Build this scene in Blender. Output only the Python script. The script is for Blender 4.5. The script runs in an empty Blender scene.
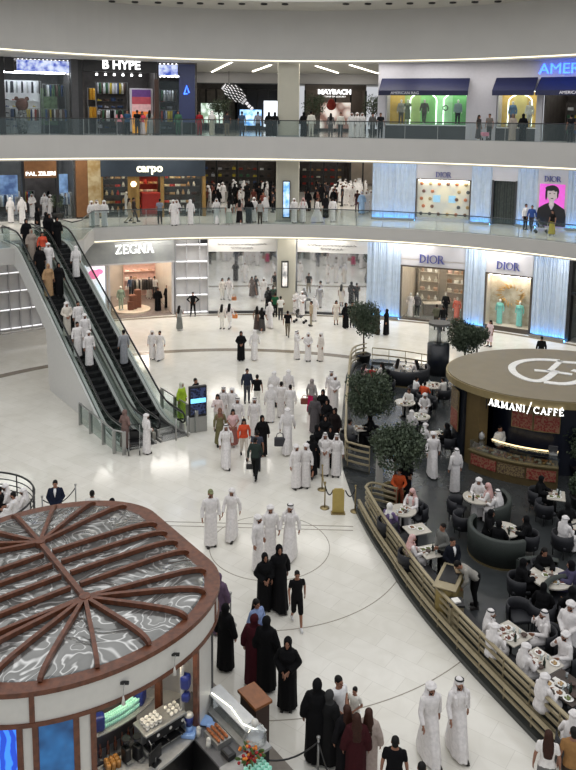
import bpy, bmesh, math, random
from mathutils import Vector as V, Matrix as M, Euler
random.seed(7)
SC = bpy.context.scene
COL = SC.collection
PI = math.pi
# ------------------------------------------------------------------ camera
FP, TH, CH, HY, ROLL = 780.0, math.radians(8), 13.8, 118.0, .0113
CPY = HY + FP*math.tan(TH)
F_ = V((0, math.cos(TH), -math.sin(TH)))
R0 = V((1, 0, 0)); U0 = V((0, math.sin(TH), math.cos(TH)))
R_ = R0*math.cos(ROLL) + U0*math.sin(ROLL)
U_ = U0*math.cos(ROLL) - R0*math.sin(ROLL)
CAM = V((0, 0, CH))
cd = bpy.data.cameras.new('camera'); cam = bpy.data.objects.new('camera', cd); COL.objects.link(cam)
cd.sensor_fit = 'VERTICAL'; cd.sensor_height = 24; cd.lens = FP/770*24
cd.shift_y = -(385-CPY)/770; cd.clip_end = 400; cd.clip_start = .1
mw = M((R_, U_, -F_)).transposed().to_4x4(); mw.translation = CAM
cam.matrix_world = mw
SC.camera = cam

def ray(x, y):
    return F_ + (x-288)/FP*R_ + (CPY-y)/FP*U_
def P(x, y, z=0.):                    # where the sight line through a pixel meets the height z
    d = ray(x, y); return CAM + d*((z-CH)/d.z)
def hit(x, y, C):                     # where it meets an upright round wall
    d = ray(x, y); cx, cy, r = C
    a = d.x**2+d.y**2; b = 2*(d.x*(CAM.x-cx)+d.y*(CAM.y-cy)); c = (CAM.x-cx)**2+(CAM.y-cy)**2-r*r
    t = (-b+math.sqrt(b*b-4*a*c))/2/a
    return CAM + d*t
# ------------------------------------------------------------------ materials
def lin(c):
    return tuple(((v/255)/12.92 if v/255 <= .04045 else ((v/255+.055)/1.055)**2.4) for v in c)
_m = {}
def mat(name, rgb, rough=.6, metal=0., var=.06, scale=6., bump=0., emit=0., kind='noise', rgb2=None, spec=.5, alpha=1., trans=0., coat=0.):
    if name in _m: return _m[name]
    m = bpy.data.materials.new(name); m.use_nodes = True; nt = m.node_tree; N = nt.nodes; L = nt.links
    b = N['Principled BSDF']; c = lin(rgb)
    b.inputs['Roughness'].default_value = rough; b.inputs['Metallic'].default_value = metal
    b.inputs['Specular IOR Level'].default_value = spec
    if coat: b.inputs['Coat Weight'].default_value = coat; b.inputs['Coat Roughness'].default_value = .05
    tc = N.new('ShaderNodeTexCoord'); no = N.new('ShaderNodeTexNoise')
    if kind == 'wave':
        no = N.new('ShaderNodeTexWave'); no.inputs['Distortion'].default_value = 6; no.inputs['Detail'].default_value = 3
    if kind == 'voronoi':
        no = N.new('ShaderNodeTexVoronoi')
    no.inputs['Scale'].default_value = scale
    L.new(tc.outputs['Object'], no.inputs['Vector'])
    cr = N.new('ShaderNodeValToRGB')
    c2 = lin(rgb2) if rgb2 else tuple(min(1, v*(1+var)) for v in c)
    c1 = c if rgb2 else tuple(v*(1-var) for v in c)
    cr.color_ramp.elements[0].color = (*c1, 1); cr.color_ramp.elements[1].color = (*c2, 1)
    cr.color_ramp.elements[0].position = .35; cr.color_ramp.elements[1].position = .65
    L.new(no.outputs['Distance' if kind == 'voronoi' else ('Color' if kind == 'wave' else 'Fac')], cr.inputs['Fac'])
    L.new(cr.outputs['Color'], b.inputs['Base Color'])
    if emit:
        L.new(cr.outputs['Color'], b.inputs['Emission Color']); b.inputs['Emission Strength'].default_value = emit
    if bump:
        bp = N.new('ShaderNodeBump'); bp.inputs['Strength'].default_value = bump; bp.inputs['Distance'].default_value = .02
        L.new(no.outputs['Distance' if kind == 'voronoi' else 'Fac'], bp.inputs['Height']); L.new(bp.outputs['Normal'], b.inputs['Normal'])
    if trans: b.inputs['Transmission Weight'].default_value = trans
    if alpha < 1: b.inputs['Alpha'].default_value = alpha
    _m[name] = m
    return m
def glass(name, rgb=(200, 215, 215), alpha=.0, tint=(.95, .97, .97)):
    if name in _m: return _m[name]
    m = bpy.data.materials.new(name); m.use_nodes = True; nt = m.node_tree; N = nt.nodes; L = nt.links
    N.remove(N['Principled BSDF'])
    t = N.new('ShaderNodeBsdfTransparent'); t.inputs[0].default_value = (*tint, 1)
    g = N.new('ShaderNodeBsdfGlossy'); g.inputs['Roughness'].default_value = .03; g.inputs[0].default_value = (*lin(rgb), 1)
    fr = N.new('ShaderNodeLayerWeight'); fr.inputs['Blend'].default_value = .3
    pw = N.new('ShaderNodeMath'); pw.operation = 'POWER'; pw.inputs[1].default_value = 4; L.new(fr.outputs['Facing'], pw.inputs[0])
    ml = N.new('ShaderNodeMath'); ml.operation = 'MULTIPLY_ADD'; ml.inputs[1].default_value = .4; ml.inputs[2].default_value = .025; L.new(pw.outputs[0], ml.inputs[0])
    no = N.new('ShaderNodeTexNoise'); no.inputs['Scale'].default_value = 2
    mm = N.new('ShaderNodeMath'); mm.operation = 'MULTIPLY_ADD'; mm.inputs[1].default_value = .01; mm.inputs[2].default_value = alpha*.4
    ad = N.new('ShaderNodeMath'); ad.operation = 'ADD'
    mx = N.new('ShaderNodeMixShader')
    L.new(no.outputs['Fac'], mm.inputs[0]); L.new(mm.outputs[0], ad.inputs[0]); L.new(ml.outputs[0], ad.inputs[1])
    L.new(ad.outputs[0], mx.inputs[0]); L.new(t.outputs[0], mx.inputs[1]); L.new(g.outputs[0], mx.inputs[2])
    L.new(mx.outputs[0], N['Material Output'].inputs[0])
    _m[name] = m; return m
def cmat(rgb, pre='cloth', rough=.85):           # fabric by colour
    if pre == 'cloth' and max(rgb) < 50: rgb = tuple(int(v*.72) for v in rgb)
    return mat('%s_%d_%d_%d' % (pre, *rgb), rgb, rough, var=.08, scale=14, spec=.5 if pre != 'cloth' else .15)
def emat(name, rgb, s): return mat(name, rgb, .5, emit=s, var=.02)
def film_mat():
    m = bpy.data.materials.new('silver_film_painted_glints'); m.use_nodes = True; nt = m.node_tree; N = nt.nodes; L = nt.links
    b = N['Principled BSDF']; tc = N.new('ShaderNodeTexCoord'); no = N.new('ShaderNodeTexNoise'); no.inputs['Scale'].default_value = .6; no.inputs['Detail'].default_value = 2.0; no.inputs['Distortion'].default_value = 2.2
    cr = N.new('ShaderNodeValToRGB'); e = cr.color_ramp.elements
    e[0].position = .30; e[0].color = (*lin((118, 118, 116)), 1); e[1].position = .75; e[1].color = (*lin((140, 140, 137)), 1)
    for p_, v in ((.41, 128), (.425, 214), (.44, 130), (.505, 118), (.52, 206), (.535, 122), (.605, 130), (.62, 196), (.635, 124)):  # thin pale bands paint highlights on the film's folds into its colour
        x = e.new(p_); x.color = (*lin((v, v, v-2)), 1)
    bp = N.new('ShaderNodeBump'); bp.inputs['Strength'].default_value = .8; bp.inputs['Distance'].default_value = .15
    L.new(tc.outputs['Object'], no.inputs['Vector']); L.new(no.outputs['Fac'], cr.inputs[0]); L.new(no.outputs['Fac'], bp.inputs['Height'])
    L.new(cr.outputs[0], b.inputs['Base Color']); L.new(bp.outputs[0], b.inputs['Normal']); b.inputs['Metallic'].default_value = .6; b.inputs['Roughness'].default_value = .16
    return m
def floor_mat():
    m = bpy.data.materials.new('polished_marble_tiles'); m.use_nodes = True; nt = m.node_tree; N = nt.nodes; L = nt.links
    b = N['Principled BSDF']; tc = N.new('ShaderNodeTexCoord')
    mp = N.new('ShaderNodeMapping'); mp.inputs['Rotation'].default_value = (0, 0, .62)
    br = N.new('ShaderNodeTexBrick'); br.offset = .5; br.inputs['Scale'].default_value = 1
    br.inputs['Brick Width'].default_value = 1.2; br.inputs['Row Height'].default_value = .6; br.inputs['Mortar Size'].default_value = .006
    br.inputs['Color1'].default_value = (*lin((222, 219, 210)), 1); br.inputs['Color2'].default_value = (*lin((217, 214, 204)), 1)
    br.inputs['Mortar'].default_value = (*lin((202, 198, 188)), 1)
    no = N.new('ShaderNodeTexNoise'); no.inputs['Scale'].default_value = .9; no.inputs['Detail'].default_value = 8; no.inputs['Distortion'].default_value = 1.5
    mx = N.new('ShaderNodeMixRGB'); mx.blend_type = 'MULTIPLY'; mx.inputs[0].default_value = .25
    cr = N.new('ShaderNodeValToRGB'); cr.color_ramp.elements[0].position = .35; cr.color_ramp.elements[0].color = (.72, .70, .66, 1)
    cr.color_ramp.elements[1].position = .6; cr.color_ramp.elements[1].color = (1, 1, 1, 1)
    L.new(tc.outputs['Object'], mp.inputs[0]); L.new(mp.outputs[0], br.inputs['Vector']); L.new(tc.outputs['Object'], no.inputs['Vector'])
    L.new(no.outputs['Fac'], cr.inputs[0]); L.new(br.outputs['Color'], mx.inputs[1]); L.new(cr.outputs[0], mx.inputs[2])
    L.new(mx.outputs[0], b.inputs['Base Color']); b.inputs['Roughness'].default_value = .11
    return m
FLOOR = floor_mat()
WHITE = mat('white_paint', (196, 194, 190), .55, var=.03, scale=1)
FASC = mat('fascia_plaster', (186, 184, 180), .6, var=.02, scale=.6)
COVE = emat('cove_led', (255, 244, 214), 1.5)
GOLD = mat('brushed_gold_metal', (150, 134, 96), .38, .75, var=.1, scale=30)
GOLDP = mat('bronze_painted_roof', (128, 117, 94), .5, .2, var=.04, scale=2)
STEEL = mat('brushed_steel', (164, 164, 161), .34, .55, var=.05, scale=30)
BLACK = mat('black_satin', (20, 20, 22), .4, var=.2, scale=8)
RUBBER = mat('black_rubber', (14, 14, 15), .45, var=.1)
DARKW = mat('dark_navy_panel', (22, 26, 33), .35, var=.2, scale=4)
WOOD = mat('reddish_brown_wood', (98, 56, 36), .38, var=.25, scale=9, kind='noise')
GLASS = glass('clear_glass')
TGLASS = glass('rail_glass', (190, 205, 205), .08, (.84, .88, .88))
SKIN = mat('skin_olive', (146, 102, 80), .55, var=.06, scale=20)
HAIR = mat('black_hair', (17, 14, 13), .6, var=.3, scale=60, spec=.2)
BROWNHAIR = mat('brown_hair', (54, 31, 23), .6, var=.3, scale=60, spec=.2)
# ------------------------------------------------------------------ mesh helpers
class B:
    def __init__(s): s.bm = bmesh.new()
    def _x(s, vs, T):
        if T is not None: bmesh.ops.transform(s.bm, matrix=T, verts=vs)
    def box(s, c, d, rz=0, T=None, bev=0):
        r = bmesh.ops.create_cube(s.bm, size=1); vs = r['verts']
        bmesh.ops.transform(s.bm, matrix=M.Translation(c) @ M.Rotation(rz, 4, 'Z') @ M.Diagonal((*d, 1)), verts=vs)
        if bev:
            es = list({e for v in vs for e in v.link_edges})
            rr = bmesh.ops.bevel(s.bm, geom=es, offset=bev, segments=2, affect='EDGES', profile=.5)
            vs = list({v for f in rr['faces'] for v in f.verts} | {v for v in vs if v.is_valid})
        s._x(vs, T); return s
    def cyl(s, p0, p1, r0, r1=None, seg=12, T=None, caps=True):
        p0 = V(p0); p1 = V(p1); d = p1-p0; L = d.length
        if L < 1e-6: return s
        r1 = r0 if r1 is None else r1
        q = d.to_track_quat('Z', 'Y').to_matrix().to_4x4()
        r = bmesh.ops.create_cone(s.bm, cap_ends=caps, segments=seg, radius1=max(r0, 1e-4), radius2=max(r1, 1e-4), depth=L)
        bmesh.ops.transform(s.bm, matrix=M.Translation((p0+p1)/2) @ q, verts=r['verts']); s._x(r['verts'], T); return s
    def tube(s, pts, r, seg=8, closed=False, T=None, ry=None):
        pts = [V(p) for p in pts]; n = len(pts); rings = []
        for i, p in enumerate(pts):
            a = pts[(i-1) % n] if (closed or i) else p; c = pts[(i+1) % n] if (closed or i < n-1) else p
            t = (c-a).normalized(); up = V((0, 0, 1)) if abs(t.z) < .95 else V((0, 1, 0))
            x = t.cross(up).normalized(); y = x.cross(t).normalized()
            rr = r[i] if isinstance(r, (list, tuple)) else r
            rings.append([s.bm.verts.new(p + x*math.cos(2*PI*k/seg)*rr + y*math.sin(2*PI*k/seg)*(rr if ry is None else ry)) for k in range(seg)])
        for i in range(n if closed else n-1):
            A = rings[i]; C = rings[(i+1) % n]
            for k in range(seg): s.bm.faces.new((A[k], A[(k+1) % seg], C[(k+1) % seg], C[k]))
        if not closed:
            s.bm.faces.new(rings[0][::-1]); s.bm.faces.new(rings[-1])
        s._x([v for R in rings for v in R], T); return s
    def bar(s, pts, w, h, closed=False):          # rectangular section swept along a level path
        pts = [V(p) for p in pts]; n = len(pts); rings = []
        for i, p in enumerate(pts):
            a = pts[(i-1) % n] if (closed or i) else p; c = pts[(i+1) % n] if (closed or i < n-1) else p
            t = (c-a); t.normalize(); x = V((t.y, -t.x, 0)).normalized(); y = x.cross(t).normalized()
            if y.z < 0: y = -y
            rings.append([s.bm.verts.new(p+x*i_*w/2+y*j_*h/2) for i_, j_ in ((-1, -1), (1, -1), (1, 1), (-1, 1))])
        for i in range(n if closed else n-1):
            A = rings[i]; C = rings[(i+1) % n]
            for k in range(4): s.bm.faces.new((A[k], A[(k+1) % 4], C[(k+1) % 4], C[k]))
        if not closed: s.bm.faces.new(rings[0][::-1]); s.bm.faces.new(rings[-1])
        return s
    def prism(s, poly, z0, z1, T=None):
        a = [s.bm.verts.new((p[0], p[1], z0)) for p in poly]; c = [s.bm.verts.new((p[0], p[1], z1)) for p in poly]; n = len(poly)
        for i in range(n): s.bm.faces.new((a[i], a[(i+1) % n], c[(i+1) % n], c[i]))
        f = [s.bm.faces.new(a[::-1]), s.bm.faces.new(c)]
        bmesh.ops.triangulate(s.bm, faces=f); s._x(a+c, T); return s
    def ell(s, c, r, seg=16, T=None):
        q = bmesh.ops.create_uvsphere(s.bm, u_segments=seg, v_segments=max(6, seg*2//3), radius=1)
        bmesh.ops.transform(s.bm, matrix=M.Translation(c) @ M.Diagonal((*r, 1)), verts=q['verts']); s._x(q['verts'], T); return s
    def cap(s, p0, p1, r0, r1, seg=10):           # limb piece with round ends
        p0 = V(p0); p1 = V(p1)
        s.cyl(p0, p1, r0, r1, seg); s.ell(p0, (r0,)*3, seg); s.ell(p1, (r1,)*3, seg); return s
    def loft(s, rings, seg=24, fold=0, k=7, ph=0):
        R = []
        n = len(rings)
        for i, (c, rx, ry, fr) in enumerate(rings):
            X, Y = fr if fr else (V((1, 0, 0)), V((0, 1, 0)))
            f = fold*i/max(1, n-1)
            R.append([s.bm.verts.new(V(c) + X*math.cos(2*PI*j/seg)*rx*(1+f*math.sin(k*2*PI*j/seg+ph)) + Y*math.sin(2*PI*j/seg)*ry*(1+f*math.sin(k*2*PI*j/seg+ph))) for j in range(seg)])
        for i in range(n-1):
            A, C = R[i], R[i+1]
            for j in range(seg): s.bm.faces.new((A[j], A[(j+1) % seg], C[(j+1) % seg], C[j]))
        s.bm.faces.new(R[0][::-1]); s.bm.faces.new(R[-1]); return s
    def lathe(s, prof, seg=24, c=(0, 0, 0), a0=0, a1=2*PI, T=None):
        full = abs(a1-a0-2*PI) < 1e-4; n = seg if full else seg+1; R = []
        for j in range(n):
            a = a0+(a1-a0)*j/seg
            R.append([s.bm.verts.new((c[0]+r*math.cos(a), c[1]+r*math.sin(a), c[2]+z)) for r, z in prof])
        for j in range(seg):
            A = R[j]; C = R[(j+1) % n]
            for i in range(len(prof)-1):
                try: s.bm.faces.new((A[i], C[i], C[i+1], A[i+1]))
                except ValueError: pass
        s._x([v for q in R for v in q], T); return s
    def arc(s, C, a0, a1, r0, r1, z0, z1, n=24, corr=None):     # part of an upright ring wall
        cx, cy = C[0], C[1]; prev = None; first = None
        for j in range(n+1):
            a = a0+(a1-a0)*j/n; o = corr(j) if corr else 0
            q = [s.bm.verts.new((cx+(r+(o if k == 0 else 0))*math.cos(a), cy+(r+(o if k == 0 else 0))*math.sin(a), z)) for k, (r, z) in enumerate(((r0, z0), (r1, z0), (r1, z1), (r0, z1)))]
            if corr: q[3].co = V((cx+(r0+o)*math.cos(a), cy+(r0+o)*math.sin(a), z1))
            if prev:
                for k in range(4): s.bm.faces.new((prev[k], prev[(k+1) % 4], q[(k+1) % 4], q[k]))
            else: first = q
            prev = q
        s.bm.faces.new(first[::-1]); s.bm.faces.new(prev); return s
    def mesh(s, name, m, smooth=False):
        bmesh.ops.recalc_face_normals(s.bm, faces=s.bm.faces)
        me = bpy.data.meshes.new(name); s.bm.to_mesh(me); s.bm.free(); me.materials.append(m)
        if smooth: me.polygons.foreach_set('use_smooth', [True]*len(me.polygons))
        return me
    def obj(s, name, m, parent=None, smooth=False, T=None):
        return link(name, s.mesh(name, m, smooth), parent, T)
def link(name, me, parent=None, T=None, m=None):
    o = bpy.data.objects.new(name, me); COL.objects.link(o)
    if parent is not None: o.parent = parent
    if T is not None: o.matrix_basis = T
    if m is not None:
        o.material_slots[0].link = 'OBJECT'; o.material_slots[0].material = m
    return o
def tag(o, label, cat, group=None, kind=None):
    if label: o['label'] = label
    if cat: o['category'] = cat
    if group: o['group'] = group
    if kind: o['kind'] = kind
    return o
def empty(name, label, cat, loc=(0, 0, 0), rz=0, group=None, T=None, sc=1):
    o = bpy.data.objects.new(name, None); COL.objects.link(o); o.empty_display_size = .2
    if T is not None: o.matrix_basis = T
    else: o.location = loc; o.rotation_euler = (0, 0, rz); o.scale = (sc,)*3
    return tag(o, label, cat, group)
def struct(o): o['kind'] = 'structure'; return o
def remesh(b, vox, m, name, it=3):
    bmesh.ops.recalc_face_normals(b.bm, faces=b.bm.faces)
    me = bpy.data.meshes.new('t'); b.bm.to_mesh(me); b.bm.free()
    o = bpy.data.objects.new('t', me); COL.objects.link(o)
    r = o.modifiers.new('r', 'REMESH'); r.mode = 'VOXEL'; r.voxel_size = vox
    s = o.modifiers.new('s', 'SMOOTH'); s.factor = .5; s.iterations = it
    dg = bpy.context.evaluated_depsgraph_get(); dg.update()
    me2 = bpy.data.meshes.new_from_object(o.evaluated_get(dg)); me2.name = name
    bpy.data.objects.remove(o); bpy.data.meshes.remove(me)
    me2.materials.clear(); me2.materials.append(m)
    me2.polygons.foreach_set('use_smooth', [True]*len(me2.polygons))
    return me2
def text(s, size, m, name, parent=None, T=None, depth=.03, bold=0., align='CENTER', sx=1.):
    c = bpy.data.curves.new('t', 'FONT'); c.body = s; c.size = size; c.extrude = depth; c.offset = bold; c.align_x = align; c.resolution_u = 3
    o = bpy.data.objects.new('t', c); COL.objects.link(o)
    dg = bpy.context.evaluated_depsgraph_get(); dg.update()
    me = bpy.data.meshes.new_from_object(o.evaluated_get(dg)); bpy.data.objects.remove(o)
    me.name = name; me.materials.clear(); me.materials.append(m)
    me.transform(M.Rotation(PI/2, 4, 'X') @ M.Diagonal((sx, 1, 1, 1)))
    return link(name, me, parent, T)
# serif lettering: thick and thin strokes with serifs, in a box of height 1
GL = {
 'D': (.8, [('l', .12, 0, .12, 1, .15), ('a', .22, .5, .48, .46, -90, 90, .13), ('s', .12, 0), ('s', .12, 1), ('l', .1, .02, .3, .02, .05), ('l', .1, .98, .3, .98, .05)]),
 'I': (.32, [('l', .16, 0, .16, 1, .15), ('s', .16, 0), ('s', .16, 1)]),
 'O': (.9, [('a', .45, .5, .4, .47, 0, 360, .12)]),
 'R': (.82, [('l', .14, 0, .14, 1, .15), ('a', .3, .73, .28, .25, -90, 90, .11), ('l', .14, .97, .34, .97, .05), ('l', .14, .48, .34, .48, .05), ('l', .38, .48, .72, 0, .14), ('s', .14, 0), ('s', .14, 1), ('s', .74, 0)]),
 'Z': (.78, [('l', .08, .95, .7, .95, .09), ('l', .66, .95, .12, .05, .15), ('l', .08, .05, .7, .05, .09), ('l', .1, .78, .1, .98, .05), ('l', .69, .02, .69, .24, .05)]),
 'E': (.7, [('l', .16, 0, .16, 1, .15), ('l', .1, .96, .62, .96, .07), ('l', .16, .5, .5, .5, .06), ('l', .1, .04, .64, .04, .07), ('l', .61, .8, .61, 1, .05), ('l', .64, 0, .64, .22, .05)]),
 'G': (.9, [('a', .47, .5, .4, .47, 40, 320, .13), ('l', .78, .06, .78, .42, .14), ('l', .62, .42, .9, .42, .05)]),
 'N': (.9, [('l', .14, 0, .14, 1, .07), ('l', .14, 1, .74, 0, .15), ('l', .76, 0, .76, 1, .07), ('s', .14, 0), ('s', .14, 1), ('s', .76, 1)]),
 'A': (.86, [('l', .1, 0, .42, 1, .07), ('l', .42, 1, .74, 0, .15), ('l', .2, .33, .62, .33, .06), ('s', .1, 0), ('s', .74, 0)]),
 'M': (1.05, [('l', .14, 0, .16, 1, .07), ('l', .16, 1, .5, .1, .14), ('l', .5, .1, .86, 1, .07), ('l', .88, 1, .9, 0, .15), ('s', .14, 0), ('s', .14, 1), ('s', .9, 0), ('s', .9, 1)]),
 'C': (.85, [('a', .46, .5, .4, .47, 45, 315, .12), ('l', .74, .74, .76, .98, .05)]),
 'F': (.66, [('l', .16, 0, .16, 1, .15), ('l', .1, .96, .6, .96, .07), ('l', .16, .5, .5, .5, .06), ('s', .16, 0), ('l', .59, .78, .59, 1, .05)]),
 'É': (.7, None), '/': (.5, [('l', .05, -.15, .42, 1.1, .09)]), ' ': (.35, []),
}
GL['É'] = (.7, GL['E'][1] + [('l', .3, 1.08, .5, 1.24, .09)])
def serif(s, h, m, name, parent=None, T=None, depth=.05, gap=.06, thick=1.):
    b = B(); x = 0.
    W = sum(GL[c][0]+gap for c in s)-gap
    def seg(x0, y0, x1, y1, w):
        d = V((x1-x0, 0, y1-y0)); L = d.length
        if L < 1e-5: return
        ang = math.atan2(y1-y0, x1-x0)
        T_ = M.Translation(((x0+x1)/2*h, 0, (y0+y1)/2*h)) @ M.Rotation(-ang, 4, 'Y')
        b.box((0, 0, 0), ((L+w*.3)*h, depth, w*h*thick), T=T_)
    for c in s:
        w, st = GL[c]; x0 = x-W/2
        for q in st:
            if q[0] == 'l': seg(x0+q[1], q[2], x0+q[3], q[4], q[5])
            elif q[0] == 's': seg(x0+q[1]-.13, abs(q[2]-.025), x0+q[1]+.13, abs(q[2]-.025), .05)
            else:
                _, cx, cy, rx, ry, a0, a1, w_ = q; n = 16
                for i in range(n):
                    t0 = math.radians(a0+(a1-a0)*i/n); t1 = math.radians(a0+(a1-a0)*(i+1)/n)
                    seg(x0+cx+rx*math.cos(t0), cy+ry*math.sin(t0), x0+cx+rx*math.cos(t1), cy+ry*math.sin(t1), w_*(.55+.45*abs(math.cos((t0+t1)/2))))
        x += w+gap
    return b.obj(name, m, parent, T=T)
# ------------------------------------------------------------------ people
POSE = {   # elbow and wrist of each arm (upright, hip at .90), knee and ankle of each leg; +x first, -x second
 's': dict(ar=[((.24, .03, 1.15), (.26, -.03, .90)), ((-.24, .03, 1.15), (-.26, -.03, .90))], lg=[((.09, 0, .48), (.1, .02, .09)), ((-.09, -.01, .48), (-.11, -.02, .09))]),
 'w': dict(ar=[((.25, .10, 1.16), (.26, .10, .91)), ((-.25, -.05, 1.15), (-.25, -.20, .94))], lg=[((.09, -.17, .50), (.09, -.27, .10)), ((-.09, 0, .48), (-.09, .28, .15))]),
 'c': dict(ar=[((.25, .02, 1.16), (.06, -.19, 1.03)), ((-.25, .02, 1.16), (-.07, -.20, 1.0))], lg=[((.09, 0, .48), (.1, .02, .09)), ((-.09, 0, .48), (-.1, 0, .09))]),
 'l': dict(ar=[((.25, .02, 1.15), (.06, -.18, .90)), ((-.25, .02, 1.15), (-.06, -.18, .88))], lg=[((.1, 0, .48), (.12, .02, .09)), ((-.1, 0, .48), (-.13, 0, .09))]),
 'p': dict(ar=[((.24, .03, 1.15), (.26, -.04, .91)), ((-.24, -.10, 1.17), (-.10, -.30, 1.28))], lg=[((.09, 0, .48), (.1, .02, .09)), ((-.09, -.02, .48), (-.1, -.05, .09))]),
 'h': dict(ar=[((.40, .06, 1.17), (.21, -.08, 1.03)), ((-.40, .06, 1.17), (-.21, -.08, 1.03))], lg=[((.12, 0, .48), (.16, .0, .09)), ((-.12, 0, .48), (-.16, 0, .09))]),
 'r': dict(ar=[((.24, .03, 1.15), (.26, -.04, .91)), ((-.30, -.20, 1.30), (-.34, -.44, 1.36))], lg=[((.09, 0, .48), (.1, .02, .09)), ((-.09, -.02, .48), (-.1, -.05, .09))]),
 't': dict(hz=.53, ar=[((.25, -.12, 1.19), (.14, -.36, 1.19)), ((-.25, -.10, 1.19), (-.10, -.36, 1.19))], lg=[((.1, -.42, .52), (.1, -.40, .09)), ((-.1, -.42, .52), (-.11, -.44, .09))], lean=8),
 'u': dict(hz=.53, ar=[((.25, -.05, 1.17), (.10, -.30, 1.13)), ((-.26, -.16, 1.24), (-.10, -.22, 1.44))], lg=[((.1, -.42, .52), (.1, -.40, .09)), ((-.1, -.42, .52), (-.11, -.44, .09))], lean=2),
 'b': dict(ar=[((.22, -.18, 1.24), (.14, -.42, 1.18)), ((-.22, -.20, 1.24), (-.12, -.44, 1.20))], lg=[((.09, -.06, .48), (.1, .0, .09)), ((-.09, -.02, .48), (-.1, .10, .09))], lean=52),
}
class J:
    def __init__(s, pose, fem):
        p = POSE[pose]; s.pose = pose; s.fem = fem; s.hz = p.get('hz', .90); a = math.radians(p.get('lean', 0)); s.a = a
        s.O = V((0, 0, s.hz)); s.R = M.Rotation(a, 4, 'X').to_3x3()
        s.k = .93 if fem else 1.
        s.arm = [[s.t((sg*.175*s.k, 0, 1.40)), s.t(e), s.t(w)] for (e, w), sg in zip(p['ar'], (1, -1))]
        s.leg = [[V((sg*.085, 0, s.hz)), V(k), V(n)] for (k, n), sg in zip(p['lg'], (1, -1))]
        s.H = s.t((0, -.01, 1.60))
    def t(s, q): return s.O + s.R @ (V(q)-V((0, 0, .90)))
    def fr(s): return (s.R @ V((1, 0, 0)), s.R @ V((0, 1, 0)))
TORSO = [(.82, .13, .09), (.90, .165, .11), (.98, .16, .11), (1.08, .14, .10), (1.18, .15, .108), (1.30, .168, .115), (1.38, .172, .105), (1.43, .15, .085), (1.46, .075, .06), (1.52, .052, .055)]
def torso(b, j, g=0., lo=.80, hi=1.6, sx=1., seg=24):
    r = []
    for z, rx, ry in TORSO:
        if lo <= z <= hi:
            if j.fem and 1.0 < z < 1.2: rx *= .88
            if j.fem and z > 1.2: rx *= .9
            r.append((j.t((0, (-.012 if j.fem and 1.25 < z < 1.35 else 0), z)), (rx+g)*sx, ry+g+(.02 if j.fem and 1.25 < z < 1.35 else 0), j.fr()))
    b.loft(r, seg)
def hand(b, el, wr, sg, up=False):
    d = (wr-el).normalized(); side = V((sg, 0, 0)); 
    x = d.cross(V((0, 1, 0)));
    if x.length < .1: x = d.cross(V((0, 0, 1)))
    # palm plane: across = w, thickness = n
    n = d.cross(V((0, 0, 1)))
    if n.length < .3: n = V((1, 0, 0))
    n.normalize(); w = n.cross(d).normalized()
    pc = wr + d*.045
    for k in (-.6, -.2, .2, .6): b.cap(wr+d*.01+w*k*.03, pc+d*.035+w*k*.055, .015, .014, 8)
    for i, (k, L) in enumerate(((-.85, .062), (-.28, .074), (.28, .07), (.85, .054))):
        a = pc+d*.035+w*k*.036; c = a + d*L*.5 + w*k*.004 - n*sg*.004; e = c + d*L*.42 - n*sg*.022
        b.cap(a, c, .0095, .009, 8); b.cap(c, e, .009, .0075, 8)
    a = wr+d*.02-w*.03; c = a + d*.03 - w*.026 - n*sg*.01; e = c + d*.032 - w*.004 - n*sg*.008
    b.cap(a, c, .013, .011, 8); b.cap(c, e, .011, .009, 8)
_bm = {}
def body_mesh(pose, fem):
    k = ('b', pose, fem)
    if k in _bm: return _bm[k]
    j = J(pose, fem); b = B(); torso(b, j); q = j.k
    for (s, e, w), sg in zip(j.arm, (1, -1)):
        b.cap(s, e, .048*q, .038*q); b.cap(e, w, .038*q, .026*q); hand(b, e, w, sg)
    for (h, kn, an), sg in zip(j.leg, (1, -1)):
        b.cap(h, kn, .082, .056); b.cap(kn, an, .056, .036)
        b.cap(an+V((0, .03, -.045)), an+V((0, -.12, -.055)), .035, .028)
    H = j.H; R = j.R
    def h(v): return H + R @ V(v)
    T = M.Translation(H) @ R.to_4x4() @ M.Translation(-H)
    b.cap(j.t((0, .005, 1.42)), h((0, .012, -.04)), .054*q, .052*q, 12)
    b.ell(H+V((0, .012, .022)), (.074, .094, .096), 18, T); b.ell(H+V((0, -.028, -.05)), (.053, .058, .066), 16, T)
    b.ell(H+V((0, -.07, .022)), (.045, .018, .012), 10, T)                      # brow
    b.cap(h((0, -.083, .01)), h((0, -.108, -.022)), .009, .014, 8)              # nose
    b.ell(H+V((0, -.086, -.05)), (.024, .011, .010), 10, T)                     # mouth
    b.ell(H+V((0, -.076, -.088)), (.022, .018, .016), 10, T)                    # chin
    for sg in (1, -1):
        b.ell(H+V((sg*.076, .012, -.008)), (.012, .022, .032), 10, T); b.ell(H+V((sg*.036, -.062, -.02)), (.022, .02, .02), 10, T)
    _bm[k] = remesh(b, .0085, SKIN, 'body', 2); return _bm[k]
def eye_mesh():
    if 'eye' not in _bm: _bm['eye'] = B().ell((0, 0, 0), (.012, .008, .008), 10).mesh('eye', mat('dark_eye', (30, 22, 18), .2), True)
    return _bm['eye']
def shoe_mesh():
    if 'shoe' not in _bm:
        b = B(); b.cap((0, .05, -.03), (0, -.14, -.045), .042, .038); b.box((0, -.045, -.08), (.082, .26, .02), bev=.006)
        _bm['shoe'] = remesh(b, .012, BLACK, 'shoe', 2)
    return _bm['shoe']
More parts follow.
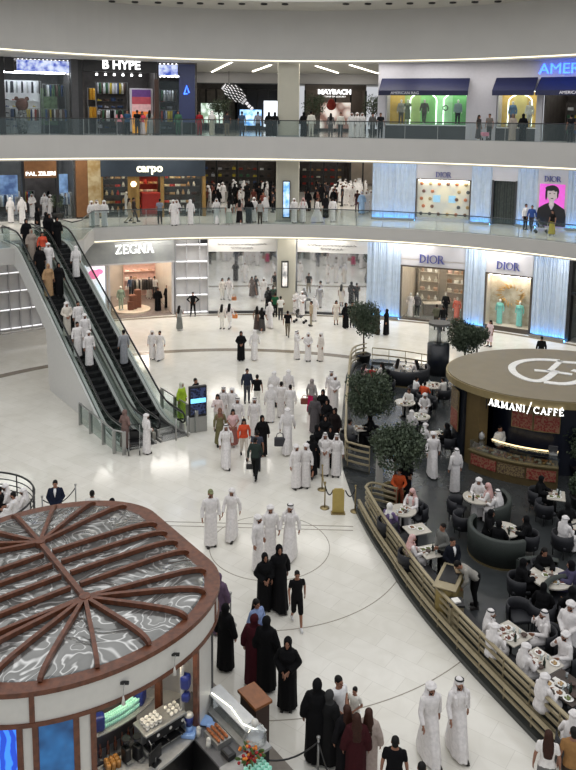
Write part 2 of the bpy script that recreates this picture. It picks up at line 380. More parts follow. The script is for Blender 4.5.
def cloth(kind, pose, fem):
    k = (kind, pose, fem)
    if k in _bm: return _bm[k]
    j = J(pose, fem); b = B(); H = j.H; T = M.Translation(H) @ j.R.to_4x4() @ M.Translation(-H); sit = pose in 'tu'; fr = j.fr()
    nm = {'kandura': 'robe', 'abaya': 'abaya', 'ghutra': 'headscarf', 'wrap': 'headscarf', 'hijab': 'headscarf', 'short': 'hair', 'long': 'hair', 'beard': 'beard', 'cord': 'head_cord',
          'tee': 'shirt', 'shirt': 'shirt', 'jacket': 'jacket', 'trousers': 'trousers', 'skirt': 'skirt', 'dress': 'dress', 'front': 'shirt_front', 'cap': 'cap', 'shorts': 'shorts'}[kind]
    vox = .014
    if kind in ('kandura', 'abaya', 'dress'):
        wide = {'kandura': 0., 'abaya': .035, 'dress': 0.}[kind]; g = .022+wide*.5
        lo = 1.05
        torso(b, j, g, lo=1.07, hi=1.47)
        hem = .06 if kind != 'dress' else .35
        if not sit:
            ank = [l[2] for l in j.leg]; cy = sum(a.y for a in ank)/2; sp = abs(ank[0].y-ank[1].y)/2
            rr = []
            for z, rx, ry, u in ((1.10, .15, .11, 0), (.95, .178, .128, .1), (.80, .182, .135, .3), (.6, .182, .14, .5), (.4, .186, .145, .75), (.2, .192, .148, .9), (hem, .20, .15, 1)):
                if z < hem: continue
                if j.a:
                    c = j.t((0, 0, z)) if z > .9 else V((0, cy*u, z)); f = j.fr() if z > .9 else None
                else: c = V((0, cy*u, z)); f = None
                rr.append((c, rx+wide*.9, ry+wide*.8+sp*u*1.12, f))
            b.loft(rr, 64, .045, 9, 1.)
        else:
            torso(b, j, g+.01, lo=.82, hi=1.2)
            for sg in (1, -1): b.cap((sg*.07, .02, j.hz+.01), (sg*.12, -.43, .53), .125+wide, .105+wide*.6)
            b.loft([((0, .02, j.hz), .15, .12, (V((1, 0, 0)), V((0, .3, 1)))), ((0, -.44, .54), .16, .09, (V((1, 0, 0)), V((0, .3, 1))))])
            b.loft([((0, -.44, .6), .19, .08, None), ((0, -.45, .4), .21, .11, None), ((0, -.43, .09), .23, .14, None)], 48, .07, 8)
        for (s, e, w) in j.arm:
            we = e + (w-e)*.93
            if kind == 'dress': b.cap(s, s+(e-s)*.5, .068, .06); continue
            a1, a2 = (.056, .052) if kind == 'kandura' else (.08, .085)
            b.cap(s+V((0, 0, -.01)), e, .068, a1); b.cyl(e, we, a1, a2, 14); b.ell(e, (a1,)*3, 12)
            if kind == 'abaya': b.cap(j.t((0, .02, 1.34)), e, .10, .07)
        if kind == 'kandura': b.cyl(j.t((0, 0, 1.44)), j.t((0, .005, 1.49)), .07, .062, 16)
    elif kind in ('ghutra', 'wrap'):
        b.ell(H+V((0, .03, .046)), (.094, .108, .098) if kind == 'ghutra' else (.102, .112, .10), 20, T)
        if kind == 'wrap': b.tube([H+V((.098*math.cos(a), .026+.105*math.sin(a), .055+.012*math.sin(3*a))) for a in [2*PI*i/20 for i in range(20)]], .026, 10, True, T)
        b.loft([(j.t((0, .055, 1.66)), .09, .07, fr), (j.t((0, .06, 1.58)), .104, .075, fr), (j.t((0, .06, 1.50)), .115, .085, fr), (j.t((0, .05, 1.44)), .16, .10, fr), (j.t((0, .075, 1.34)), .185, .085, fr), (j.t((0, .105, 1.2)), .17, .05, fr), (j.t((0, .12, 1.12)), .12, .025, fr)], 36, .04, 7)
        if kind == 'ghutra':
            for sg in (1, -1): b.tube([j.t((sg*.09, -.02, 1.56)), j.t((sg*.11, -.06, 1.46)), j.t((sg*.12, -.115, 1.38)), j.t((sg*.11, -.14, 1.2))], [.03, .04, .045, .03], 10)
        vox = .011
    elif kind == 'cord':
        for z in (.088, .104): b.tube([H+V((.088*math.cos(a), .028+.10*math.sin(a), z+.02*math.sin(a)*-1)) for a in [2*PI*i/28 for i in range(28)]], .0105, 8, True, T)
        _bm[k] = b.mesh('head_cord', RUBBER, True); return _bm[k]
    elif kind == 'hijab':
        b.ell(H+V((0, .028, .016)), (.097, .107, .123), 20, T)
        b.tube([H+V((.066*math.cos(a), -.055+.01*abs(math.cos(a)), -.004+.094*math.sin(a))) for a in [2*PI*i/20 for i in range(20)]], .02, 8, True, T)
        b.loft([(j.t((0, .015, 1.56)), .085, .088, fr), (j.t((0, .01, 1.48)), .092, .09, fr), (j.t((0, .0, 1.42)), .15, .115, fr), (j.t((0, -.005, 1.34)), .185, .135, fr), (j.t((0, -.01, 1.24)), .17, .14, fr)], 36, .04, 6)
        vox = .011
    elif kind in ('short', 'cap'):
        b.ell(H+V((0, .022, .042)), (.082, .098, .087), 20, T); b.ell(H+V((0, .06, -.01)), (.07, .055, .07), 14, T)
        if kind == 'cap': b.ell(H+V((0, -.10, .06)), (.06, .07, .012), 14, T)
        vox = .010
    elif kind == 'long':
        b.ell(H+V((0, .024, .036)), (.088, .104, .095), 20, T)
        b.loft([(j.t((0, .045, 1.66)), .08, .07, fr), (j.t((0, .055, 1.55)), .10, .07, fr), (j.t((0, .07, 1.45)), .115, .06, fr), (j.t((0, .115, 1.32)), .11, .045, fr), (j.t((0, .13, 1.18)), .08, .03, fr)], 32, .06, 9)
        vox = .011
    elif kind == 'beard':
        b.ell(H+V((0, -.026, -.06)), (.058, .060, .062), 16, T); b.tube([H+V((.03*math.cos(a), -.088, -.05+.018*math.sin(a))) for a in [PI*.05+PI*.9*i/8 for i in range(9)]], .006, 6, False, T)
        vox = .009
    elif kind in ('tee', 'shirt', 'jacket'):
        g = {'tee': .016, 'shirt': .018, 'jacket': .032}[kind]
        torso(b, j, g, lo=.82 if kind == 'jacket' else .88, hi=1.47)
        for (s, e, w) in j.arm:
            b.cap(s, e if kind != 'tee' else s+(e-s)*.55, .056+g*.2, .050+g*.2)
            if kind != 'tee': b.cap(e, e+(w-e)*.9, .053+g*.3, .038+g*.4)
        if kind != 'tee': b.cyl(j.t((0, 0, 1.44)), j.t((0, .005, 1.49)), .07, .062, 16)
    elif kind == 'front':
        b.loft([(j.t((0, -.146, 1.20)), .006, .004, fr), (j.t((0, -.153, 1.32)), .03, .008, fr), (j.t((0, -.13, 1.41)), .045, .012, fr), (j.t((0, -.075, 1.47)), .04, .012, fr)], 12)
        _bm[k] = b.mesh(nm, cmat((225, 225, 225)), True); return _bm[k]
    elif kind in ('trousers', 'shorts'):
        if sit: b.cap((-.07, 0, j.hz), (.07, 0, j.hz), .12, .12)
        else: b.loft([((0, 0, 1.02), .15, .115, None), ((0, 0, .93), .172, .125, None), ((0, 0, .83), .165, .115, None)])
        for h_, kn, an in j.leg:
            b.cap(h_, kn, .098, .07 if kind == 'trousers' else .08)
            if kind == 'trousers': b.cap(kn, an+(kn-an)*.03, .07, .052)
    elif kind == 'skirt':
        if sit:
            for sg in (1, -1): b.cap((sg*.07, .02, j.hz+.01), (sg*.10, -.43, .53), .12, .09)
            b.loft([((0, -.42, .6), .17, .08, None), ((0, -.44, .2), .2, .12, None)], 48, .06, 8)
        else: b.loft([((0, 0, 1.06), .142, .108, None), ((0, 0, .92), .18, .132, None), ((0, 0, .6), .2, .17, None), ((0, 0, .3), .225, .2, None), ((0, 0, .14), .235, .215, None)], 64, .05, 9)
    _bm[k] = remesh(b, vox, WHITE, nm, 3); return _bm[k]
WK = (222, 218, 216); BK = (22, 21, 24)
NP = [0]
def person(loc, rz, kind, c1, c2, label, group=None, sc=1., hairm=None, near=True, c3=None):
    ty, pose = kind[0], kind[1]; fem = ty in 'ADWNQG'
    NP[0] += 1
    root = empty('person', label, 'person', loc, rz, group, sc=sc)
    bo = link('body', body_mesh(pose, fem), root); last = [None]
    def c(k, m):
        o_ = link(_bm_name(k), cloth(k, pose, fem), last[0] if k == 'cord' else root, m=m)
        last[0] = o_
    hm = hairm or HAIR
    if ty in 'KkBR':
        c('kandura', cmat(c1 or WK)); c('beard', HAIR)
        if ty == 'K': c('ghutra', cmat(c2 or WK)); c('cord', RUBBER)
        if ty == 'k': c('wrap', cmat(c2 or WK))
        if ty == 'R': c('ghutra', mat('red_checked_cloth', (200, 130, 125), .85, scale=60, rgb2=(205, 190, 185)))
        if ty == 'B': c('short', hm)
    elif ty == 'C': c('kandura', cmat(c1 or WK)); c('beard', HAIR); c('cap', cmat(c2 or WK))
    elif ty == 'A': c('abaya', cmat(c1 or BK)); c('hijab', cmat(c2 or c1 or BK))
    elif ty == 'N': c('abaya', cmat(c1 or BK)); c('long', hm)
    elif ty == 'M': c('tee' if pose != 'b' else 'shirt', cmat(c1 or BK)); c('trousers', cmat(c2 or (40, 40, 44))); c('short', hm)
    elif ty == 'L': c('shirt', cmat(c1 or BK)); c('trousers', cmat(c2 or (40, 40, 44))); c('short', hm)
    elif ty == 'H': c('tee', cmat(c1 or BK)); c('shorts', cmat(c2 or (20, 20, 24))); c('short', hm)
    elif ty == 'S': c('jacket', cmat(c1 or (28, 32, 48))); c('trousers', cmat(c2 or (26, 28, 38))); c('short', hm); c('front', cmat((225, 225, 225)))
    elif ty == 'W': c('shirt', cmat(c1 or (200, 200, 200))); c('trousers', cmat(c2 or (210, 205, 200))); c('long', hm)
    elif ty == 'Q': c('shirt', cmat(c1 or (200, 200, 200))); c('skirt', cmat(c2 or BK)); c('hijab', cmat(c3 or c1))
    elif ty == 'G': c('tee', cmat(c1 or (225, 225, 225))); c('skirt', cmat(c2 or (120, 120, 120))); c('long', hm)
    elif ty == 'D': c('dress', cmat(c1 or (220, 180, 190))); c('long', hm)
    j = J(pose, fem)
    for l in j.leg: link('shoe', shoe_mesh(), root, M.Translation(l[2]), m=cmat((28, 24, 22), 'leather', .5) if ty not in 'HG' else cmat((220, 220, 220), 'leather', .5))
    if near:
        for sg in (1, -1): link('eye', eye_mesh(), bo, M.Translation(j.H + j.R @ V((sg*.032, -.078, .004))))
    return root
def _bm_name(k):
    return {'kandura': 'robe', 'abaya': 'abaya', 'ghutra': 'headscarf', 'wrap': 'headscarf', 'hijab': 'headscarf', 'short': 'hair', 'long': 'hair', 'beard': 'beard', 'cord': 'head_cord',
            'tee': 'shirt', 'shirt': 'shirt', 'jacket': 'jacket', 'trousers': 'trousers', 'skirt': 'skirt', 'dress': 'dress', 'front': 'shirt_front', 'cap': 'cap', 'shorts': 'shorts'}[k]
def rgb(s): return None if s in ('-', '') else tuple(int(v) for v in s.split(','))
HT = {'K': 1.76, 'k': 1.77, 'R': 1.76, 'B': 1.74, 'C': 1.76, 'A': 1.66, 'N': 1.66}
PEO = {}
def crowd(txt, z0=0., near=True, hairs={}):
    """x y mode face kind c1 c2 | label ; mode f = feet row, h = head row"""
    for ln in txt.strip().splitlines():
        a, label = ln.split('|'); f = a.split(); x, y, mode, face, kind = float(f[0]), float(f[1]), f[2], float(f[3]), f[4]
        c1 = rgb(f[5]) if len(f) > 5 else None; c2 = rgb(f[6]) if len(f) > 6 else None
        sc = float(mode[1:]) if len(mode) > 1 else None
        if sc is None: sc = (.97 if kind[0] in 'ANWDQG' else 1.)+random.uniform(-.02, .02)
        ht = 1.73*sc
        p = P(x, y, z0) if mode[0] == 'f' else P(x, y, z0+ht)
        p.z = z0
        hm = BROWNHAIR if 'brown hair' in label else None
        c3 = rgb(f[7]) if len(f) > 7 else None
        PEO[label.strip()] = person(p, math.radians(face), kind, c1, c2, label.strip(), sc=sc, hairm=hm, near=near, c3=c3)
# ------------------------------------------------------------------ the hall: rings, slabs, walls
Z1, Z2, Z3 = 6.6, 12.5, 17.6
S1 = (-.85, 26.5, 26.0); S2 = (-2.9, 21.6, 30.9); S3 = (-.47, 31.1, 22.5)
G0 = (-.77, 24.8, 29.6); G1 = (-1.0, 19.2, 38.0); G2 = (-1.5, 20.0, 37.0)
def ang(C, x, y): p = hit(x, y, C); return math.atan2(p.y-C[1], p.x-C[0])
A0, A1 = math.radians(12), math.radians(168)
o = struct(B().box((0, 48, -.15), (90, 110, .3)).obj('floor', FLOOR))
def ringline(C, w, a0, a1, z, m, n=60):
    return B().arc(C, a0, a1, C[2]-w/2, C[2]+w/2, z-.004, z+.004, n)
BAND = mat('taupe_stone_inlay', (128, 118, 104), .2, var=.1, scale=5)
LINE = mat('grey_inlay_line', (150, 144, 132), .2, var=.05)
struct(ringline((-2.7, 27.7, 17.6), .55, math.radians(28), math.radians(150), .004, BAND).obj('trim_1', BAND))
for i, r in enumerate((29.05,)):
    struct(ringline((G0[0], G0[1], r), .35, A0, A1, .004, BAND).obj('trim_2', BAND))
k = 3
for (cx, cy, r, w) in ((-.48, 23.7, 1.95, .022), (-.6, 24.0, 4.55, .022), (-.75, 24.1, 7.85, .022)):
    if w:
        b = B().arc((cx, cy), -PI*.5, -PI*.06, r-w/2, r+w/2, 0, .008, 80) if r > 4 else B().arc((cx, cy), 0, 2*PI, r-w/2, r+w/2, 0, .008, 64)
        struct(b.obj('trim_%d' % k, LINE)); k += 1
def far_poly(C, z0, z1, name, m, back=95):     # slab from ring edge outward, with a straight far side
    b = B(); n = 72; pts = []
    for j in range(n+1):
        a = A0+(A1-A0)*j/n; pts.append((C[0]+C[2]*math.cos(a), C[1]+C[2]*math.sin(a)))
    bm = b.bm
    def out(p):
        dx, dy = p[0]-C[0], p[1]-C[1]; t = 1e9
        if abs(dx) > 1e-6: t = min(t, (48/abs(dx)))
        if dy > 1e-6: t = min(t, (back-C[1])/dy)
        return (C[0]+dx*t, C[1]+dy*t)
    prev = None
    for p in pts:
        q = out(p); r = [bm.verts.new((*p, z0)), bm.verts.new((*q, z0)), bm.verts.new((*q, z1)), bm.verts.new((*p, z1))]
        if prev:
            for k_ in range(4): bm.faces.new((prev[k_], prev[(k_+1) % 4], r[(k_+1) % 4], r[k_]))
        else: bm.faces.new(r[::-1])
        prev = r
    bm.faces.new(prev)
    return struct(b.obj(name, m))
CEIL = mat('ceiling_paint', (205, 204, 202), .7, var=.02)
for yy in (522, 526):
    pa, pb = P(120, yy-1.5), P(353, yy+4.5); struct(B().bar([pa+V((0, 0, .003)), pb+V((0, 0, .003))], .035, .01).obj('trim_%d' % k, LINE)); k += 1
far_poly(S1, Z1-.04, Z1, 'floor_upper', FLOOR)
far_poly(S1, Z1-.55, Z1-.04, 'ceiling_ground', CEIL)
far_poly(S2, Z2-.04, Z2, 'floor_top', FLOOR)
far_poly(S2, Z2-.95, Z2-.04, 'ceiling_upper', CEIL)
far_poly(S3, Z3, Z3+.4, 'ceiling_top', CEIL)
# fascias with the recessed cove light
def fascia(C, zt, zb, i):
    r = C[2]
    a, c = A0, A1
    struct(B().arc(C, a, c, r-.10, r+.25, zb+.16, zt+.02, 90).obj('wall_fascia_%s' % 'ground upper top'.split()[i], FASC))
    struct(B().arc(C, a, c, r-.02, r+.3, zb, zb+.10, 90).obj('trim_%d' % (10+i), FASC))
    struct(B().arc(C, a, c, r-.06, r-.01, zb+.09, zb+.165, 90).obj('trim_%d' % (20+i), COVE))
fascia(S1, Z1, 5.62, 0); fascia(S2, Z2, 10.93, 1); fascia(S3, 20.9, Z3-.12, 2)
struct(B().arc(S3, A0, A1, 18.3, S3[2]+.5, 20.88, 21.0, 60).obj('ceiling_soffit', mat('soffit_paint', (190, 188, 182), .7, var=.02)))
# rings of the soffit downlights: dark round cans
can = B(); can.lathe([(.17, .02), (.21, .02), (.21, -.07), (.16, -.07), (.16, .02)], 20); canm = can.mesh('trim_ring', BLACK, True)
lens = B().cyl((0, 0, -.03), (0, 0, .0), .17, seg=20).mesh('lens', BLACK)
for x in (112, 135, 158, 180, 200, 221, 242, 264, 285, 346, 368, 389, 410, 432, 453, 475, 498):
    p = P(x, 3.8-((x-305)/110)**2*.9, 20.87); 
    e = empty('downlight', 'dark round downlight in the soffit above the top fascia', 'ceiling light', p, group='row of round downlights in the soffit')
    link('trim_ring', canm, e); link('lens', lens, e)
# glass railings of the two upper levels
def glass_rail(C, z, a0, a1, label, n):
    r = C[2]+.12; e = empty('glass_railing', label, 'railing', (C[0], C[1], z))
    CC = (0, 0)
    B().arc(CC, a0, a1, r-.01, r+.01, .02, 1.10, 90).obj('glass_panel', TGLASS, e)
    pts = [(r*math.cos(a0+(a1-a0)*i/90), r*math.sin(a0+(a1-a0)*i/90), 1.13) for i in range(91)]
    B().tube(pts, .032, 8).obj('handrail', BLACK if z > 8 else mat('dark_rail_metal', (62, 66, 68), .3, .7), e, True)
    B().arc(CC, a0, a1, r-.03, r+.03, .0, .06, 90).obj('bottom_channel', STEEL, e)
    for i in range(n+1):
        a = a0+(a1-a0)*i/n
        B().box((r*math.cos(a), r*math.sin(a), .57), (.012, .03, 1.05), rz=a).obj('joint', STEEL, e)
glass_rail(S2, Z2, A0+.2, A1-.2, 'long curved glass railing with black handrail along the top level', 34)
aL = ang(S1, 92, 222)
glass_rail(S1, Z1, A0+.2, aL, 'long curved glass railing along the middle level balcony', 24)
# round pillars turned square, one per storey, at the middle of the rings
PIL = mat('beige_column_paint', (188, 184, 168), .6, var=.03, scale=1)
def pillar(xa, xb, yy, C, z0, z1, label, m=PIL):
    a = hit(xa, yy, C); c = hit(xb, yy, C); w = (c-a); w.z = 0; W = w.length; mid = (a+c)/2
    e = empty('pillar', label, 'pillar', (mid.x, mid.y, z0), math.atan2(w.y, w.x))
    B().box((0, .45, (z1-z0)/2), (W, .9, z1-z0), bev=.04).obj('shaft', m, e)
    B().box((0, .45, .06), (W+.06, .96, .12)).obj('base', STEEL, e)
    return e, W
CG0 = (G0[0], G0[1], G0[2]-.25); 
pillar(277, 295.5, 280, CG0, 0, Z1-.56, 'beige pillar between the two mirrored hoardings')
pe, W_ = pillar(276, 299, 190, (G1[0], G1[1], 35.0), Z1, Z2-.96, 'beige pillar in the crowded middle level gallery with a lit screen')
pillar(277.5, 299, 100, (G2[0], G2[1], 34.2), Z2, Z3, 'beige pillar on the top level beside the dark gallery')
# ------------------------------------------------------------------ shop fronts
def chord(C, z0, xa, xb, y):
    a = hit(xa, y, C); c = hit(xb, y, C); a.z = c.z = z0; d = c-a
    T = M.Translation(a) @ M.Rotation(math.atan2(d.y, d.x), 4, 'Z')
    return T, d.length
def front(name, label, cat, C, z0, xa, xb, y):
    T, w = chord(C, z0, xa, xb, y); e = empty(name, label, cat, T=T); return e, w
def lightbar(e, x0, x1, y, z, s=6, rgb_=(255, 246, 232), w=.12):
    return B().box(((x0+x1)/2, y, z), (x1-x0, w, .05)).obj('light_strip', emat('strip_%d_%d' % (rgb_[2], int(s*10)), rgb_, s), e)
def wallpiece(T, x0, x1, z0, z1, m, name='wall_panel', th=.15, y=0, e=None):
    return B().box(((x0+x1)/2, y+th/2, (z0+z1)/2), (x1-x0, th, z1-z0)).obj(name, m, e, T=T)
GREYW = mat('light_grey_cladding', (190, 188, 190), .5, var=.02, scale=1)
DGREY = mat('dark_grey_cladding', (60, 60, 62), .4, var=.1)
DARKIN = mat('dark_shop_interior', (84, 78, 74), .6, var=.2, scale=2)
PALEIN = mat('pale_shop_interior', (196, 186, 172), .6, var=.08, scale=1)
SHFL = mat('shop_floor_stone', (120, 118, 116), .25, var=.08, scale=1.5)
def shell(e, w, h, d, wall, fl=SHFL, cl=None, t=.1):     # the room behind a shop front
    B().box((w/2, d+t/2, h/2), (w, t, h)).obj('back_wall', wall, e)
    b = B(); b.box((t/2, d/2+.1, h/2), (t, d-.2, h)); b.obj('side_wall', wall, e)
    b = B(); b.box((w-t/2, d/2+.1, h/2), (t, d-.2, h)); b.obj('side_wall', wall, e)
    B().box((w/2, d/2, .02), (w, d, .04)).obj('shop_floor', fl, e)
    B().box((w/2, d/2, h-.04), (w, d, .08)).obj('shop_ceiling', cl or wall, e)
PALS = {'street': [(30, 30, 32), (200, 200, 205), (150, 60, 50), (60, 80, 120), (190, 170, 60), (70, 110, 80), (230, 230, 230), (90, 70, 60)],
        'pastel': [(240, 235, 225), (225, 190, 180), (200, 170, 150), (250, 245, 240), (190, 150, 120)],
        'books': [(200, 60, 50), (230, 225, 215), (190, 150, 100), (80, 50, 40), (220, 200, 160)],
        'blue': [(150, 170, 200), (90, 110, 150), (220, 225, 232), (50, 60, 80)]}
_g = {}
def good_mesh(k):
    if k in _g: return _g[k]
    b = B()
    if k == 'folded_clothes':
        for i in range(3): b.box((0, 0, .03+.055*i), (.30-.01*i, .24, .05), bev=.015)
    if k == 'shoe_box': b.box((0, 0, .055), (.32, .2, .11)); b.box((0, 0, .12), (.335, .215, .03))
    if k == 'handbag': b.box((0, 0, .11), (.28, .12, .22), bev=.03); b.tube([(-.09, 0, .21), (-.07, 0, .30), (0, 0, .34), (.07, 0, .30), (.09, 0, .21)], .01, 6)
    if k == 'shoe': b.cap((-.09, 0, .04), (.08, 0, .04), .045, .04); b.box((0, 0, .012), (.27, .09, .024), bev=.008); b.cap((-.09, 0, .05), (-.07, 0, .1), .04, .035)
    if k == 'hanging_garment':
        b.loft([((0, 0, 0), .02, .01, None), ((0, 0, -.05), .20, .05, None), ((0, 0, -.3), .19, .06, None), ((0, 0, -.8), .22, .06, None)], 12)
    if k == 'vase': b.lathe([(.001, 0), (.07, 0), (.10, .1), (.05, .22), (.04, .26), (.055, .3)], 14)
    _g[k] = b.mesh(k, WHITE, True); return _g[k]
NG = [0]
CATN = {'folded_clothes': 'clothes', 'shoe_box': 'box', 'handbag': 'handbag', 'shoe': 'shoe', 'hanging_garment': 'clothes', 'vase': 'vase'}
def goods(T, xs, y, z, kinds, pal, label, group, sc=1.):
    for x in xs:
        k = random.choice(kinds); NG[0] += 1
        o = link(k, good_mesh(k), None, T @ M.Translation((x, y, z)) @ M.Rotation(random.uniform(-.15, .15), 4, 'Z') @ M.Scale(sc, 4), m=cmat(random.choice(PALS[pal]), 'goods', .6))
        tag(o, label % k.replace('_', ' '), CATN[k], group % (k.replace('_', ' ')+'s' if '%' in group else ''))
def shelf(T, x0, x1, y, zs, label, m=WHITE, d=.4, kinds=('folded_clothes',), pal='street', what='', step=.36, sc=1.2):
    e = empty('shelf_unit', label, 'shelf', T=T @ M.Translation((x0, y, 0))); w = x1-x0; h = max(zs)+.5
    B().box((w/2, d/2+.02, h/2), (w, .04, h)).obj('back_panel', m, e)
    for sx in (0, w): B().box((sx, .1, h/2), (.04, d, h)).obj('side_panel', m, e)
    for z in zs:
        B().box((w/2, .1, z-.02), (w, d, .04)).obj('shelf', m, e)
        n = int((w-.3)/step)
        if n > 0 and kinds: goods(T @ M.Translation((x0, y, 0)), [.25+step*i for i in range(n+1) if .25+step*i < w-.15], .06, z, kinds, pal, '%s on ' + what, '%s on ' + what, sc)
    return e
def rack(T, x0, x1, y, label, what, pal, cols=None, z=1.7, step=.14):
    e = empty('clothes_rack', label, 'clothes rack', T=T @ M.Translation((x0, y, 0))); w = x1-x0
    b = B(); b.tube([(0, 0, .03), (0, 0, z+.05), (w, 0, z+.05), (w, 0, .03)], .02, 6); b.obj('frame', STEEL, e)
    for sx in (0, w): B().box((sx, 0, .015), (.05, .5, .03)).obj('foot', STEEL, e)
    i = 0; x = .15
    while x < w-.1:
        o = link('hanging_garment', good_mesh('hanging_garment'), None, T @ M.Translation((x0+x, y, z+.02)) @ M.Rotation(PI/2+random.uniform(-.5, .5), 4, 'Z'), m=cmat(random.choice(cols or PALS[pal]), 'goods', .8))
        tag(o, 'garment hanging on ' + what, 'clothes', 'garments hanging on ' + what); x += step; NG[0] += 1
def mannequin(T, x, y, z, c1, c2, label, kind='Ws', rz=0):
    fem = kind[0] in 'ADWNQG'; ps = kind[1]
    e = empty('mannequin', label, 'mannequin', T=T @ M.Translation((x, y, z)) @ M.Rotation(rz, 4, 'Z'))
    MM = mat('mannequin_white', (215, 212, 206), .35)
    link('body', body_mesh(ps, fem), e, m=MM)
    if kind[0] == 'D': link('dress', cloth('dress', ps, fem), e, m=cmat(c1))
    elif kind[0] == 'A': link('gown', cloth('kandura', ps, fem), e, m=cmat(c1))
    else:
        link('shirt', cloth('jacket', ps, fem), e, m=cmat(c1)); link('trousers', cloth('trousers', ps, fem), e, m=cmat(c2))
    B().cyl((0, 0, -.0), (0, 0, .025), .2, seg=20).obj('base_plate', STEEL, e)
    return e
# ---- ground level -------------------------------------------------
H0 = Z1-.56
CURT = mat('pale_blue_pleated_panel', (176, 190, 205), .45, var=.05, scale=3)
BLUEL = emat('blue_wash_strip', (84, 170, 255), 26.)
def curtain(C, z0, h, xa, xb, y, label):
    a0, a1 = ang(C, xb, y), ang(C, xa, y); r = C[2]; e = empty('pleated_wall_panel', label, 'wall panel', (C[0], C[1], z0))
    n = max(24, int((a1-a0)*r/.05)); rnd = random.Random(int(xa)); off = []; v = 0
    for j in range(n+1): v = .55*v+rnd.uniform(-.05, .05); off.append(v)
    B().arc((0, 0), a0, a1, r, r+.25, .14, h-.05, n, lambda j: off[j]).obj('pleated_sheet', CURT, e)
    B().arc((0, 0), a0, a1, r-.26, r-.18, .02, .07, 12).obj('floor_light', BLUEL, e)
    B().arc((0, 0), a0, a1, r-.24, r-.16, h-.10, h-.06, 12).obj('top_light', BLUEL, e)
    B().arc((0, 0), a0, a1, r-.34, r-.31, 0, .17, 12).obj('trough_lip', STEEL, e)
    B().arc((0, 0), a0, a1, r-.32, r-.29, h-.3, h, 12).obj('top_lip', GREYW, e)
    B().arc((0, 0), a0, a1, r-.34, r+.25, 0, .02, 12).obj('plinth', STEEL, e)
GR1 = (G0[0], G0[1], G0[2]-.05)
MIR = mat('mirrored_hoarding_film', (224, 226, 228), .035, .93, var=.10, scale=1.2)
for (xa, xb, lab, x1, x2) in ((208.5, 276, 'left mirrored hoarding panel reflecting the marble floor', 233, 262), (297, 366.5, 'right mirrored hoarding panel reflecting the marble floor', 309, 350)):
    e, w = front('mirrored_hoarding', lab, 'hoarding', G0, 0, xa, xb, 290)
    B().box((w/2, .1, 2.3), (w, .2, 4.3)).obj('mirror_panel', MIR, e)
    B().box((w/2, .08, 5.2), (w, .3, 1.5)).obj('header_band', WHITE, e)
    B().box((w/2, .05, .08), (w, .3, .16)).obj('skirting', DGREY, e)
    b = B(); rnd = random.Random(int(xa)); T0 = .26*w
    for row, (z, n, s) in enumerate(((4.98, 13, .07), (4.72, 6, .09))):
        for i in range(n):
            x = w*.5+(i-n/2)*.27; pts = [(x+.05*t, -.09, z+s*math.sin(t*1.7+i)*(1 if (i+t) % 3 else .3)) for t in range(5)]
            b.tube(pts, .018, 5)
    b.obj('script_lettering', BLACK, e)
# left shelf wall with light bars, and the screen by the escalator
e, w = front('shelving_wall', 'tall pale shelving wall with white light bars between shop front and mirror', 'shelf', G0, 0, 176, 208, 290)
PSH = mat('pale_grey_panel', (218, 216, 214), .4, var=.06, scale=2)
B().box((w/2, .42, H0/2), (w, .1, H0)).obj('back_panel', PSH, e)
for x in (0, w*.34, w*.75, w): B().box((x, .2, H0/2), (.06, .4, H0)).obj('upright', GREYW, e)
for z in (.06, 1.3, 2.5, 3.7, 4.9):
    B().box((w/2, .2, z), (w, .4, .07)).obj('shelf', GREYW, e); lightbar(e, .05, w-.05, .06, z+.08, 1.4, (255, 255, 255), .05)
B().box((w*.88, .3, 5.2), (.7, .3, .45)).obj('black_box', BLACK, e)
e, w = front('shelving_wall', 'pale shelving wall seen under the escalator', 'shelf', G0, 0, -12, 52, 300)
B().box((w/2, .42, H0/2), (w, .1, H0)).obj('back_panel', PSH, e)
for i in range(7): B().box((w*i/6, .2, H0/2), (.06, .4, H0)).obj('upright', GREYW, e)
for z in (.06, 1.3, 2.5, 3.7, 4.9):
    B().box((w/2, .2, z), (w, .4, .07)).obj('shelf', GREYW, e); lightbar(e, .05, w-.05, .06, z+.08, 1.1, (255, 255, 255), .05)
e, w = front('shop_screen', 'tall bright screen with pale blue and pink picture by the escalator', 'screen', G0, 0, 80, 107, 280)
B().box((w/2, .1, 2.2), (w, .2, 4.4)).obj('frame', GREYW, e)
B().box((w/2, -.02, 2.25), (w-.3, .05, 3.7)).obj('display', mat('pale_blue_screen', (214, 228, 240), .3, emit=1.1, scale=.7, rgb2=(240, 225, 232)), e)
b = B(); b.ell((w*.5, -.06, 3.2), (.38, .02, .32)); b.ell((w*.7, -.06, 3.35), (.28, .02, .2)); b.obj('pink_shape', mat('pink_screen', (232, 120, 160), .3, emit=1.0), e)
# men's fashion shop
STONE = mat('veined_grey_stone', (142, 144, 144), .4, scale=1.4, rgb2=(156, 158, 156))
e, w = front('shopfront', 'fashion shop with grey stone header reading ZEGNA', 'shop', G0, 0, 76, 174, 280); ZT = e.matrix_basis
B().box((w/2, .0, 4.85), (w, .5, 1.9)).obj('header', STONE, e)
B().box((w*.55, .0, 3.86), (w*.9, .55, .10)).obj('lintel', GREYW, e)
serif('ZEGNA', .60, emat('white_sign', (255, 255, 250), 1.6), 'sign_letters', e, M.Translation((w*.585, -.32, 4.58)), thick=.9)
wx = w*.33
b = B(); b.box((wx, .2, 2.3), (.12, .3, 4.6)); b.obj('jamb', GREYW, e)
B().box((w-.05, .2, 2.3), (.14, .3, 4.6)).obj('jamb', GREYW, e)
B().box((w/2, 3.5, .02), (w, 7, .04)).obj('shop_floor', mat('warm_grey_terrazzo', (128, 118, 112), .25, var=.15, scale=5), e)
B().box((w/2, 6.9, 2.3), (w, .1, 4.6)).obj('back_wall', PALEIN, e)
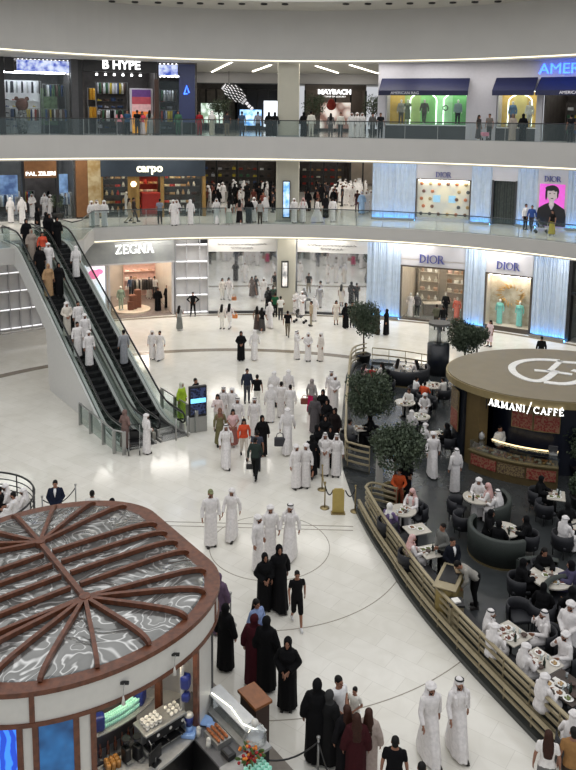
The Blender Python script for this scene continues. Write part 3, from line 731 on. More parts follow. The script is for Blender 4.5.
B().box((w/2, 3.5, 4.6), (w, 7, .1)).obj('shop_ceiling', PALEIN, e)
b = B(); b.box((.05, 3.5, 2.3), (.1, 7, 4.6)); b.obj('side_wall', PALEIN, e)
b = B(); b.box((w-.05, 3.7, 2.3), (.1, 6.4, 4.6)); b.obj('side_wall', PALEIN, e)
for y in (1.2, 3.2, 5.2): lightbar(e, wx+.2, w-.3, y, 4.5, 26, (255, 240, 225), .3)
B().box((w*.7, 6.8, 3.5), (w*.55, .05, 1.6)).obj('tan_wall_panel', mat('tan_leather_panel', (176, 140, 104), .5, var=.05), e)
shelf(ZT, w*.62, w*.98, 6.4, [.6, 1.3, 2.0, 2.7], 'pink lit wall shelves at the back of the fashion shop', mat('rosy_shelf', (222, 186, 172), .5), kinds=('shoe', 'handbag'), pal='pastel', what='the rosy shelves in the fashion shop', step=.6)
rack(ZT, w*.66, w*.92, 4.6, 'rail of dark clothes inside the fashion shop', 'the rail inside the fashion shop', 'street', [(30, 30, 34), (70, 66, 64), (190, 185, 178)])
b = empty('display_plinth', 'round pale plinth with brown crates inside the fashion shop', 'plinth', T=ZT @ M.Translation((w*.60, 2.1, .04)))
B().cyl((0, 0, 0), (0, 0, .10), 1.35, seg=40).obj('platform', mat('cream_plinth', (222, 208, 188), .4), b)
for (x, y, s, h, t) in ((.1, 0, .5, 1.0, 0), (.5, .3, .45, 1.3, 1), (-.1, -.25, .4, .6, 0)):
    o = B().box((0, 0, h/2), (s, s, h), bev=.02).obj('display_crate', mat('brown_leather_box', (112, 66, 44), .5, var=.15), None, T=ZT @ M.Translation((w*.60+x, 2.1+y, .14)))
    tag(o, ['low brown display crate at the front of the shop plinth', 'tall brown display crate on the shop plinth', 'middle brown display crate on the shop plinth'][[.6, 1.3, 1.0].index(h)], 'crate')
mannequin(ZT, w*.60-.75, 2.0, .14, (140, 158, 140), (150, 165, 148), 'mannequin in grey green suit on the round shop plinth', 'Ws')
# window with interior, right
def header(e, w, z0, z1, m, th=.3, y=.0): return B().box((w/2, y+th/2, (z0+z1)/2), (w, th, z1-z0)).obj('header', m, e)
DSIG = mat('slate_blue_letters', (70, 74, 140), .4)
curtain(GR1, 0, H0, 366.5, 400, 290, 'pleated pale blue wall panel right of the mirrored hoardings')
e, w = front('shop_window', 'large window showing bags, gowns and mannequins under DIOR letters', 'shop', G0, 0, 400, 464, 290); T = e.matrix_basis
header(e, w, 3.8, H0, GREYW); serif('DIOR', .56, DSIG, 'sign_letters', e, M.Translation((w*.49, -.06, 4.1)))
b = B()
for x in (.04, w-.04): b.box((x, .05, 1.9), (.1, .25, 3.8))
b.box((w/2, .05, 3.8), (w, .25, .1)); b.box((w/2, .05, .06), (w, .25, .12)); b.obj('frame', mat('bronze_frame', (96, 88, 80), .35, .6), e)
B().box((w/2, .06, 2.3), (w-.2, .03, 4.4)).obj('pane', GLASS, e)
shell(e, w, 4.3, 5, PALEIN); 
for y in (.8, 2.5, 4.2): lightbar(e, .3, w-.3, y, 4.15, 16, (255, 244, 230), .2)
shelf(T, .4, w*.42, 4.5, [.5, 1.2, 1.9, 2.6, 3.3], 'left wall shelves of pale bags inside the big window', PALEIN, kinds=('handbag', 'vase'), pal='pastel', what='the left shelves inside the big window', step=.5)
shelf(T, w*.55, w-.3, 4.5, [.5, 1.2, 1.9, 2.6, 3.3], 'right wall shelves of pale bags inside the big window', PALEIN, kinds=('handbag', 'folded_clothes'), pal='pastel', what='the right shelves inside the big window', step=.5)
b = empty('display_counter', 'taupe counter in the middle of the big window display', 'counter', T=T @ M.Translation((w*.47, 2.0, .04)))
B().box((0, 0, .4), (1.5, .7, .8), rz=.4).obj('cabinet', mat('taupe_counter', (120, 108, 98), .5), b); B().box((0, 0, .83), (1.6, .8, .06), rz=.4).obj('worktop', PALEIN, b)
mannequin(T, w*.14, .7, .04, (232, 218, 212), (60, 60, 60), 'mannequin in pale pink gown at the left of the big window', 'As')
mannequin(T, w*.24, .9, .04, (90, 84, 84), (40, 40, 44), 'mannequin in dark grey coat and trousers in the big window', 'Ws')
mannequin(T, w*.66, 1.8, .04, (40, 40, 46), (30, 30, 34), 'mannequin in black outfit deeper inside the big window', 'Ws')
mannequin(T, w*.88, .7, .04, (224, 118, 100), (60, 60, 60), 'mannequin in coral gown at the right of the big window', 'As')
curtain(GR1, 0, H0, 464, 485, 290, 'narrow pleated pale blue panel between the two ground level windows')
e, w = front('shop_window', 'window with pale swirling floral backdrop under DIOR letters', 'shop', G0, 0, 485, 532, 290); T = e.matrix_basis
header(e, w, 3.78, H0, GREYW); serif('DIOR', .5, DSIG, 'sign_letters', e, M.Translation((w*.48, -.06, 4.14)))
b = B()
for x in (.04, w-.04): b.box((x, .05, 1.9), (.1, .25, 3.8))
b.box((w/2, .05, 3.78), (w, .25, .1)); b.box((w/2, .05, .15), (w, .25, .3)); b.obj('frame', mat('bronze_frame', (96, 88, 80), .35, .6), e)
B().box((w/2, .9, 1.95), (w-.1, .1, 3.7)).obj('backdrop', mat('cream_swirl_backdrop', (206, 198, 180), .6, kind='noise', scale=2.2, rgb2=(176, 162, 140), bump=.3), e)
for sx in (.1, w-.1): B().box((sx, .45, 1.95), (.06, .8, 3.7)).obj('side_panel', PALEIN, e)
B().box((w/2, .45, .28), (w-.1, .85, .06)).obj('display_floor', PALEIN, e); B().box((w/2, .06, 2.3), (w-.2, .03, 4.3)).obj('pane', GLASS, e)
lightbar(e, .2, w-.2, .4, 3.66, 26, (255, 244, 225), .2); B().box((w/2, .45, 3.74), (w, .85, .05)).obj('display_ceiling', PALEIN, e)
b = B(); rnd = random.Random(3)
for i in range(70):
    a = rnd.uniform(0, PI*2); r = .55+rnd.uniform(-.12, .12); b.cap((w*.5+r*1.2*math.cos(a), .75, 2.3+r*math.sin(a)), (w*.5+(r+.2)*1.2*math.cos(a+.1), .7, 2.3+(r+.2)*math.sin(a+.1)), .035, .012, 6)
b.obj('gilded_wreath', mat('gilded_leaves', (190, 150, 90), .4, .5), e, True)
mannequin(T, w*.3, .45, .31, (130, 200, 190), (60, 60, 60), 'mannequin in turquoise gown at the left of the floral window', 'As')
mannequin(T, w*.73, .45, .31, (130, 200, 190), (60, 60, 60), 'mannequin in turquoise gown at the right of the floral window', 'As')
curtain(GR1, 0, H0, 532, 568, 300, 'wide pleated pale blue panel at the right end of the ground level')
e, w = front('dark_shopfront', 'black framed dark shop front at the right edge of the ground level', 'shop', G0, 0, 568, 640, 300)
for x in (.1, w*.5, w-.1): B().box((x, .1, H0/2), (.22, .4, H0)).obj('mullion', BLACK, e)
B().box((w/2, .1, 3.1), (w, .3, .16)).obj('transom', BLACK, e); B().box((w/2, .12, H0/2), (w, .03, H0)).obj('pane', GLASS, e)
shell(e, w, H0, 4, DARKIN); lightbar(e, .3, w-.3, 2, H0-.15, 2.5)
# ---- middle level -------------------------------------------------
H1 = Z2-.96-Z1
def tinted(x0, x1, h, e, y=.05): return B().box(((x0+x1)/2, y, h/2), (x1-x0, .03, h)).obj('pane', GLASS, e)
e, w = front('shopfront', 'tailoring shop with brown header reading PAL ZILERI', 'shop', G1, Z1, -6, 76, 195); T = e.matrix_basis
BRW = mat('brown_bronze_panel', (112, 76, 44), .4, .2, var=.1, scale=4)
q = lambda x: w*(x+6)/82
shell(e, w, H1, 5, DARKIN)
B().box(((q(24)+q(56))/2, -.05, 3.93), (q(56)-q(24), .4, 1.96)).obj('header', BRW, e)
text('PAL ZILERI', .37, emat('white_sign', (255, 255, 250), 1.6), 'sign_letters', e, M.Translation(((q(24)+q(56))/2, -.28, 3.12)), bold=.006, sx=1.15)
for (a, c) in ((-6, 23), (57, 75)):
    tinted(q(a), q(c), H1, e)
    B().box(((q(a)+q(c))/2, 1.6, 2.3), (q(c)-q(a)-.4, .1, 1.5)).obj('blue_display', mat('blue_window_screen', (120, 150, 190), .4, emit=.7, scale=1.5, rgb2=(60, 80, 120)), e)
for x in (23, 57): B().box((q(x), .05, H1/2), (.2, .35, H1)).obj('mullion', BLACK, e)
for y in (.8, 2.8): lightbar(e, .3, w-.3, y, H1-.12, 14, (235, 242, 255), .2)
rack(T, q(0), q(18), 1.2, 'clothes rail behind the left window of the tailoring shop', 'the left rail of the tailoring shop', 'blue')
rack(T, q(60), q(74), 1.2, 'clothes rail behind the right window of the tailoring shop', 'the right rail of the tailoring shop', 'blue')
rack(T, q(28), q(40), 3.4, 'clothes rail at the back of the tailoring shop entrance', 'the back rail of the tailoring shop', 'street')
e, w = front('cladding_panel', 'brown bronze wall cladding between two middle level shops', 'wall panel', G1, Z1, 76, 88, 195)
B().box((w/2, .1, H1/2), (w, .5, H1)).obj('panel', BRW, e); B().box((w/2, .08, .06), (w+.02, .5, .12)).obj('skirting', BLACK, e)
e, w = front('cladding_panel', 'mottled gold and beige wall cladding left of the carpo sign', 'wall panel', G1, Z1, 88, 101, 195)
B().box((w/2, .1, H1/2), (w, .6, H1)).obj('panel', mat('mottled_gold', (150, 124, 78), .35, .4, scale=2, rgb2=(186, 170, 134)), e); B().box((w/2, .08, .06), (w+.02, .6, .12)).obj('skirting', BLACK, e)
e, w = front('shopfront', 'nut and chocolate shop with dark header reading carpo', 'shop', G1, Z1, 101, 205, 195); T = e.matrix_basis
q = lambda x: w*(x-101)/104
shell(e, w, H1, 4.5, DARKIN)
B().box((w/2, -.05, 3.9), (w, .4, 1.9)).obj('header', mat('dark_teal_header', (38, 48, 58), .4), e)
text('carpo', .80, emat('cream_sign', (230, 228, 205), 1.1), 'sign_letters', e, M.Translation((q(149), -.3, 3.30)), bold=.03)
GW = mat('brass_frame', (150, 120, 70), .35, .6)
for a in (101.5, 129, 137, 161.5, 204): B().box((q(a), .1, 1.5), (.25, .4, 3.0)).obj('mullion', GW, e)
B().box(((q(129)+q(137))/2, .15, 1.5), (q(137)-q(129), .2, 3.0)).obj('brass_pilaster', GW, e)
B().ell((q(133), -.1, 2.4), (.2, .16, .2)).obj('globe_light', emat('globe', (255, 225, 180), 4), e, True)
tinted(q(102), q(129), 3, e); tinted(q(162), q(204), 3, e)
for y in (.5, 2.4): lightbar(e, .3, w-.3, y, 3.6, 16, (255, 225, 185), .2)
shelf(T, q(103), q(128), 1.2, [.3, .9, 1.5, 2.1, 2.7], 'jar shelves behind the left window of the nut shop', DARKIN, kinds=('vase', 'shoe_box'), pal='books', what='the left shelves of the nut shop', step=.4)
shelf(T, q(139), q(160), 3.6, [.3, .9, 1.5, 2.1, 2.7], 'red shelves at the back of the nut shop entrance', mat('red_shelf', (150, 40, 30), .5), kinds=('shoe_box', 'vase'), pal='books', what='the red shelves of the nut shop', step=.36)
shelf(T, q(164), q(203), 1.2, [.3, .9, 1.5, 2.1, 2.7], 'jar shelves behind the right window of the nut shop', DARKIN, kinds=('vase', 'shoe_box'), pal='books', what='the right shelves of the nut shop', step=.4)
o = B().box((0, 0, .8), (1.5, .9, 1.6), bev=.05).obj('display_stall', mat('red_stall', (150, 32, 24), .5), None, T=T @ M.Translation((q(152), 1.6, .04))); tag(o, 'red display stall inside the nut shop entrance', 'stall')
# the boutique on the right of the middle level
CG1 = (G1[0], G1[1], G1[2]-.05)
curtain(CG1, Z1, H1, 372, 415.5, 195, 'pleated pale blue wall panel beside the middle level gallery')
def signs(e, w, h, txt='DIOR', s=.36): header(e, w, h, H1, GREYW); (serif(txt, s, DSIG, 'sign_letters', e, M.Translation((w*.5, -.06, 3.17))) if txt.strip() else None)
e, w = front('shop_window', 'lit middle level window with a cream grid of small ornaments', 'shop', G1, Z1, 415.5, 471, 195); T = e.matrix_basis
signs(e, w, 2.98)
B().box((w/2, .35, 1.6), (w-.2, .06, 2.75)).obj('backdrop', mat('cream_tile_backdrop', (226, 214, 190), .5, kind='voronoi', scale=.9, rgb2=(202, 196, 186), emit=.25), e)
B().box((w/2, .2, .12), (w, .5, .24)).obj('sill', GREYW, e)
b = B()
for x in (.05, w-.05): b.box((x, .1, 1.5), (.1, .3, 3.))
b.box((w/2, .1, 2.98), (w, .3, .08)); b.obj('frame', mat('bronze_frame', (96, 88, 80), .35, .6), e)
rnd = random.Random(5)
for r in range(5):
    for c_ in range(6):
        x = w*(.1+.16*c_+(.04 if r % 2 else 0)); z = .5+.54*r
        if 1 <= r <= 3 and 2 <= c_ <= 3: continue
        o = B().lathe([(.001, 0), (.09, .0), (.13, .05), (.09, .09), (.001, .09)], 12).obj('ornament', cmat(rnd.choice([(120, 80, 60), (200, 120, 80), (90, 90, 90), (190, 160, 110)]), 'orn', .4), e, True, M.Translation((x, .3, z)) @ M.Rotation(PI/2, 4, 'X'))
B().box((w*.38, .28, 1.6), (.5, .05, .5)).obj('blue_plaque', mat('pale_blue_plaque', (150, 190, 215), .4, emit=.6), e)
B().box((w*.66, .28, 1.6), (.5, .05, .5)).obj('blue_plaque', mat('pale_blue_plaque', (150, 190, 215), .4), e)
lightbar(e, .2, w-.2, .15, 2.92, 26, (255, 240, 215), .08); tinted(.1, w-.1, 2.95, e, .0)
curtain(CG1, Z1, H1, 471, 491.5, 195, 'narrow pleated pale blue panel left of the dark doorway')
e, w = front('doorway', 'tall dark doorway with hanging strips on the middle level', 'door', G1, Z1, 491.5, 516.5, 200); signs(e, w, 3.06, ' ')
B().box((w/2, .7, 1.55), (w, .1, 3.1)).obj('back_panel', DARKW, e)
for i in range(9): B().box((.2+(w-.4)*i/8, .45+.06*(i % 3), 1.55), (.12, .04, 3.)).obj('hanging_strip', mat('dark_olive_strip', (74, 80, 76), .3, .4, var=.2), e)
b = B()
for x in (.05, w-.05): b.box((x, .1, 1.55), (.12, .3, 3.1))
b.obj('frame', DGREY, e)
curtain(CG1, Z1, H1, 516.5, 537, 200, 'narrow pleated pale blue panel right of the dark doorway')
e, w = front('portrait_poster', 'pink poster of a dark haired person in black jacket', 'poster', G1, Z1, 537, 567, 200); signs(e, w, 3.1, 'DIOR', .36)
B().box((w/2, .1, 1.55), (w, .2, 3.1)).obj('backing', GREYW, e)
B().box((w/2, -.02, 1.58), (w-.3, .06, 2.85)).obj('pink_ground', mat('magenta_print', (226, 96, 206), .5, emit=.35), e)
b = B(); X = w*.5
b.loft([((X, -.06, .17), .95, .015, None), ((X, -.06, .9), .95, .015, None), ((X, -.06, 1.35), .86, .02, None), ((X-.02, -.06, 1.62), .45, .02, None), ((X, -.06, 1.75), .2, .02, None)], 24); b.obj('black_jacket', mat('black_print', (26, 24, 26), .5), e, True)
b = B(); b.loft([((X, -.085, 1.3), .04, .01, None), ((X, -.085, 1.6), .17, .01, None), ((X, -.085, 1.95), .15, .01, None)], 16); b.ell((X+.02, -.09, 2.32), (.34, .015, .46), 24); b.obj('pale_face', mat('grey_print_face', (205, 190, 190), .5), e, True)
b = B(); b.ell((X+.02, -.075, 2.52), (.44, .01, .42), 24); b.ell((X-.12, -.11, 2.72), (.32, .012, .17), 20); b.ell((X+.24, -.11, 2.68), (.14, .012, .17), 16); b.ell((X-.36, -.1, 2.35), (.07, .012, .42), 16); b.ell((X+.38, -.1, 2.4), (.05, .012, .34), 16); b.obj('dark_hair', mat('black_print', (26, 24, 26), .5), e, True)
b = B(); b.ell((X-.12, -.115, 2.38), (.07, .01, .025)); b.ell((X+.16, -.115, 2.38), (.07, .01, .025)); b.ell((X+.03, -.115, 2.05), (.09, .01, .03)); b.obj('facial_features', mat('black_print', (26, 24, 26), .5), e, True)
curtain(CG1, Z1, H1, 567, 640, 200, 'pleated pale blue panel at the right end of the middle level')
# middle level gallery that runs back between the shops: walls and far shops
def backroom(z, h, xa, xb, y, label, m, D0=57, D1=90):
    e = empty('gallery_wall', label, 'wall'); 
    for (x, sg) in ((xa, -1), (xb, 1)):
        p = CAM + ray(x, y)*(D0/ray(x, y).y); r = CAM + ray(x, y)*(D1/ray(x, y).y)
        b = B(); b.bar([(p.x+sg*.15, D0, z+h/2), (p.x+sg*.15+(r.x-p.x)*.55, D1, z+h/2)], .3, h); b.obj('side_wall', m, e)
    return e
def farshop(z, h, xa, xb, y, D, label, m, lit, sign=None):
    a = CAM+ray(xa, y)*(D/ray(xa, y).y); c = CAM+ray(xb, y)*(D/ray(xb, y).y); w = c.x-a.x; T = M.Translation((a.x, D, z))
    e = empty('shopfront', label, 'shop', T=T)
    shell(e, w, h, 3, m); B().box((w/2, .1, h-.5), (w, .4, 1.0)).obj('header', m, e)
    lightbar(e, .3, w-.3, 1.5, h-.2, lit, (255, 240, 225), .4)
    n = 4
    for i in range(n+1): B().box((w*i/n, .1, h/2-.5), (.15, .2, h-1.)).obj('mullion', BLACK, e)
    return e, w, T
e, w, T = farshop(Z1, H1, 196, 278, 190, 76, 'dark far shop front behind the left crowd of the middle level', DARKIN, 2.5)
shelf(T, .5, w-.5, 2.2, [.6, 1.3, 2.0], 'long shelf inside the dark far shop of the middle level', DARKIN, kinds=('folded_clothes', 'handbag'), pal='street', what='the long shelf of the dark far shop', step=.7)
e, w, T = farshop(Z1, H1, 297, 350, 190, 76, 'far shop front with red displays in the middle level gallery', DARKIN, 3)
text('Brand', .5, emat('white_sign', (255, 255, 250), 1.6), 'sign_letters', e, M.Translation((w*.25, -.2, H1-.7))) if False else None
shelf(T, .5, w-.5, 2.2, [.6, 1.3, 2.0], 'long shelf of red goods inside the far shop of the middle level', DARKIN, kinds=('folded_clothes', 'shoe_box'), pal='books', what='the red goods shelf of the far shop', step=.7)
e, w, T = farshop(Z1, H1, 350, 400, 190, 84, 'pale far shop front behind the white robed crowd', PALEIN, 4)
for (x0, x1, D, dz) in ((256, 259, 66, 0), (332, 337, 66, 0)):
    a = CAM+ray(x0, 172)*(D/ray(x0, 172).y)
    o = B().bar([(a.x-.9, D-4, Z1+H1-.05), (a.x+.2, D+5, Z1+H1-.05)], .12, .06).obj('ceiling_light', emat('line_light', (255, 246, 225), 6)); tag(o, 'slanting line of light on the middle level ceiling, %s of the pillar' % ('left' if x0 < 300 else 'right'), 'ceiling light')
# pillar screen
e, w = front('advert_screen', 'small lit blue screen mounted on the middle level pillar', 'screen', (G1[0], G1[1], 34.8), Z1, 283.5, 289.5, 190)
B().box((w/2, 0, 1.6), (w+.1, .12, 2.6)).obj('frame', BLACK, e); B().box((w/2, -.07, 1.6), (w, .02, 2.45)).obj('display', mat('blue_advert', (90, 150, 210), .3, emit=1.2, scale=3, rgb2=(200, 220, 240)), e)
e, w = front('advert_screen', 'small lit white screen mounted on the ground level pillar', 'screen', (G0[0], G0[1], G0[2]-.45), 0, 282, 287.5, 285)
B().box((w/2, 0, 2.9), (w+.12, .12, 1.9)).obj('frame', BLACK, e); B().box((w/2, -.07, 2.9), (w-.05, .02, 1.7)).obj('display', mat('white_advert', (225, 220, 215), .3, emit=.8, scale=3, rgb2=(120, 120, 120)), e)
# ---- top level ----------------------------------------------------
H2 = Z3-Z2
def band(e, x0, x1, z, y, label='picture_band'):
    m = mat('blue_film_picture', (40, 66, 160), .4, emit=1.0, scale=2.2, rgb2=(205, 215, 238))
    B().box(((x0+x1)/2, y, z), (x1-x0, .08, .75)).obj(label, m, e)
    n = int((x1-x0)/.28); bl = emat('white_bulb', (255, 255, 255), 3.)
    for s in (-.46, .46):
        b = B()
        for i in range(n+1): b.ell((x0+.1+(x1-x0-.2)*i/n, y-.05, z+s), (.06, .05, .05), 8)
        b.obj('bulb_row', bl, e)
def lev2(xa, xb, label): return front('shopfront', label, 'shop', G2, Z2, xa, xb, 95)
e, w = lev2(-14, 72, 'streetwear shop with blue picture band and white bulb rows at the far left'); T = e.matrix_basis; q = lambda x: w*(x+14)/86
shell(e, w, H2, 5, DARKIN); band(e, q(17), q(70), H2-.52, .1)
B().box((q(1), .0, H2/2), (q(4)-q(-2), .4, H2)).obj('dark_pillar', BLACK, e); B().box((q(9.5), .05, H2-.5), (q(14)-q(5), .2, .95)).obj('black_sign_box', BLACK, e)
tinted(q(5), q(71), H2-1.1, e)
for y in (.5, 2.0): lightbar(e, .3, w-.3, y, H2-.9, 16, (240, 245, 255), .15)
B().box((q(24), 2.6, 1.9), (q(43)-q(4), .1, 3.6)).obj('white_display_wall', mat('white_display', (225, 225, 225), .5), e)
shelf(T, q(6), q(43), 2.2, [.5, .95, 1.4, 1.85, 2.3], 'white shoe wall inside the far left streetwear shop', mat('white_display', (225, 225, 225), .5), kinds=('shoe',), pal='street', what='the white wall of the far left streetwear shop', step=.45, sc=.9)
rack(T, q(10), q(42), 1.0, 'clothes rail in front of the white shoe wall', 'the rail by the white shoe wall', 'street')
rack(T, q(7), q(44), 1.9, 'high rail of jackets above the white shoe wall', 'the high rail above the shoe wall', 'street', [(30, 30, 34), (60, 62, 70), (200, 200, 200)], 3.6, .34)
rack(T, q(46), q(70), 1.9, 'high rail of clothes right of the white shoe wall', 'the high rail right of the shoe wall', 'street', None, 3.4, .2)
rack(T, q(46), q(70), 1.4, 'clothes rail right of the white shoe wall', 'the rail right of the shoe wall', 'street')
B().box((q(55), 3, 1.9), (q(64)-q(46), .1, 2.6)).obj('green_display_wall', mat('moss_wall', (110, 130, 95), .7, var=.3, scale=4), e)
b = empty('bear_mascot_sculpture', 'brown round headed shop figure in patterned suit among the rails', 'statue', T=T @ M.Translation((q(22), .75, 0)))
B().cap((0, 0, 2.0), (0, 0, 2.05), .42, .4, 16).obj('head', mat('brown_plush', (96, 62, 50), .9), b, True)
B().cap((0, 0, .5), (0, 0, 1.4), .38, .3, 16).obj('torso', mat('patterned_suit', (150, 150, 150), .8, scale=8, rgb2=(30, 30, 30)), b, True)
for s in (1, -1): B().ell((s*.34, 0, 2.4), (.15, .1, .15)).obj('ear', mat('brown_plush', (96, 62, 50), .9), b, True); B().cap((s*.16, 0, .12), (s*.16, 0, .6), .14, .16).obj('leg', mat('patterned_suit', (150, 150, 150), .8), b, True)
b['label'] = 'round headed figure in patterned suit standing among the rails'; b.name = 'display_figure'
e, w = front('pillar', 'dark grey pillar left of the B HYPE sign', 'pillar', (G2[0], G2[1], 36.6), Z2, 71.5, 83, 95)
B().box((w*.3, .3, H2/2), (w*.6, .7, H2)).obj('grey_cladding', DGREY, e); B().box((w*.8, .35, H2/2), (w*.4, .5, H2)).obj('black_cladding', BLACK, e)
e, w = lev2(83, 157, 'streetwear shop with black header reading B HYPE'); T = e.matrix_basis; q = lambda x: w*(x-83)/74
shell(e, w, H2, 5, DARKIN)
B().box((w/2, -.1, 4.73), (w, .4, .8)).obj('header', BLACK, e)
text('B HYPE', .82, emat('white_sign2', (255, 255, 255), 2.2), 'sign_letters', e, M.Translation((q(121), -.35, 4.54)), bold=.02)
for y in (.6, 2.2): lightbar(e, .3, w-.3, y, H2-.3, 14, (240, 245, 255), .2)
for i in range(6): B().cyl((q(97)+i*.6, .25, H2-1.0), (q(97)+i*.6, .25, H2-.86), .09, .06, 10).obj('spotlight', emat('spot_face', (255, 255, 255), 6), e)
rack(T, q(88), q(96), .9, 'rail of mustard yellow clothes at the left of the B HYPE shop', 'the mustard yellow rail', 'street', [(210, 160, 50), (190, 140, 40)], 3.2, .09)
rack(T, q(88.5), q(97), .7, 'lower rail of mustard yellow clothes in the B HYPE shop', 'the lower mustard yellow rail', 'street', [(210, 160, 50), (190, 140, 40)], 1.9, .09)
shelf(T, q(98), q(130), 3.6, [.4, .9, 1.4, 1.9, 2.4, 2.9], 'shoe shelves at the back of the B HYPE shop', DARKIN, kinds=('shoe', 'shoe_box', 'handbag'), pal='street', what='the back shelves of the B HYPE shop', step=.5)
rack(T, q(97.5), q(131), 3.2, 'high rail of coloured clothes across the back of the B HYPE shop', 'the high back rail of the B HYPE shop', 'street', None, 3.7, .16)
rack(T, q(100), q(128), 2.2, 'rail of dark clothes in the middle of the B HYPE shop', 'the dark rail of the B HYPE shop', 'street')
b = empty('poster_stand', 'big orange and purple banded poster inside the B HYPE shop', 'poster', T=T @ M.Translation((q(131), 1.4, 0))); pw = q(155)-q(131)
B().box((pw/2, .06, 1.75), (pw, .08, 3.1)).obj('frame', GREYW, b)
for i, c_ in enumerate([(232, 160, 40), (226, 150, 40), (220, 120, 50), (190, 150, 150), (150, 60, 70), (80, 46, 100)]):
    B().box((pw/2, .0, .35+.52*i), (pw-.3, .05, .52)).obj('colour_band', mat('band_%d' % i, c_, .5, emit=.5, var=.1, scale=5), b)
e, w = front('pillar', 'narrow bronze mesh pillar right of the B HYPE shop', 'pillar', (G2[0], G2[1], 36.6), Z2, 154.5, 158.5, 95)
B().box((w/2, .2, H2/2-.6), (w, .4, H2-1.2)).obj('shaft', mat('bronze_mesh', (70, 52, 44), .4, .5, var=.3, scale=12), e); B().box((w/2, .2, .05), (w+.05, .45, .1)).obj('base', BLACK, e)
e, w = lev2(158, 197, 'streetwear shop with blue panel and white rail displays beside the gallery'); T = e.matrix_basis; q = lambda x: w*(x-158)/39
shell(e, w, H2, 5, DARKIN); band(e, q(159), q(178), H2-.55, .1)
B().box((q(187), .1, H2/2+.4), (q(195)-q(179), .15, H2-1.)).obj('dark_blue_panel', mat('navy_panel', (40, 48, 84), .4, emit=.15), e)
b = B(); b.tube([(q(184), -.02, 2.9), (q(186.8), -.02, 3.5), (q(189), -.02, 3.0)], .05, 6); b.tube([(q(184), -.02, 2.9), (q(187.5), -.02, 2.95)], .04, 6); b.obj('blue_emblem', emat('blue_neon', (60, 110, 255), 3.5), e)
lightbar(e, .3, w-.3, 1.2, H2-.9, 14, (240, 245, 255), .2); tinted(.1, w-.1, H2-1.3, e)
shelf(T, q(160), q(176), 3.4, [.4, .9, 1.4, 1.9, 2.4], 'shoe shelves behind the glass beside the gallery', DARKIN, kinds=('shoe', 'shoe_box'), pal='street', what='the shelves beside the top gallery', step=.5)
rack(T, q(160), q(178), 1.8, 'high rail of clothes behind the glass beside the gallery', 'the high rail beside the top gallery', 'street', None, 3.2, .2)
rack(T, q(160), q(192), 1.0, 'clothes rail behind the glass beside the gallery', 'the rail beside the top gallery', 'street')
# top gallery going back
e = struct(empty('ceiling_bulkhead', None, None, (0, 0, Z2)))
a = CAM+ray(197, 85)*(68/ray(197, 85).y); c = CAM+ray(378, 85)*(68/ray(378, 85).y)
B().box(((a.x+c.x)/2, 68, H2-.46), (c.x-a.x+4, .3, .9)).obj('panel', GREYW, e)
B().box(((a.x+c.x)/2, 67.8, H2-.92), (c.x-a.x+4, .1, .06)).obj('edge_trim', DGREY, e)
for i, (x0, y0, x1, y1) in enumerate(((212, 72, 232, 62), (253, 71.5, 271, 65), (316, 66, 338, 73), (350, 65, 378, 73.5))):
    p = P(x0, y0, Z3-.03); r_ = P(x1, y1, Z3-.03)
    o = B().bar([p, r_], .12, .05).obj('ceiling_light', emat('line_light', (255, 246, 225), 6)); tag(o, ['leftmost', 'second from left', 'third from left', 'rightmost'][i] + ' slanting line of light on the top gallery ceiling', 'ceiling light')
e, w, T = farshop(Z2, H2, 236, 278, 100, 80, 'black far shop front behind the spotted sculpture', BLACK, 4.)
B().box((w*.85, .0, 1.7), (1.6, .1, 2.6)).obj('lit_doorway', emat('white_doorway', (235, 240, 250), 1.4), e); B().box((w*.35, .0, 1.3), (2.2, .1, 1.6)).obj('blue_display', mat('blue_window_glow', (80, 150, 220), .4, emit=1.5, scale=2, rgb2=(200, 230, 250)), e)
text('streetwear', .45, cmat((150, 150, 160), 'paint'), 'sign_letters', e, M.Translation((w*.62, -.15, H2-1.1)), sx=1.0) if False else None
e, w, T = farshop(Z2, H2, 196, 236, 100, 80, 'far shop front with lit white grid at the left of the top gallery', DARKIN, 3.)
B().box((w*.4, .0, 1.7), (w*.55, .1, 2.0)).obj('lit_grid', mat('white_green_grid', (222, 235, 225), .4, emit=1.5, kind='voronoi', scale=1.6, rgb2=(120, 140, 120)), e)
e, w, T = farshop(Z2, H2, 305, 366, 100, 80, 'taupe far shop front with MAYBACH letters', mat('taupe_wall', (120, 112, 104), .6), 3.)
text('MAYBACH', .62, emat('white_sign2', (255, 255, 255), 2.2), 'sign_letters', e, M.Translation((w*.48, -.2, H2-1.35)), bold=.03, sx=1.15)
text('ICONS OF LUXURY', .22, emat('white_sign', (255, 255, 250), 1.6), 'sign_small_letters', e, M.Translation((w*.48, -.2, H2-1.68)), sx=1.2)
B().box((w*.5, .0, 1.6), (w*.5, .1, 2.6)).obj('lit_doorway', mat('warm_white_doorway', (220, 210, 200), .4, emit=1.1, kind='voronoi', scale=.8, rgb2=(120, 90, 80)), e)
o = B().cap((0, 0, 0), (0, 0, .3), .5, .35, 14).obj('paper_lantern', mat('red_ornament', (176, 60, 48), .6), None, True, M.Translation((T.translation.x+w*.42, 78.5, Z2+2.6))); tag(o, 'red hanging ornament before the MAYBACH shop', 'ornament')
B().cyl((0, 0, .6), (0, 0, H2-2.6), .012, seg=6).obj('cord', BLACK, o)
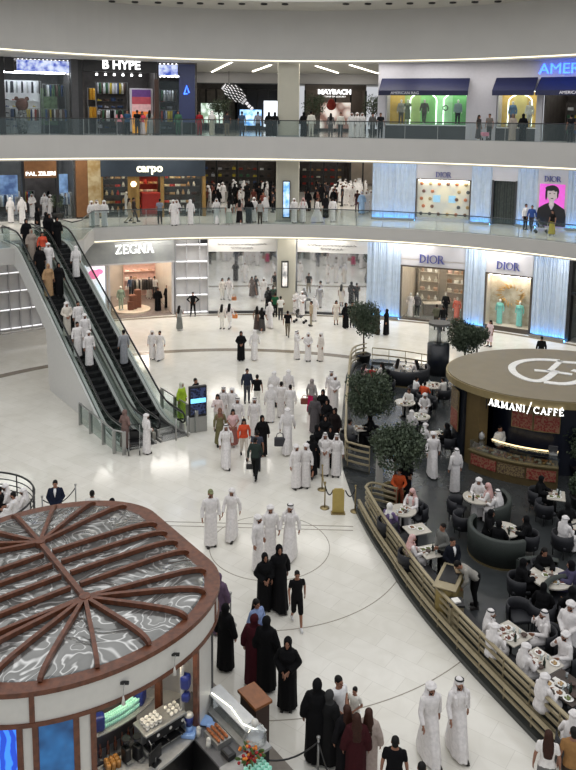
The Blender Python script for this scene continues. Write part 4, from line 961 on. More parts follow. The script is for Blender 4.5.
# spotted hanging sculpture
e = empty('hanging_sculpture', 'curved dark sculpture covered with white spots hanging in the top gallery', 'sculpture', (0, 0, 0))
D = 66; rnd = random.Random(9); b = B(); b2 = B()
pts = []
for i in range(12):
    t = i/11; y = 86+22*t-2*math.sin(PI*t); x = 224+27*t
    d = ray(x, y); pts.append(CAM+d*(D/d.y))
b.tube(pts, [.12+.55*math.sin(PI*min(1, (i+1)/10)) for i in range(12)], 14); b.obj('hull', BLACK, e, True)
for i in range(12):
    for k in range(5):
        u_ = -.85+1.7*(k+.5*(i % 2))/4.6; r = .14+.55*math.sin(PI*min(1, (i+1)/10)); q = pts[i]+V((u_*r*.65, -r*math.sqrt(max(0, 1-u_*u_))-.03, u_*r*.75)); b2.cap(q, q+V((.13, 0, -.10)), .032, .032, 6)
b2.obj('white_spots', emat('white_spot', (235, 235, 240), .6), e, True)
B().cyl(pts[2], (pts[2].x, pts[2].y, Z3), .02, seg=6).obj('cable', BLACK, e)
# awning shop
e, w = front('shopfront', 'pale clothing shop with blue awnings and blue neon AMERI letters', 'shop', (G2[0], G2[1], 35.2), Z2, 378, 640, 95); T = e.matrix_basis
a0, a1 = ang((G2[0], G2[1], 35.2), 640, 95), ang((G2[0], G2[1], 35.2), 378, 95)
WC = (G2[0], G2[1], 35.2)
def seg2(xa, xb, z0, z1, m, name, r0=0, r1=.3, n=14):
    return B().arc((WC[0], WC[1]), ang(WC, xb, 95), ang(WC, xa, 95), WC[2]+r0, WC[2]+r1, Z2+z0, Z2+z1, n).obj(name, m, e, T=T.inverted())
AW = mat('pale_grey_wall', (186, 184, 190), .6, var=.02)
seg2(378, 640, 3.25, H2, AW, 'upper_wall'); seg2(378, 386, 0, 3.25, AW, 'wall'); seg2(467, 497, 0, 3.25, AW, 'wall'); seg2(537, 543, 0, 3.25, AW, 'wall')
seg2(386, 467, 0, .95, DGREY, 'stall_riser'); seg2(497, 537, 0, .85, DGREY, 'stall_riser')
e.name = 'shopfront'
NAVY = mat('navy_awning_canvas', (10, 18, 58), .55, var=.08)
def awning(xa, xb, label, txt=None):
    e2, w2 = front('awning', label, 'awning', (WC[0], WC[1], WC[2]-.05), Z2, xa, xb, 80)
    b = B(); bm = b.bm
    v = [bm.verts.new(p) for p in ((0, 0, 4.05), (w2, 0, 4.05), (w2, -1.1, 3.2), (0, -1.1, 3.2), (0, 0, 3.98), (w2, 0, 3.98), (w2, -1.06, 3.13), (0, -1.06, 3.13))]
    for f in ((0, 1, 2, 3), (4, 7, 6, 5), (0, 3, 7, 4), (1, 5, 6, 2), (0, 4, 5, 1), (3, 2, 6, 7)): bm.faces.new([v[i] for i in f])
    b.obj('canvas', NAVY, e2)
    B().box((w2/2, -1.09, 3.04), (w2, .03, .32)).obj('valance', NAVY, e2)
    for x in (.1, w2-.1): B().tube([(x, -.02, 3.1), (x, -1.05, 3.15)], .02, 6).obj('arm', STEEL, e2)
    if txt: text(txt[0], .26, cmat((225, 225, 235), 'paint'), 'awning_letters', e2, M.Translation((w2*txt[1], -1.12, 2.96)), depth=.01)
awning(382, 470, 'long navy awning over the green and yellow window', ('AMERICAN RAG', .3)); awning(496.5, 538, 'short navy awning over the yellow window'); awning(541, 620, 'navy awning at the right edge under blue neon letters', ('AMERICAN', .45))
text('AMERICAN RAG', .92, emat('blue_neon', (60, 110, 255), 3.5), 'neon_letters', e, T.inverted() @ chord((WC[0], WC[1], WC[2]-.1), Z2, 538, 640, 80)[0] @ M.Translation((.05, -.1, 4.25)), bold=.0, align='LEFT', sx=1.08)
def displaybox(xa, xb, z0, cols, label):
    e2, w2 = front('display_window', label, 'shop window', WC, Z2, xa, xb, 110); n = len(cols)
    for i, c_ in enumerate(cols): B().box((w2*(i+.5)/n, 1.2, (3.25+z0)/2), (w2/n, .06, 3.25-z0)).obj('backdrop', mat('backdrop_%d_%d_%d' % c_, c_, .6, var=.12, scale=1.5, emit=.12), e2)
    B().box((w2/2, .6, z0-.03), (w2, 1.2, .06)).obj('display_floor', mat('white_display', (225, 225, 225), .5), e2)
    for x in (.03, w2-.03): B().box((x, .6, (3.25+z0)/2), (.06, 1.15, 3.25-z0)).obj('side_panel', AW, e2)
    B().box((w2/2, .6, 3.22), (w2, 1.2, .05)).obj('display_ceiling', AW, e2)
    for y in (.25, .8): lightbar(e2, .1, w2-.1, y, 3.17, 7, (255, 250, 235), .12)
    B().box((w2/2, .02, (3.25+z0)/2), (w2, .03, 3.25-z0)).obj('pane', GLASS, e2)
    return e2, w2, e2.matrix_basis
e2, w2, T2 = displaybox(386, 467, .95, [(190, 160, 80), (150, 175, 110), (120, 180, 110), (150, 200, 150), (110, 180, 110)], 'lit display window with yellow to green backdrop and glowing arches')
for (xc, wd) in ((.44, .9), (.86, .9)):
    b = B(); X = w2*xc; b.tube([(X-wd, 1.0, .98), (X-wd, 1.0, 2.6)]+[(X-wd*math.cos(t), 1.0, 2.6+.5*math.sin(t)) for t in [PI*i/10 for i in range(1, 10)]]+[(X+wd, 1.0, 2.6), (X+wd, 1.0, .98)], .035, 6); b.obj('glowing_arch', emat('white_arch', (240, 255, 240), 3.), e2)
for i, (xf, yf, c1, c2, kd, lb) in enumerate(((.17, .7, (150, 150, 140), (90, 90, 84), 'Ws', 'grey patterned suit at the left of the green window'), (.26, .5, (110, 120, 100), (70, 80, 70), 'Ds', 'green patterned dress in the green window'), (.47, .45, (92, 92, 84), (80, 80, 74), 'Mw', 'olive suit striding in the green window'), (.88, .6, (130, 150, 150), (40, 44, 48), 'Ms', 'grey shirt and dark trousers at the right of the green window'))):
    mannequin(T2, w2*xf, yf, .95, c1, c2, 'mannequin in ' + lb, kd)
o = B().lathe([(.16, -.1), (.2, 0), (.16, .1), (.12, 0), (.16, -.1)], 20).obj('ring_ornament', BLACK, None, True, T2 @ M.Translation((w2*.72, .9, 2.1)) @ M.Rotation(PI/2, 4, 'X')); tag(o, 'dark ring ornament hanging in the green window', 'ornament')
e2, w2, T2 = displaybox(497, 537, .85, [(196, 164, 90), (200, 186, 120), (196, 160, 80)], 'lit display window with golden yellow backdrop')
b = B(); b.tube([(w2*.2, 1.0, .9), (w2*.2, 1.0, 2.5)]+[(w2*.5-w2*.3*math.cos(t), 1.0, 2.5+.5*math.sin(t)) for t in [PI*i/10 for i in range(1, 10)]]+[(w2*.8, 1.0, 2.5), (w2*.8, 1.0, .9)], .035, 6); b.obj('glowing_arch', emat('white_arch', (240, 255, 240), 3.), e2)
mannequin(T2, w2*.35, .6, .85, (90, 120, 150), (60, 70, 90), 'mannequin in blue patterned clothes in the yellow window', 'Ws'); mannequin(T2, w2*.78, .5, .85, (215, 215, 205), (190, 190, 180), 'mannequin in white clothes in the yellow window', 'Ws')
e2, w2 = front('shop_entrance', 'open shop entrance under the navy awning at the right edge', 'shop', WC, Z2, 543, 640, 110); T2 = e2.matrix_basis
shell(e2, w2, 3.25, 5, DARKIN); lightbar(e2, .3, w2-.3, 1.2, 3.1, 5, (255, 250, 240), .15); lightbar(e2, .3, w2-.3, 3.4, 3.1, 5, (255, 250, 240), .15)
shelf(T2, .8, 2.6, 2.4, [.5, 1.0, 1.5, 2.0], 'shelf of folded clothes inside the right entrance', DARKIN, kinds=('folded_clothes', 'shoe'), pal='street', what='the shelf inside the right entrance', step=.5)
rack(T2, 2.8, 5.5, 1.5, 'clothes rail inside the right entrance', 'the rail inside the right entrance', 'street', [(30, 30, 34), (220, 220, 220), (90, 90, 90)])
# ------------------------------------------------------------------ escalators
EO = V((-6.66, 30.75, 0)); EU = V((-.592, .806, 0)); EV = V((.806, .592, 0))
ET = M((( EU.x, EV.x, 0, EO.x), (EU.y, EV.y, 0, EO.y), (0, 0, 1, 0), (0, 0, 0, 1)))
U0_, U1_, U2_ = 2.2, 13.6, 16.4; SL = Z1/(U1_-U0_)
def eh(u): return 0 if u < U0_ else (Z1 if u > U1_ else (u-U0_)*SL)
def prof(du, dz, u0=0.2, u1=U2_):        # smooth profile parallel to the steps
    pts = []; n = 60
    for i in range(n+1):
        u = u0+(u1-u0)*i/n; z = (eh(u-.5)+eh(u)+eh(u+.5))/3; pts.append((u, z+dz))
    return pts
def uband(v0, v1, lo, hi):       # solid between two u-z polylines
    b = B(); bm = b.bm; prev = None
    for (u, z), (u2, z2) in zip(lo, hi):
        q = [bm.verts.new(p) for p in ((u, v0, z), (u, v1, z), (u2, v1, z2), (u2, v0, z2))]
        if prev:
            for k in range(4): bm.faces.new((prev[k], prev[(k+1) % 4], q[(k+1) % 4], q[k]))
        else: bm.faces.new(q[::-1])
        prev = q
    bm.faces.new(prev); return b
EGL = glass('balustrade_glass', (150, 165, 160), .12, (.86, .9, .89))
CLAD = mat('white_truss_cladding', (205, 204, 200), .4, var=.02)
STEPM = mat('ribbed_step_metal', (22, 23, 24), .4, .3, kind='wave', scale=9, rgb2=(44, 45, 46))
def escalator(v0, v1, label, cladl):
    e = empty('escalator', label, 'escalator', T=ET)
    s0, s1 = v0+.28, v1-.28
    n = 44; sd = (U1_-U0_)/30
    sm = None
    i = 0; u = 1.3
    while u < U1_+1.6:
        h = eh(u+sd*.5) if U0_ < u < U1_ else (0.012 if u <= U0_ else Z1)
        if sm is None:
            b = B(); b.box((sd/2, (s1-s0)/2, -.01), (sd*.98, s1-s0-.02, .03)); b.box((.01, (s1-s0)/2, -.12), (.02, s1-s0-.02, .22))
            b.box((.02, (s1-s0)/2, .006), (.03, s1-s0-.03, .006)); sm = b.mesh('step', STEPM)
        link('step', sm, e, M.Translation((u, s0, h+.02))); u += sd
    B().box((.65, (v0+v1)/2, .005), (1.3, v1-v0, .03)).obj('landing_plate', mat('dark_landing_plate', (60, 60, 60), .4, .6, kind='wave', scale=12, rgb2=(80, 80, 80)), e)
    B().box((1.25, (v0+v1)/2, .03), (.12, s1-s0, .02)).obj('comb_plate', STEEL, e)
    B().box(((U1_+1.6+U2_)/2, (v0+v1)/2, Z1+.01), (U2_-U1_-1.5, v1-v0, .03)).obj('landing_plate', mat('dark_landing_plate', (60, 60, 60), .4), e)
    for v, sg in ((v0+.12, 1), (v1-.12, -1)):
        lo = prof(0, .12, .55); hi = prof(0, .88, .55)
        uband(v-.012, v+.012, lo, hi).obj('glass_balustrade', EGL, e)
        uband(v+(.02 if sg > 0 else -.16), v+(.16 if sg > 0 else -.02), prof(0, -.15, .3), prof(0, .13, .3)).obj('skirt_panel', STEEL, e)
        pr = prof(0, .94, .5)
        arcp = [(.5-.25*math.sin(t), .70+.24*math.cos(t)) for t in [PI*i/8 for i in range(8, 0, -1)]]
        pts = [(u, v, z) for u, z in [(.9, .46)]+arcp+pr]+[(U2_+.2, v, Z1+.78), (U2_+.05, v, Z1+.5)]
        B().tube(pts, .042, 8).obj('handrail', RUBBER, e, True)
        B().tube([(u, v, z-.055) for u, z in pr], .03, 6).obj('handrail_guide', STEEL, e, True)
        B().box((.55, v, .2), (.35, .10, .4), bev=.03).obj('newel', STEEL, e)
    # truss
    top = prof(0, .10, .0); bot = []
    for u, z in top:
        bot.append((u, 0.0 if u < 9.1 else max(0, min(z-.1-1.05, Z1-1.0))))
    uband(v0 if cladl else v0+.03, v0+.10 if cladl else v0+.1, bot, top).obj('side_cladding', CLAD if cladl else STEEL, e)
    uband(v1-.10, v1-.0, bot, top).obj('side_cladding', CLAD if not cladl else STEEL, e)
    b = uband(v0+.1, v1-.1, [(u, z) for u, z in bot], [(u, max(z+.02, zt-.42)) for (u, z), (_, zt) in zip(bot, top)]); b.obj('truss_body', CLAD, e)
    return e
es1 = escalator(0, 1.46, 'left escalator carrying many people, white clad on its open side', True)
es2 = escalator(1.62, 3.08, 'right escalator with mostly empty dark steps', False)
e = empty('divider_panel', 'steel divider between the two escalators with small round lamps', 'panel', T=ET)
uband(1.46, 1.62, prof(0, -.1, .4), prof(0, .34, .4)).obj('steel_cover', mat('satin_steel_cover', (158, 156, 148), .3, .4, var=.06), e)
o = uband(0, 1, [(u, z) for u, z in [(15.4, 0), (15.5, 0)]], [(15.4, 1), (15.5, 1)]); o.bm.free()
# top landing deck and its rail
pts = []
DK = [ET @ V((u, v, 0)) for u, v in ((14.0, -3.2), (14.0, 3.3), (14.8, 4.3), (17.0, 5.5), (19.5, 7.0), (26, 8), (30, -3), (24, -8), (16, -8))]
struct(B().prism([(p.x, p.y) for p in DK], Z1-.9, Z1-.0).obj('floor_landing', FASC))
struct(B().prism([(p.x*1.0, p.y*1.0) for p in DK], Z1, Z1+.012).obj('floor_landing_top', FLOOR))
e = empty('glass_railing', 'short glass railing at the top right of the escalators', 'railing', T=ET @ M.Translation((0, 0, Z1)))
rp = [(16.2, 3.35), (14.4, 3.45), (15.0, 4.25), (17.0, 5.35), (19.3, 6.8)]
b = B(); b.bar([(u, v, .56) for u, v in rp], .02, 1.1); b.obj('glass_panel', TGLASS, e); B().tube([(u, v, 1.13) for u, v in rp], .03, 8).obj('handrail', BLACK, e, True)
e = empty('glass_railing', 'glass railing at the top left of the escalators', 'railing', T=ET @ M.Translation((0, 0, Z1)))
rp = [(14.2, -.15), (14.2, -2.8), (15.5, -6)]
b = B(); b.bar([(u, v, .56) for u, v in rp], .02, 1.1); b.obj('glass_panel', TGLASS, e); B().tube([(u, v, 1.13) for u, v in rp], .03, 8).obj('handrail', BLACK, e, True)
# guard rails at the foot
def guard(pts, posts, label, g=True):
    e = empty('guard_rail', label, 'railing', T=ET)
    B().tube([(u, v, 1.0) for u, v in pts], .035, 8).obj('top_bar', STEEL, e, True)
    for u, v in posts: B().box((u, v, .5), (.07, .16, 1.0), bev=.01).obj('post', STEEL, e)
    if g: B().bar([(u, v, .52) for u, v in pts], .015, .8).obj('glass_panel', EGL, e)
guard([(3.9, -.42), (.15, -.42), (-.25, -.2)], [(3.8, -.42), (2.6, -.42), (1.2, -.42), (.1, -.42), (-.25, -.15)], 'steel guard rail at the left foot of the escalators')
guard([(3.6, 3.5), (.3, 3.5), (-.1, 3.3)], [(3.5, 3.5), (2.2, 3.5), (1.0, 3.5), (.1, 3.45)], 'steel guard rail at the right foot of the escalators')
for (u, v, l) in ((-.15, 2.3, 'short steel post before the right escalator, nearer the pram'), (-.1, 2.9, 'short steel post before the right escalator, beside the guard rail')):
    o = B().cyl((u, v, 0), (u, v, .95), .035, seg=10).obj('bollard', STEEL, None, True, ET); tag(o, l, 'post')
o = empty('screen_totem', 'black information totem with blue band on its screen beside the escalator', 'totem', (-3.9, 33.0, 0), math.atan2(EV.y, EV.x)*.6)
B().box((0, 0, .35), (.80, .22, .7), bev=.02).obj('steel_base', STEEL, o); dp = B().box((0, 0, 1.40), (.80, .2, 1.4), bev=.04).obj('casing', BLACK, o)
B().box((0, -.105, 1.42), (.68, .01, 1.2)).obj('display', mat('dark_map_screen', (20, 26, 44), .25, emit=.5, kind='voronoi', scale=9, rgb2=(50, 60, 90)), o)
B().box((0, -.115, 1.45), (.68, .01, .2)).obj('blue_band', emat('cyan_band', (110, 190, 240), 1.6), o)
# ------------------------------------------------------------------ the wooden roofed kiosk
c2 = V((-4.142, 15.012, 0)); c1 = V((-5.741, 17.102, 0)); KE = (c1-c2).normalized(); KN = V((KE.y, -KE.x, 0)); FARS = .71; NRS = .68
def stad(r, n=72, z=0.):
    out = []
    for i in range(n):
        t = 2*PI*i/n
        c, s = math.cos(t), math.sin(t)
        out.append((c2 + KN*c*r - KE*s*r*NRS if s >= 0 else c1 + KN*c*r - KE*s*r*FARS)+V((0, 0, z)))
    return out
def kat(r, t, z=0.): t = math.radians(t); return c2 + KN*math.cos(t)*r - KE*math.sin(t)*r*NRS + V((0, 0, z))
def kring(rin, rout, z0, z1, n=72):
    b = B(); bm = b.bm; A = stad(rin, n); C = stad(rout, n); R = []
    for a, c in zip(A, C): R.append([bm.verts.new(q) for q in ((a.x, a.y, z0), (c.x, c.y, z0), (c.x, c.y, z1), (a.x, a.y, z1))])
    for i in range(n):
        for k in range(4): bm.faces.new((R[i][k], R[i][(k+1) % 4], R[(i+1) % n][(k+1) % 4], R[(i+1) % n][k]))
    return b
def ksec(r0, r1, t0, t1, z0, z1, n=10):
    pts = [kat(r1, t0+(t1-t0)*i/n) for i in range(n+1)]+[kat(r0, t1-(t1-t0)*i/n) for i in range(n+1)]
    return B().prism([(p.x, p.y) for p in pts], z0, z1)
K = empty('refreshment_kiosk', 'large oval kiosk with brown ribbed roof and white band at the lower left', 'kiosk', (0, 0, 0))
RK = 3.03
KW = mat('kiosk_white_panel', (205, 203, 196), .4, var=.02)
kring(RK-.37, RK+.02, 3.52, 3.62).obj('roof_rim', WOOD, K)
kring(RK-.16, RK-.04, 2.98, 3.52).obj('white_band', KW, K)
kring(RK-.2, RK, 2.90, 2.98).obj('lower_trim', WOOD, K)
for t in (-20, 35, 125): ksec(RK-.18, RK-.01, t-.9, t+.9, 2.95, 3.52, 2).obj('band_strip', WOOD, K)
kring(.02, RK-.2, 3.2, 3.26).obj('ceiling_panel', KW, K)
def sp(t): s = math.sin(t); return (c2 if s >= 0 else c1)
def kprof(i, n, f, extra=0.):      # a point on the domed skin: f from 0 on the spine to 1 at the rim
    t = 2*PI*i/n; c, s = math.cos(t), math.sin(t); r = (RK-.31)*f
    base = c2 if s >= 0 else c1
    p = base + KN*c*r - KE*s*r*(NRS if s >= 0 else FARS)
    p.z = 3.57+.17*(1-f**7)**.5*1.0+.05*(1-f)+extra
    return p
bm = bmesh.new(); n = 96; fs = [0, .25, .5, .7, .82, .9, .95, .98, 1.0]
R = [[bm.verts.new(kprof(i, n, f, .0)) for f in fs] for i in range(n)]
for i in range(n):
    for k in range(len(fs)-1):
        bm.faces.new((R[i][k], R[i][k+1], R[(i+1) % n][k+1], R[(i+1) % n][k]))
b = B(); b.bm.free(); b.bm = bm
bmesh.ops.remove_doubles(bm, verts=bm.verts, dist=.001)
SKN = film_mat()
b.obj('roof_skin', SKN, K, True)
def rib(pts, nm='roof_rib', w=.085, h=.10):
    b = B(); bm = b.bm; prev = None
    for i, p in enumerate(pts):
        a = pts[max(0, i-1)]; c = pts[min(len(pts)-1, i+1)]; t = (c-a).normalized(); x = t.cross(V((0, 0, 1))).normalized(); y = x.cross(t).normalized()
        q = [bm.verts.new(p+x*i_*w/2+y*j_*h/2) for i_, j_ in ((-1, -1), (1, -1), (1, 1), (-1, 1))]
        if prev:
            for k in range(4): bm.faces.new((prev[k], prev[(k+1) % 4], q[(k+1) % 4], q[k]))
        else: bm.faces.new(q[::-1])
        prev = q
    bm.faces.new(prev); return b.obj(nm, WOOD, K)
FF = [.04, .3, .6, .8, .88, .93, .965, .99, 1.0]
for k in range(8): rib([kprof(6*(1+k)-3+0, 96, f, .10) if False else kprof(6*k+3, 96, f, .06) for f in FF])   # near end fan
rib([kprof(48, 96, f, .06) for f in FF])
for k in range(7): rib([kprof(54+6*k, 96, f, .06) for f in FF])
L_ = (c1-c2).length
for sd in (1, -1):
    for k in range(1, 5):
        base = c2+KE*(L_*k/5); pts = []
        for f in FF:
            p = base+KN*sd*(RK-.29)*f; p.z = 3.63+.17*(1-f**7)**.5+.05*(1-f); pts.append(p)
        rib(pts)
rib([V((c2.x, c2.y, 3.84))-KE*.1, V((c1.x, c1.y, 3.84))+KE*.1], 'roof_spine', .11, .11)
for c_ in (c2, c1): B().cyl((c_.x, c_.y, 3.76), (c_.x, c_.y, 3.91), .12, seg=20).obj('roof_hub', WOOD, K)
# walls: open bay between 62 and 106 degrees
def wall(t0, t1, m=KW, z0=0, z1=2.92, nm='wall_panel', r=2.86, th=.1): return ksec(r-th, r, t0, t1, z0, z1).obj(nm, m, K)
SCR = mat('blue_video_wall', (20, 60, 170), .25, emit=1.2, kind='wave', scale=1.6, rgb2=(50, 120, 230))
SCR2 = mat('dark_blue_glass_wall', (16, 52, 92), .15, emit=.6, scale=2, rgb2=(36, 96, 150))
for t0, t1, m_, nm in ((132, 152, SCR, 'blue_screen'), (126, 130.5, KW, 'wall_panel'), (110.5, 124, SCR2, 'blue_screen'), (104.5, 109, KW, 'wall_panel'), (154, 215, KW, 'wall_panel')):
    ksec(2.76, 2.86, t0, t1, 0 if m_ is KW else .1, 2.92, 8).obj(nm, m_, K)
for t in (153, 131.2, 125, 109.8, 103.5): ksec(2.72, 2.90, t-1.1, t+1.1, 0, 2.92, 2).obj('mullion', WOOD, K)
for t0, t1 in ((8, 51), (-60, 6)): wall(t0, t1)
ksec(1.75, 1.9, 48, 51, .95, 3.1, 2).obj('inner_post', WOOD, K)
for t in (51.5, 30, 7, -25): ksec(2.78, 2.90, t-.9, t+.9, 0, 2.92, 2).obj('mullion', WOOD if t > 50 else DGREY, K)
ksec(2.50, 2.80, 51, 103, .0, .90).obj('bar_front', BLACK, K); ksec(1.75, 2.95, 50, 103, .90, .95).obj('worktop', mat('grey_marble_top', (160, 160, 158), .25, var=.1), K)
ksec(1.05, 1.15, 40, 112, 0, 2.9).obj('back_partition', mat('dim_back_wall', (90, 86, 84), .5), K)
ksec(1.18, 1.72, 50, 104, 1.57, 1.60).obj('back_shelf', STEEL, K)
ksec(1.18, 1.62, 50, 104, .9, .95).obj('back_counter', STEEL, K)
B().box(tuple(kat(2.2, 76, 3.17)), (1.6, .3, .04), rz=.75).obj('ceiling_light', emat('kiosk_light', (255, 240, 215), 14), K)
B().box(tuple(kat(1.5, 82, 3.17)), (1.2, .15, .04), rz=.75).obj('ceiling_light', emat('kiosk_light', (255, 240, 215), 14), K)
for t in (70, 92):
    p = kat(RK+.02, t, 3.22)
    l = empty('wall_spotlight', 'small white spotlight on the %s part of the white kiosk band' % ('right' if t == 70 else 'left'), 'lamp', p, math.radians(0))
    B().box((0, 0, .05), (.16, .05, .05)).obj('bracket', BLACK, l); B().tube([(0, -.02, .05), (.0, -.12, .02), (0, -.14, -.1)], .008, 6).obj('arm', STEEL, l)
    B().cyl((0, -.14, -.28), (0, -.14, -.1), .04, .012, 12).obj('shade', KW, l, True)
# machine, grinder, cups
def ktf(r, t, z): p = kat(r, t, z); a = math.atan2(p.y-c2.y, p.x-c2.x)+PI/2; return M.Translation(p) @ M.Rotation(a, 4, 'Z')
T = M.Translation(kat(2.28, 64, .95)) @ M.Rotation(math.radians(43), 4, 'Z'); e = empty('espresso_machine', 'wide steel espresso machine with cups on top inside the kiosk bay', 'coffee machine', T=T)
b = B(); b.box((0, .05, .12), (.95, .5, .08), bev=.02); b.box((0, .16, .32), (.95, .28, .4), bev=.03); b.box((0, .05, .53), (1.0, .5, .06), bev=.02); b.obj('chassis', STEEL, e)
B().box((0, -.16, .40), (.9, .06, .2), bev=.02).obj('front_panel', BLACK, e); B().box((0, -.1, .175), (.85, .3, .02)).obj('drip_tray', mat('dark_tray', (60, 60, 62), .3, .8), e)
for x in (-.3, 0, .3):
    gh = B().cyl((x, -.12, .24), (x, -.12, .32), .045, seg=14).obj('group_head', STEEL, e); B().cap((x, -.16, .25), (x, -.33, .24), .016, .014).obj('portafilter', BLACK, gh, True)
    B().cyl((x+.1, -.195, .42), (x+.1, -.2, .42), .035, seg=14).obj('gauge', KW, e)
for x in (-.42, .42): B().tube([(x, -.15, .45), (x, -.27, .38), (x, -.27, .2)], .01, 6).obj('steam_wand', STEEL, e)
for x in (-.4, .4):
    for y in (-.12, .2): B().cyl((x, y, 0), (x, y, .09), .03, seg=10).obj('foot', STEEL, e)
cup = B().lathe([(.001, 0), (.022, 0), (.038, .03), (.04, .065), (.036, .065), (.033, .03), (.001, .01)], 14).mesh('cup', mat('white_china', (232, 230, 224), .2), True)
def cups(T, pts, label, group, m=None, sc=1.):
    for p in pts: tag(link('cup', cup, None, T @ M.Translation(p) @ M.Scale(sc, 4), m=m), label, 'cup', group)
cups(T, [(-.38+.1*i, -.08+.1*j, .56+.065*k) for i in range(4) for j in range(3) for k in range(2)], 'white cup stacked on the left of the espresso machine', 'cups on the left of the espresso machine')
cups(T, [(.2+.11*i, -.08+.11*j, .56) for i in range(3) for j in range(3)], 'white cup standing on the right of the espresso machine', 'cups on the right of the espresso machine')
MINT = mat('mint_paper_cup', (128, 208, 184), .6, var=.06, scale=20, rgb2=(190, 232, 218))
pc = B().lathe([(.001, 0), (.028, 0), (.043, .11), (.04, .11), (.001, .02)], 14).mesh('paper_cup', MINT, True)
for i in range(22):
    for j in range(2):
        for k in range(2):
            t = 62+i*1.7; p = kat(1.42+.11*j+.02*i*0, t, 1.60+.115*k)
            tag(link('paper_cup', pc, None, M.Translation(p)), 'mint paper cup on the back shelf of the kiosk', 'cup', 'mint paper cups on the kiosk shelf')
def grinder(r, t, label):
    e = empty('coffee_grinder', label, 'grinder', T=ktf(r, t, .95))
    B().box((0, 0, .16), (.14, .2, .32), bev=.03).obj('housing', BLACK, e); B().cyl((0, 0, .32), (0, 0, .50), .05, .085, 16).obj('hopper', glass('hopper_glass', (80, 80, 80), .4), e, True)
    B().cyl((0, 0, .5), (0, 0, .52), .088, seg=16).obj('lid', BLACK, e); B().box((0, -.12, .05), (.12, .08, .02)).obj('tray', STEEL, e)
grinder(2.2, 79, 'black coffee grinder left of the espresso machine'); grinder(2.05, 84, 'second black coffee grinder at the left end of the bar')
BLU = mat('royal_blue_plastic', (24, 40, 110), .4); LBL = mat('light_blue_plastic', (140, 175, 225), .45)
e = empty('blender', 'blue and white blender on light blue base right of the espresso machine', 'blender', T=ktf(2.75, 55, .95))
B().box((0, 0, .05), (.3, .3, .1), bev=.03).obj('base', LBL, e); B().cyl((0, 0, .1), (0, 0, .22), .08, .06, 14).obj('motor_housing', LBL, e, True); B().cyl((0, 0, .22), (0, 0, .44), .07, .10, 14).obj('jug', BLU, e, True)
B().cyl((0, 0, .44), (0, 0, .5), .1, .06, 14).obj('lid', KW, e, True)
e = empty('juice_dispenser', 'tall blue dispenser column at the right end of the bar', 'dispenser', T=ktf(2.72, 57, 1.3))
B().cyl((.1, .1, -.35), (.1, .1, 1.3), .05, seg=12).obj('column', STEEL, e, True); B().box((.1, .02, .85), (.22, .2, .3), bev=.06).obj('tank', BLU, e); B().box((.1, .02, .5), (.18, .18, .2), bev=.06).obj('tank', BLU, e)
for i, t in enumerate((62, 64)): tag(B().box((0, 0, .18), (.3, .22, .36), bev=.05).obj('storage_tub', BLU, None, T=ktf(1.45, 56, 1.6)), 'navy storage tub on the back shelf, %s one' % ('right' if i else 'left'), 'tub') if i == 0 else None
tag(B().box((0, 0, .16), (.42, .22, .32), bev=.05).obj('storage_tub', BLU, None, T=ktf(1.45, 101, 1.6)), 'navy storage tub at the left end of the back shelf', 'tub')
jar = B().lathe([(.001, 0), (.05, 0), (.055, .12), (.045, .15), (.001, .15)], 14).mesh('jar', mat('amber_jar', (170, 120, 60), .25), True)
bot = B().lathe([(.001, 0), (.035, 0), (.038, .16), (.014, .22), (.014, .29), (.001, .29)], 12).mesh('bottle', mat('syrup_bottle', (120, 70, 50), .2), True)
for i in range(9): tag(link('jar', jar, None, ktf(1.85+.11*(i % 3), 95-3*(i//3), .95)), 'amber jar on the bar left of the grinders', 'jar', 'amber jars on the kiosk bar') if i < 9 else None
for i in range(6): tag(link('bottle', bot, None, ktf(1.45, 64+i*6.5, .95)), 'syrup bottle on the low back counter of the kiosk', 'bottle', 'syrup bottles on the back counter')
for i in range(3): tag(link('canister', B().cyl((0, 0, 0), (0, 0, .2), .06, seg=16).mesh('canister', mat('white_china', (232, 230, 224), .2), True), None, ktf(2.5, 104.5-.0*i, .95) @ M.Translation((0, .17*i-.1, 0))), 'white canister at the far left end of the bar', 'canister', 'white canisters on the bar')
e = empty('point_of_sale_screen', 'black cash register screen on the right side of the bar', 'screen', T=ktf(2.7, 76, .95))
B().box((0, 0, .02), (.2, .16, .04)).obj('stand', BLACK, e); B().box((0, 0, .2), (.36, .03, .28), bev=.01).obj('monitor', BLACK, e); B().cyl((0, 0, .03), (0, 0, .14), .02, seg=8).obj('neck', STEEL, e)
# service counter running out to the right
A = V((-1.75, 15.95, 0)); D_ = V((-.42, 14.35, 0)); sd = (D_-A).normalized(); ln = (D_-A).length
CT = M.Translation(A) @ M.Rotation(math.atan2(sd.y, sd.x), 4, 'Z')
e = empty('service_counter', 'kiosk service counter with sloping glass display at its outer edge', 'counter', T=CT)
B().box((ln/2, .0, .45), (ln, .4, .9)).obj('cabinet', BLACK, e); B().box((ln/2, -.02, .93), (ln+.1, .5, .06)).obj('worktop', mat('grey_marble_top', (160, 160, 158), .25), e)
B().box((ln/2, -.52, .44), (ln+.4, .62, .88)).obj('inner_cabinet', BLACK, e); B().box((ln/2, -.54, .90), (ln+.5, .7, .05)).obj('inner_worktop', mat('dark_grey_top', (96, 96, 98), .3, var=.1), e)
GD = B(); GD.box((ln*.55, .02, 1.1), (ln*.8, .34, .26), bev=.02); GD.obj('glass_display', glass('display_glass', (220, 225, 228), .5), e)
B().box((ln*.55, .02, 1.24), (ln*.82, .36, .02)).obj('display_top', mat('frosted_top', (190, 192, 192), .15, var=.05), e)
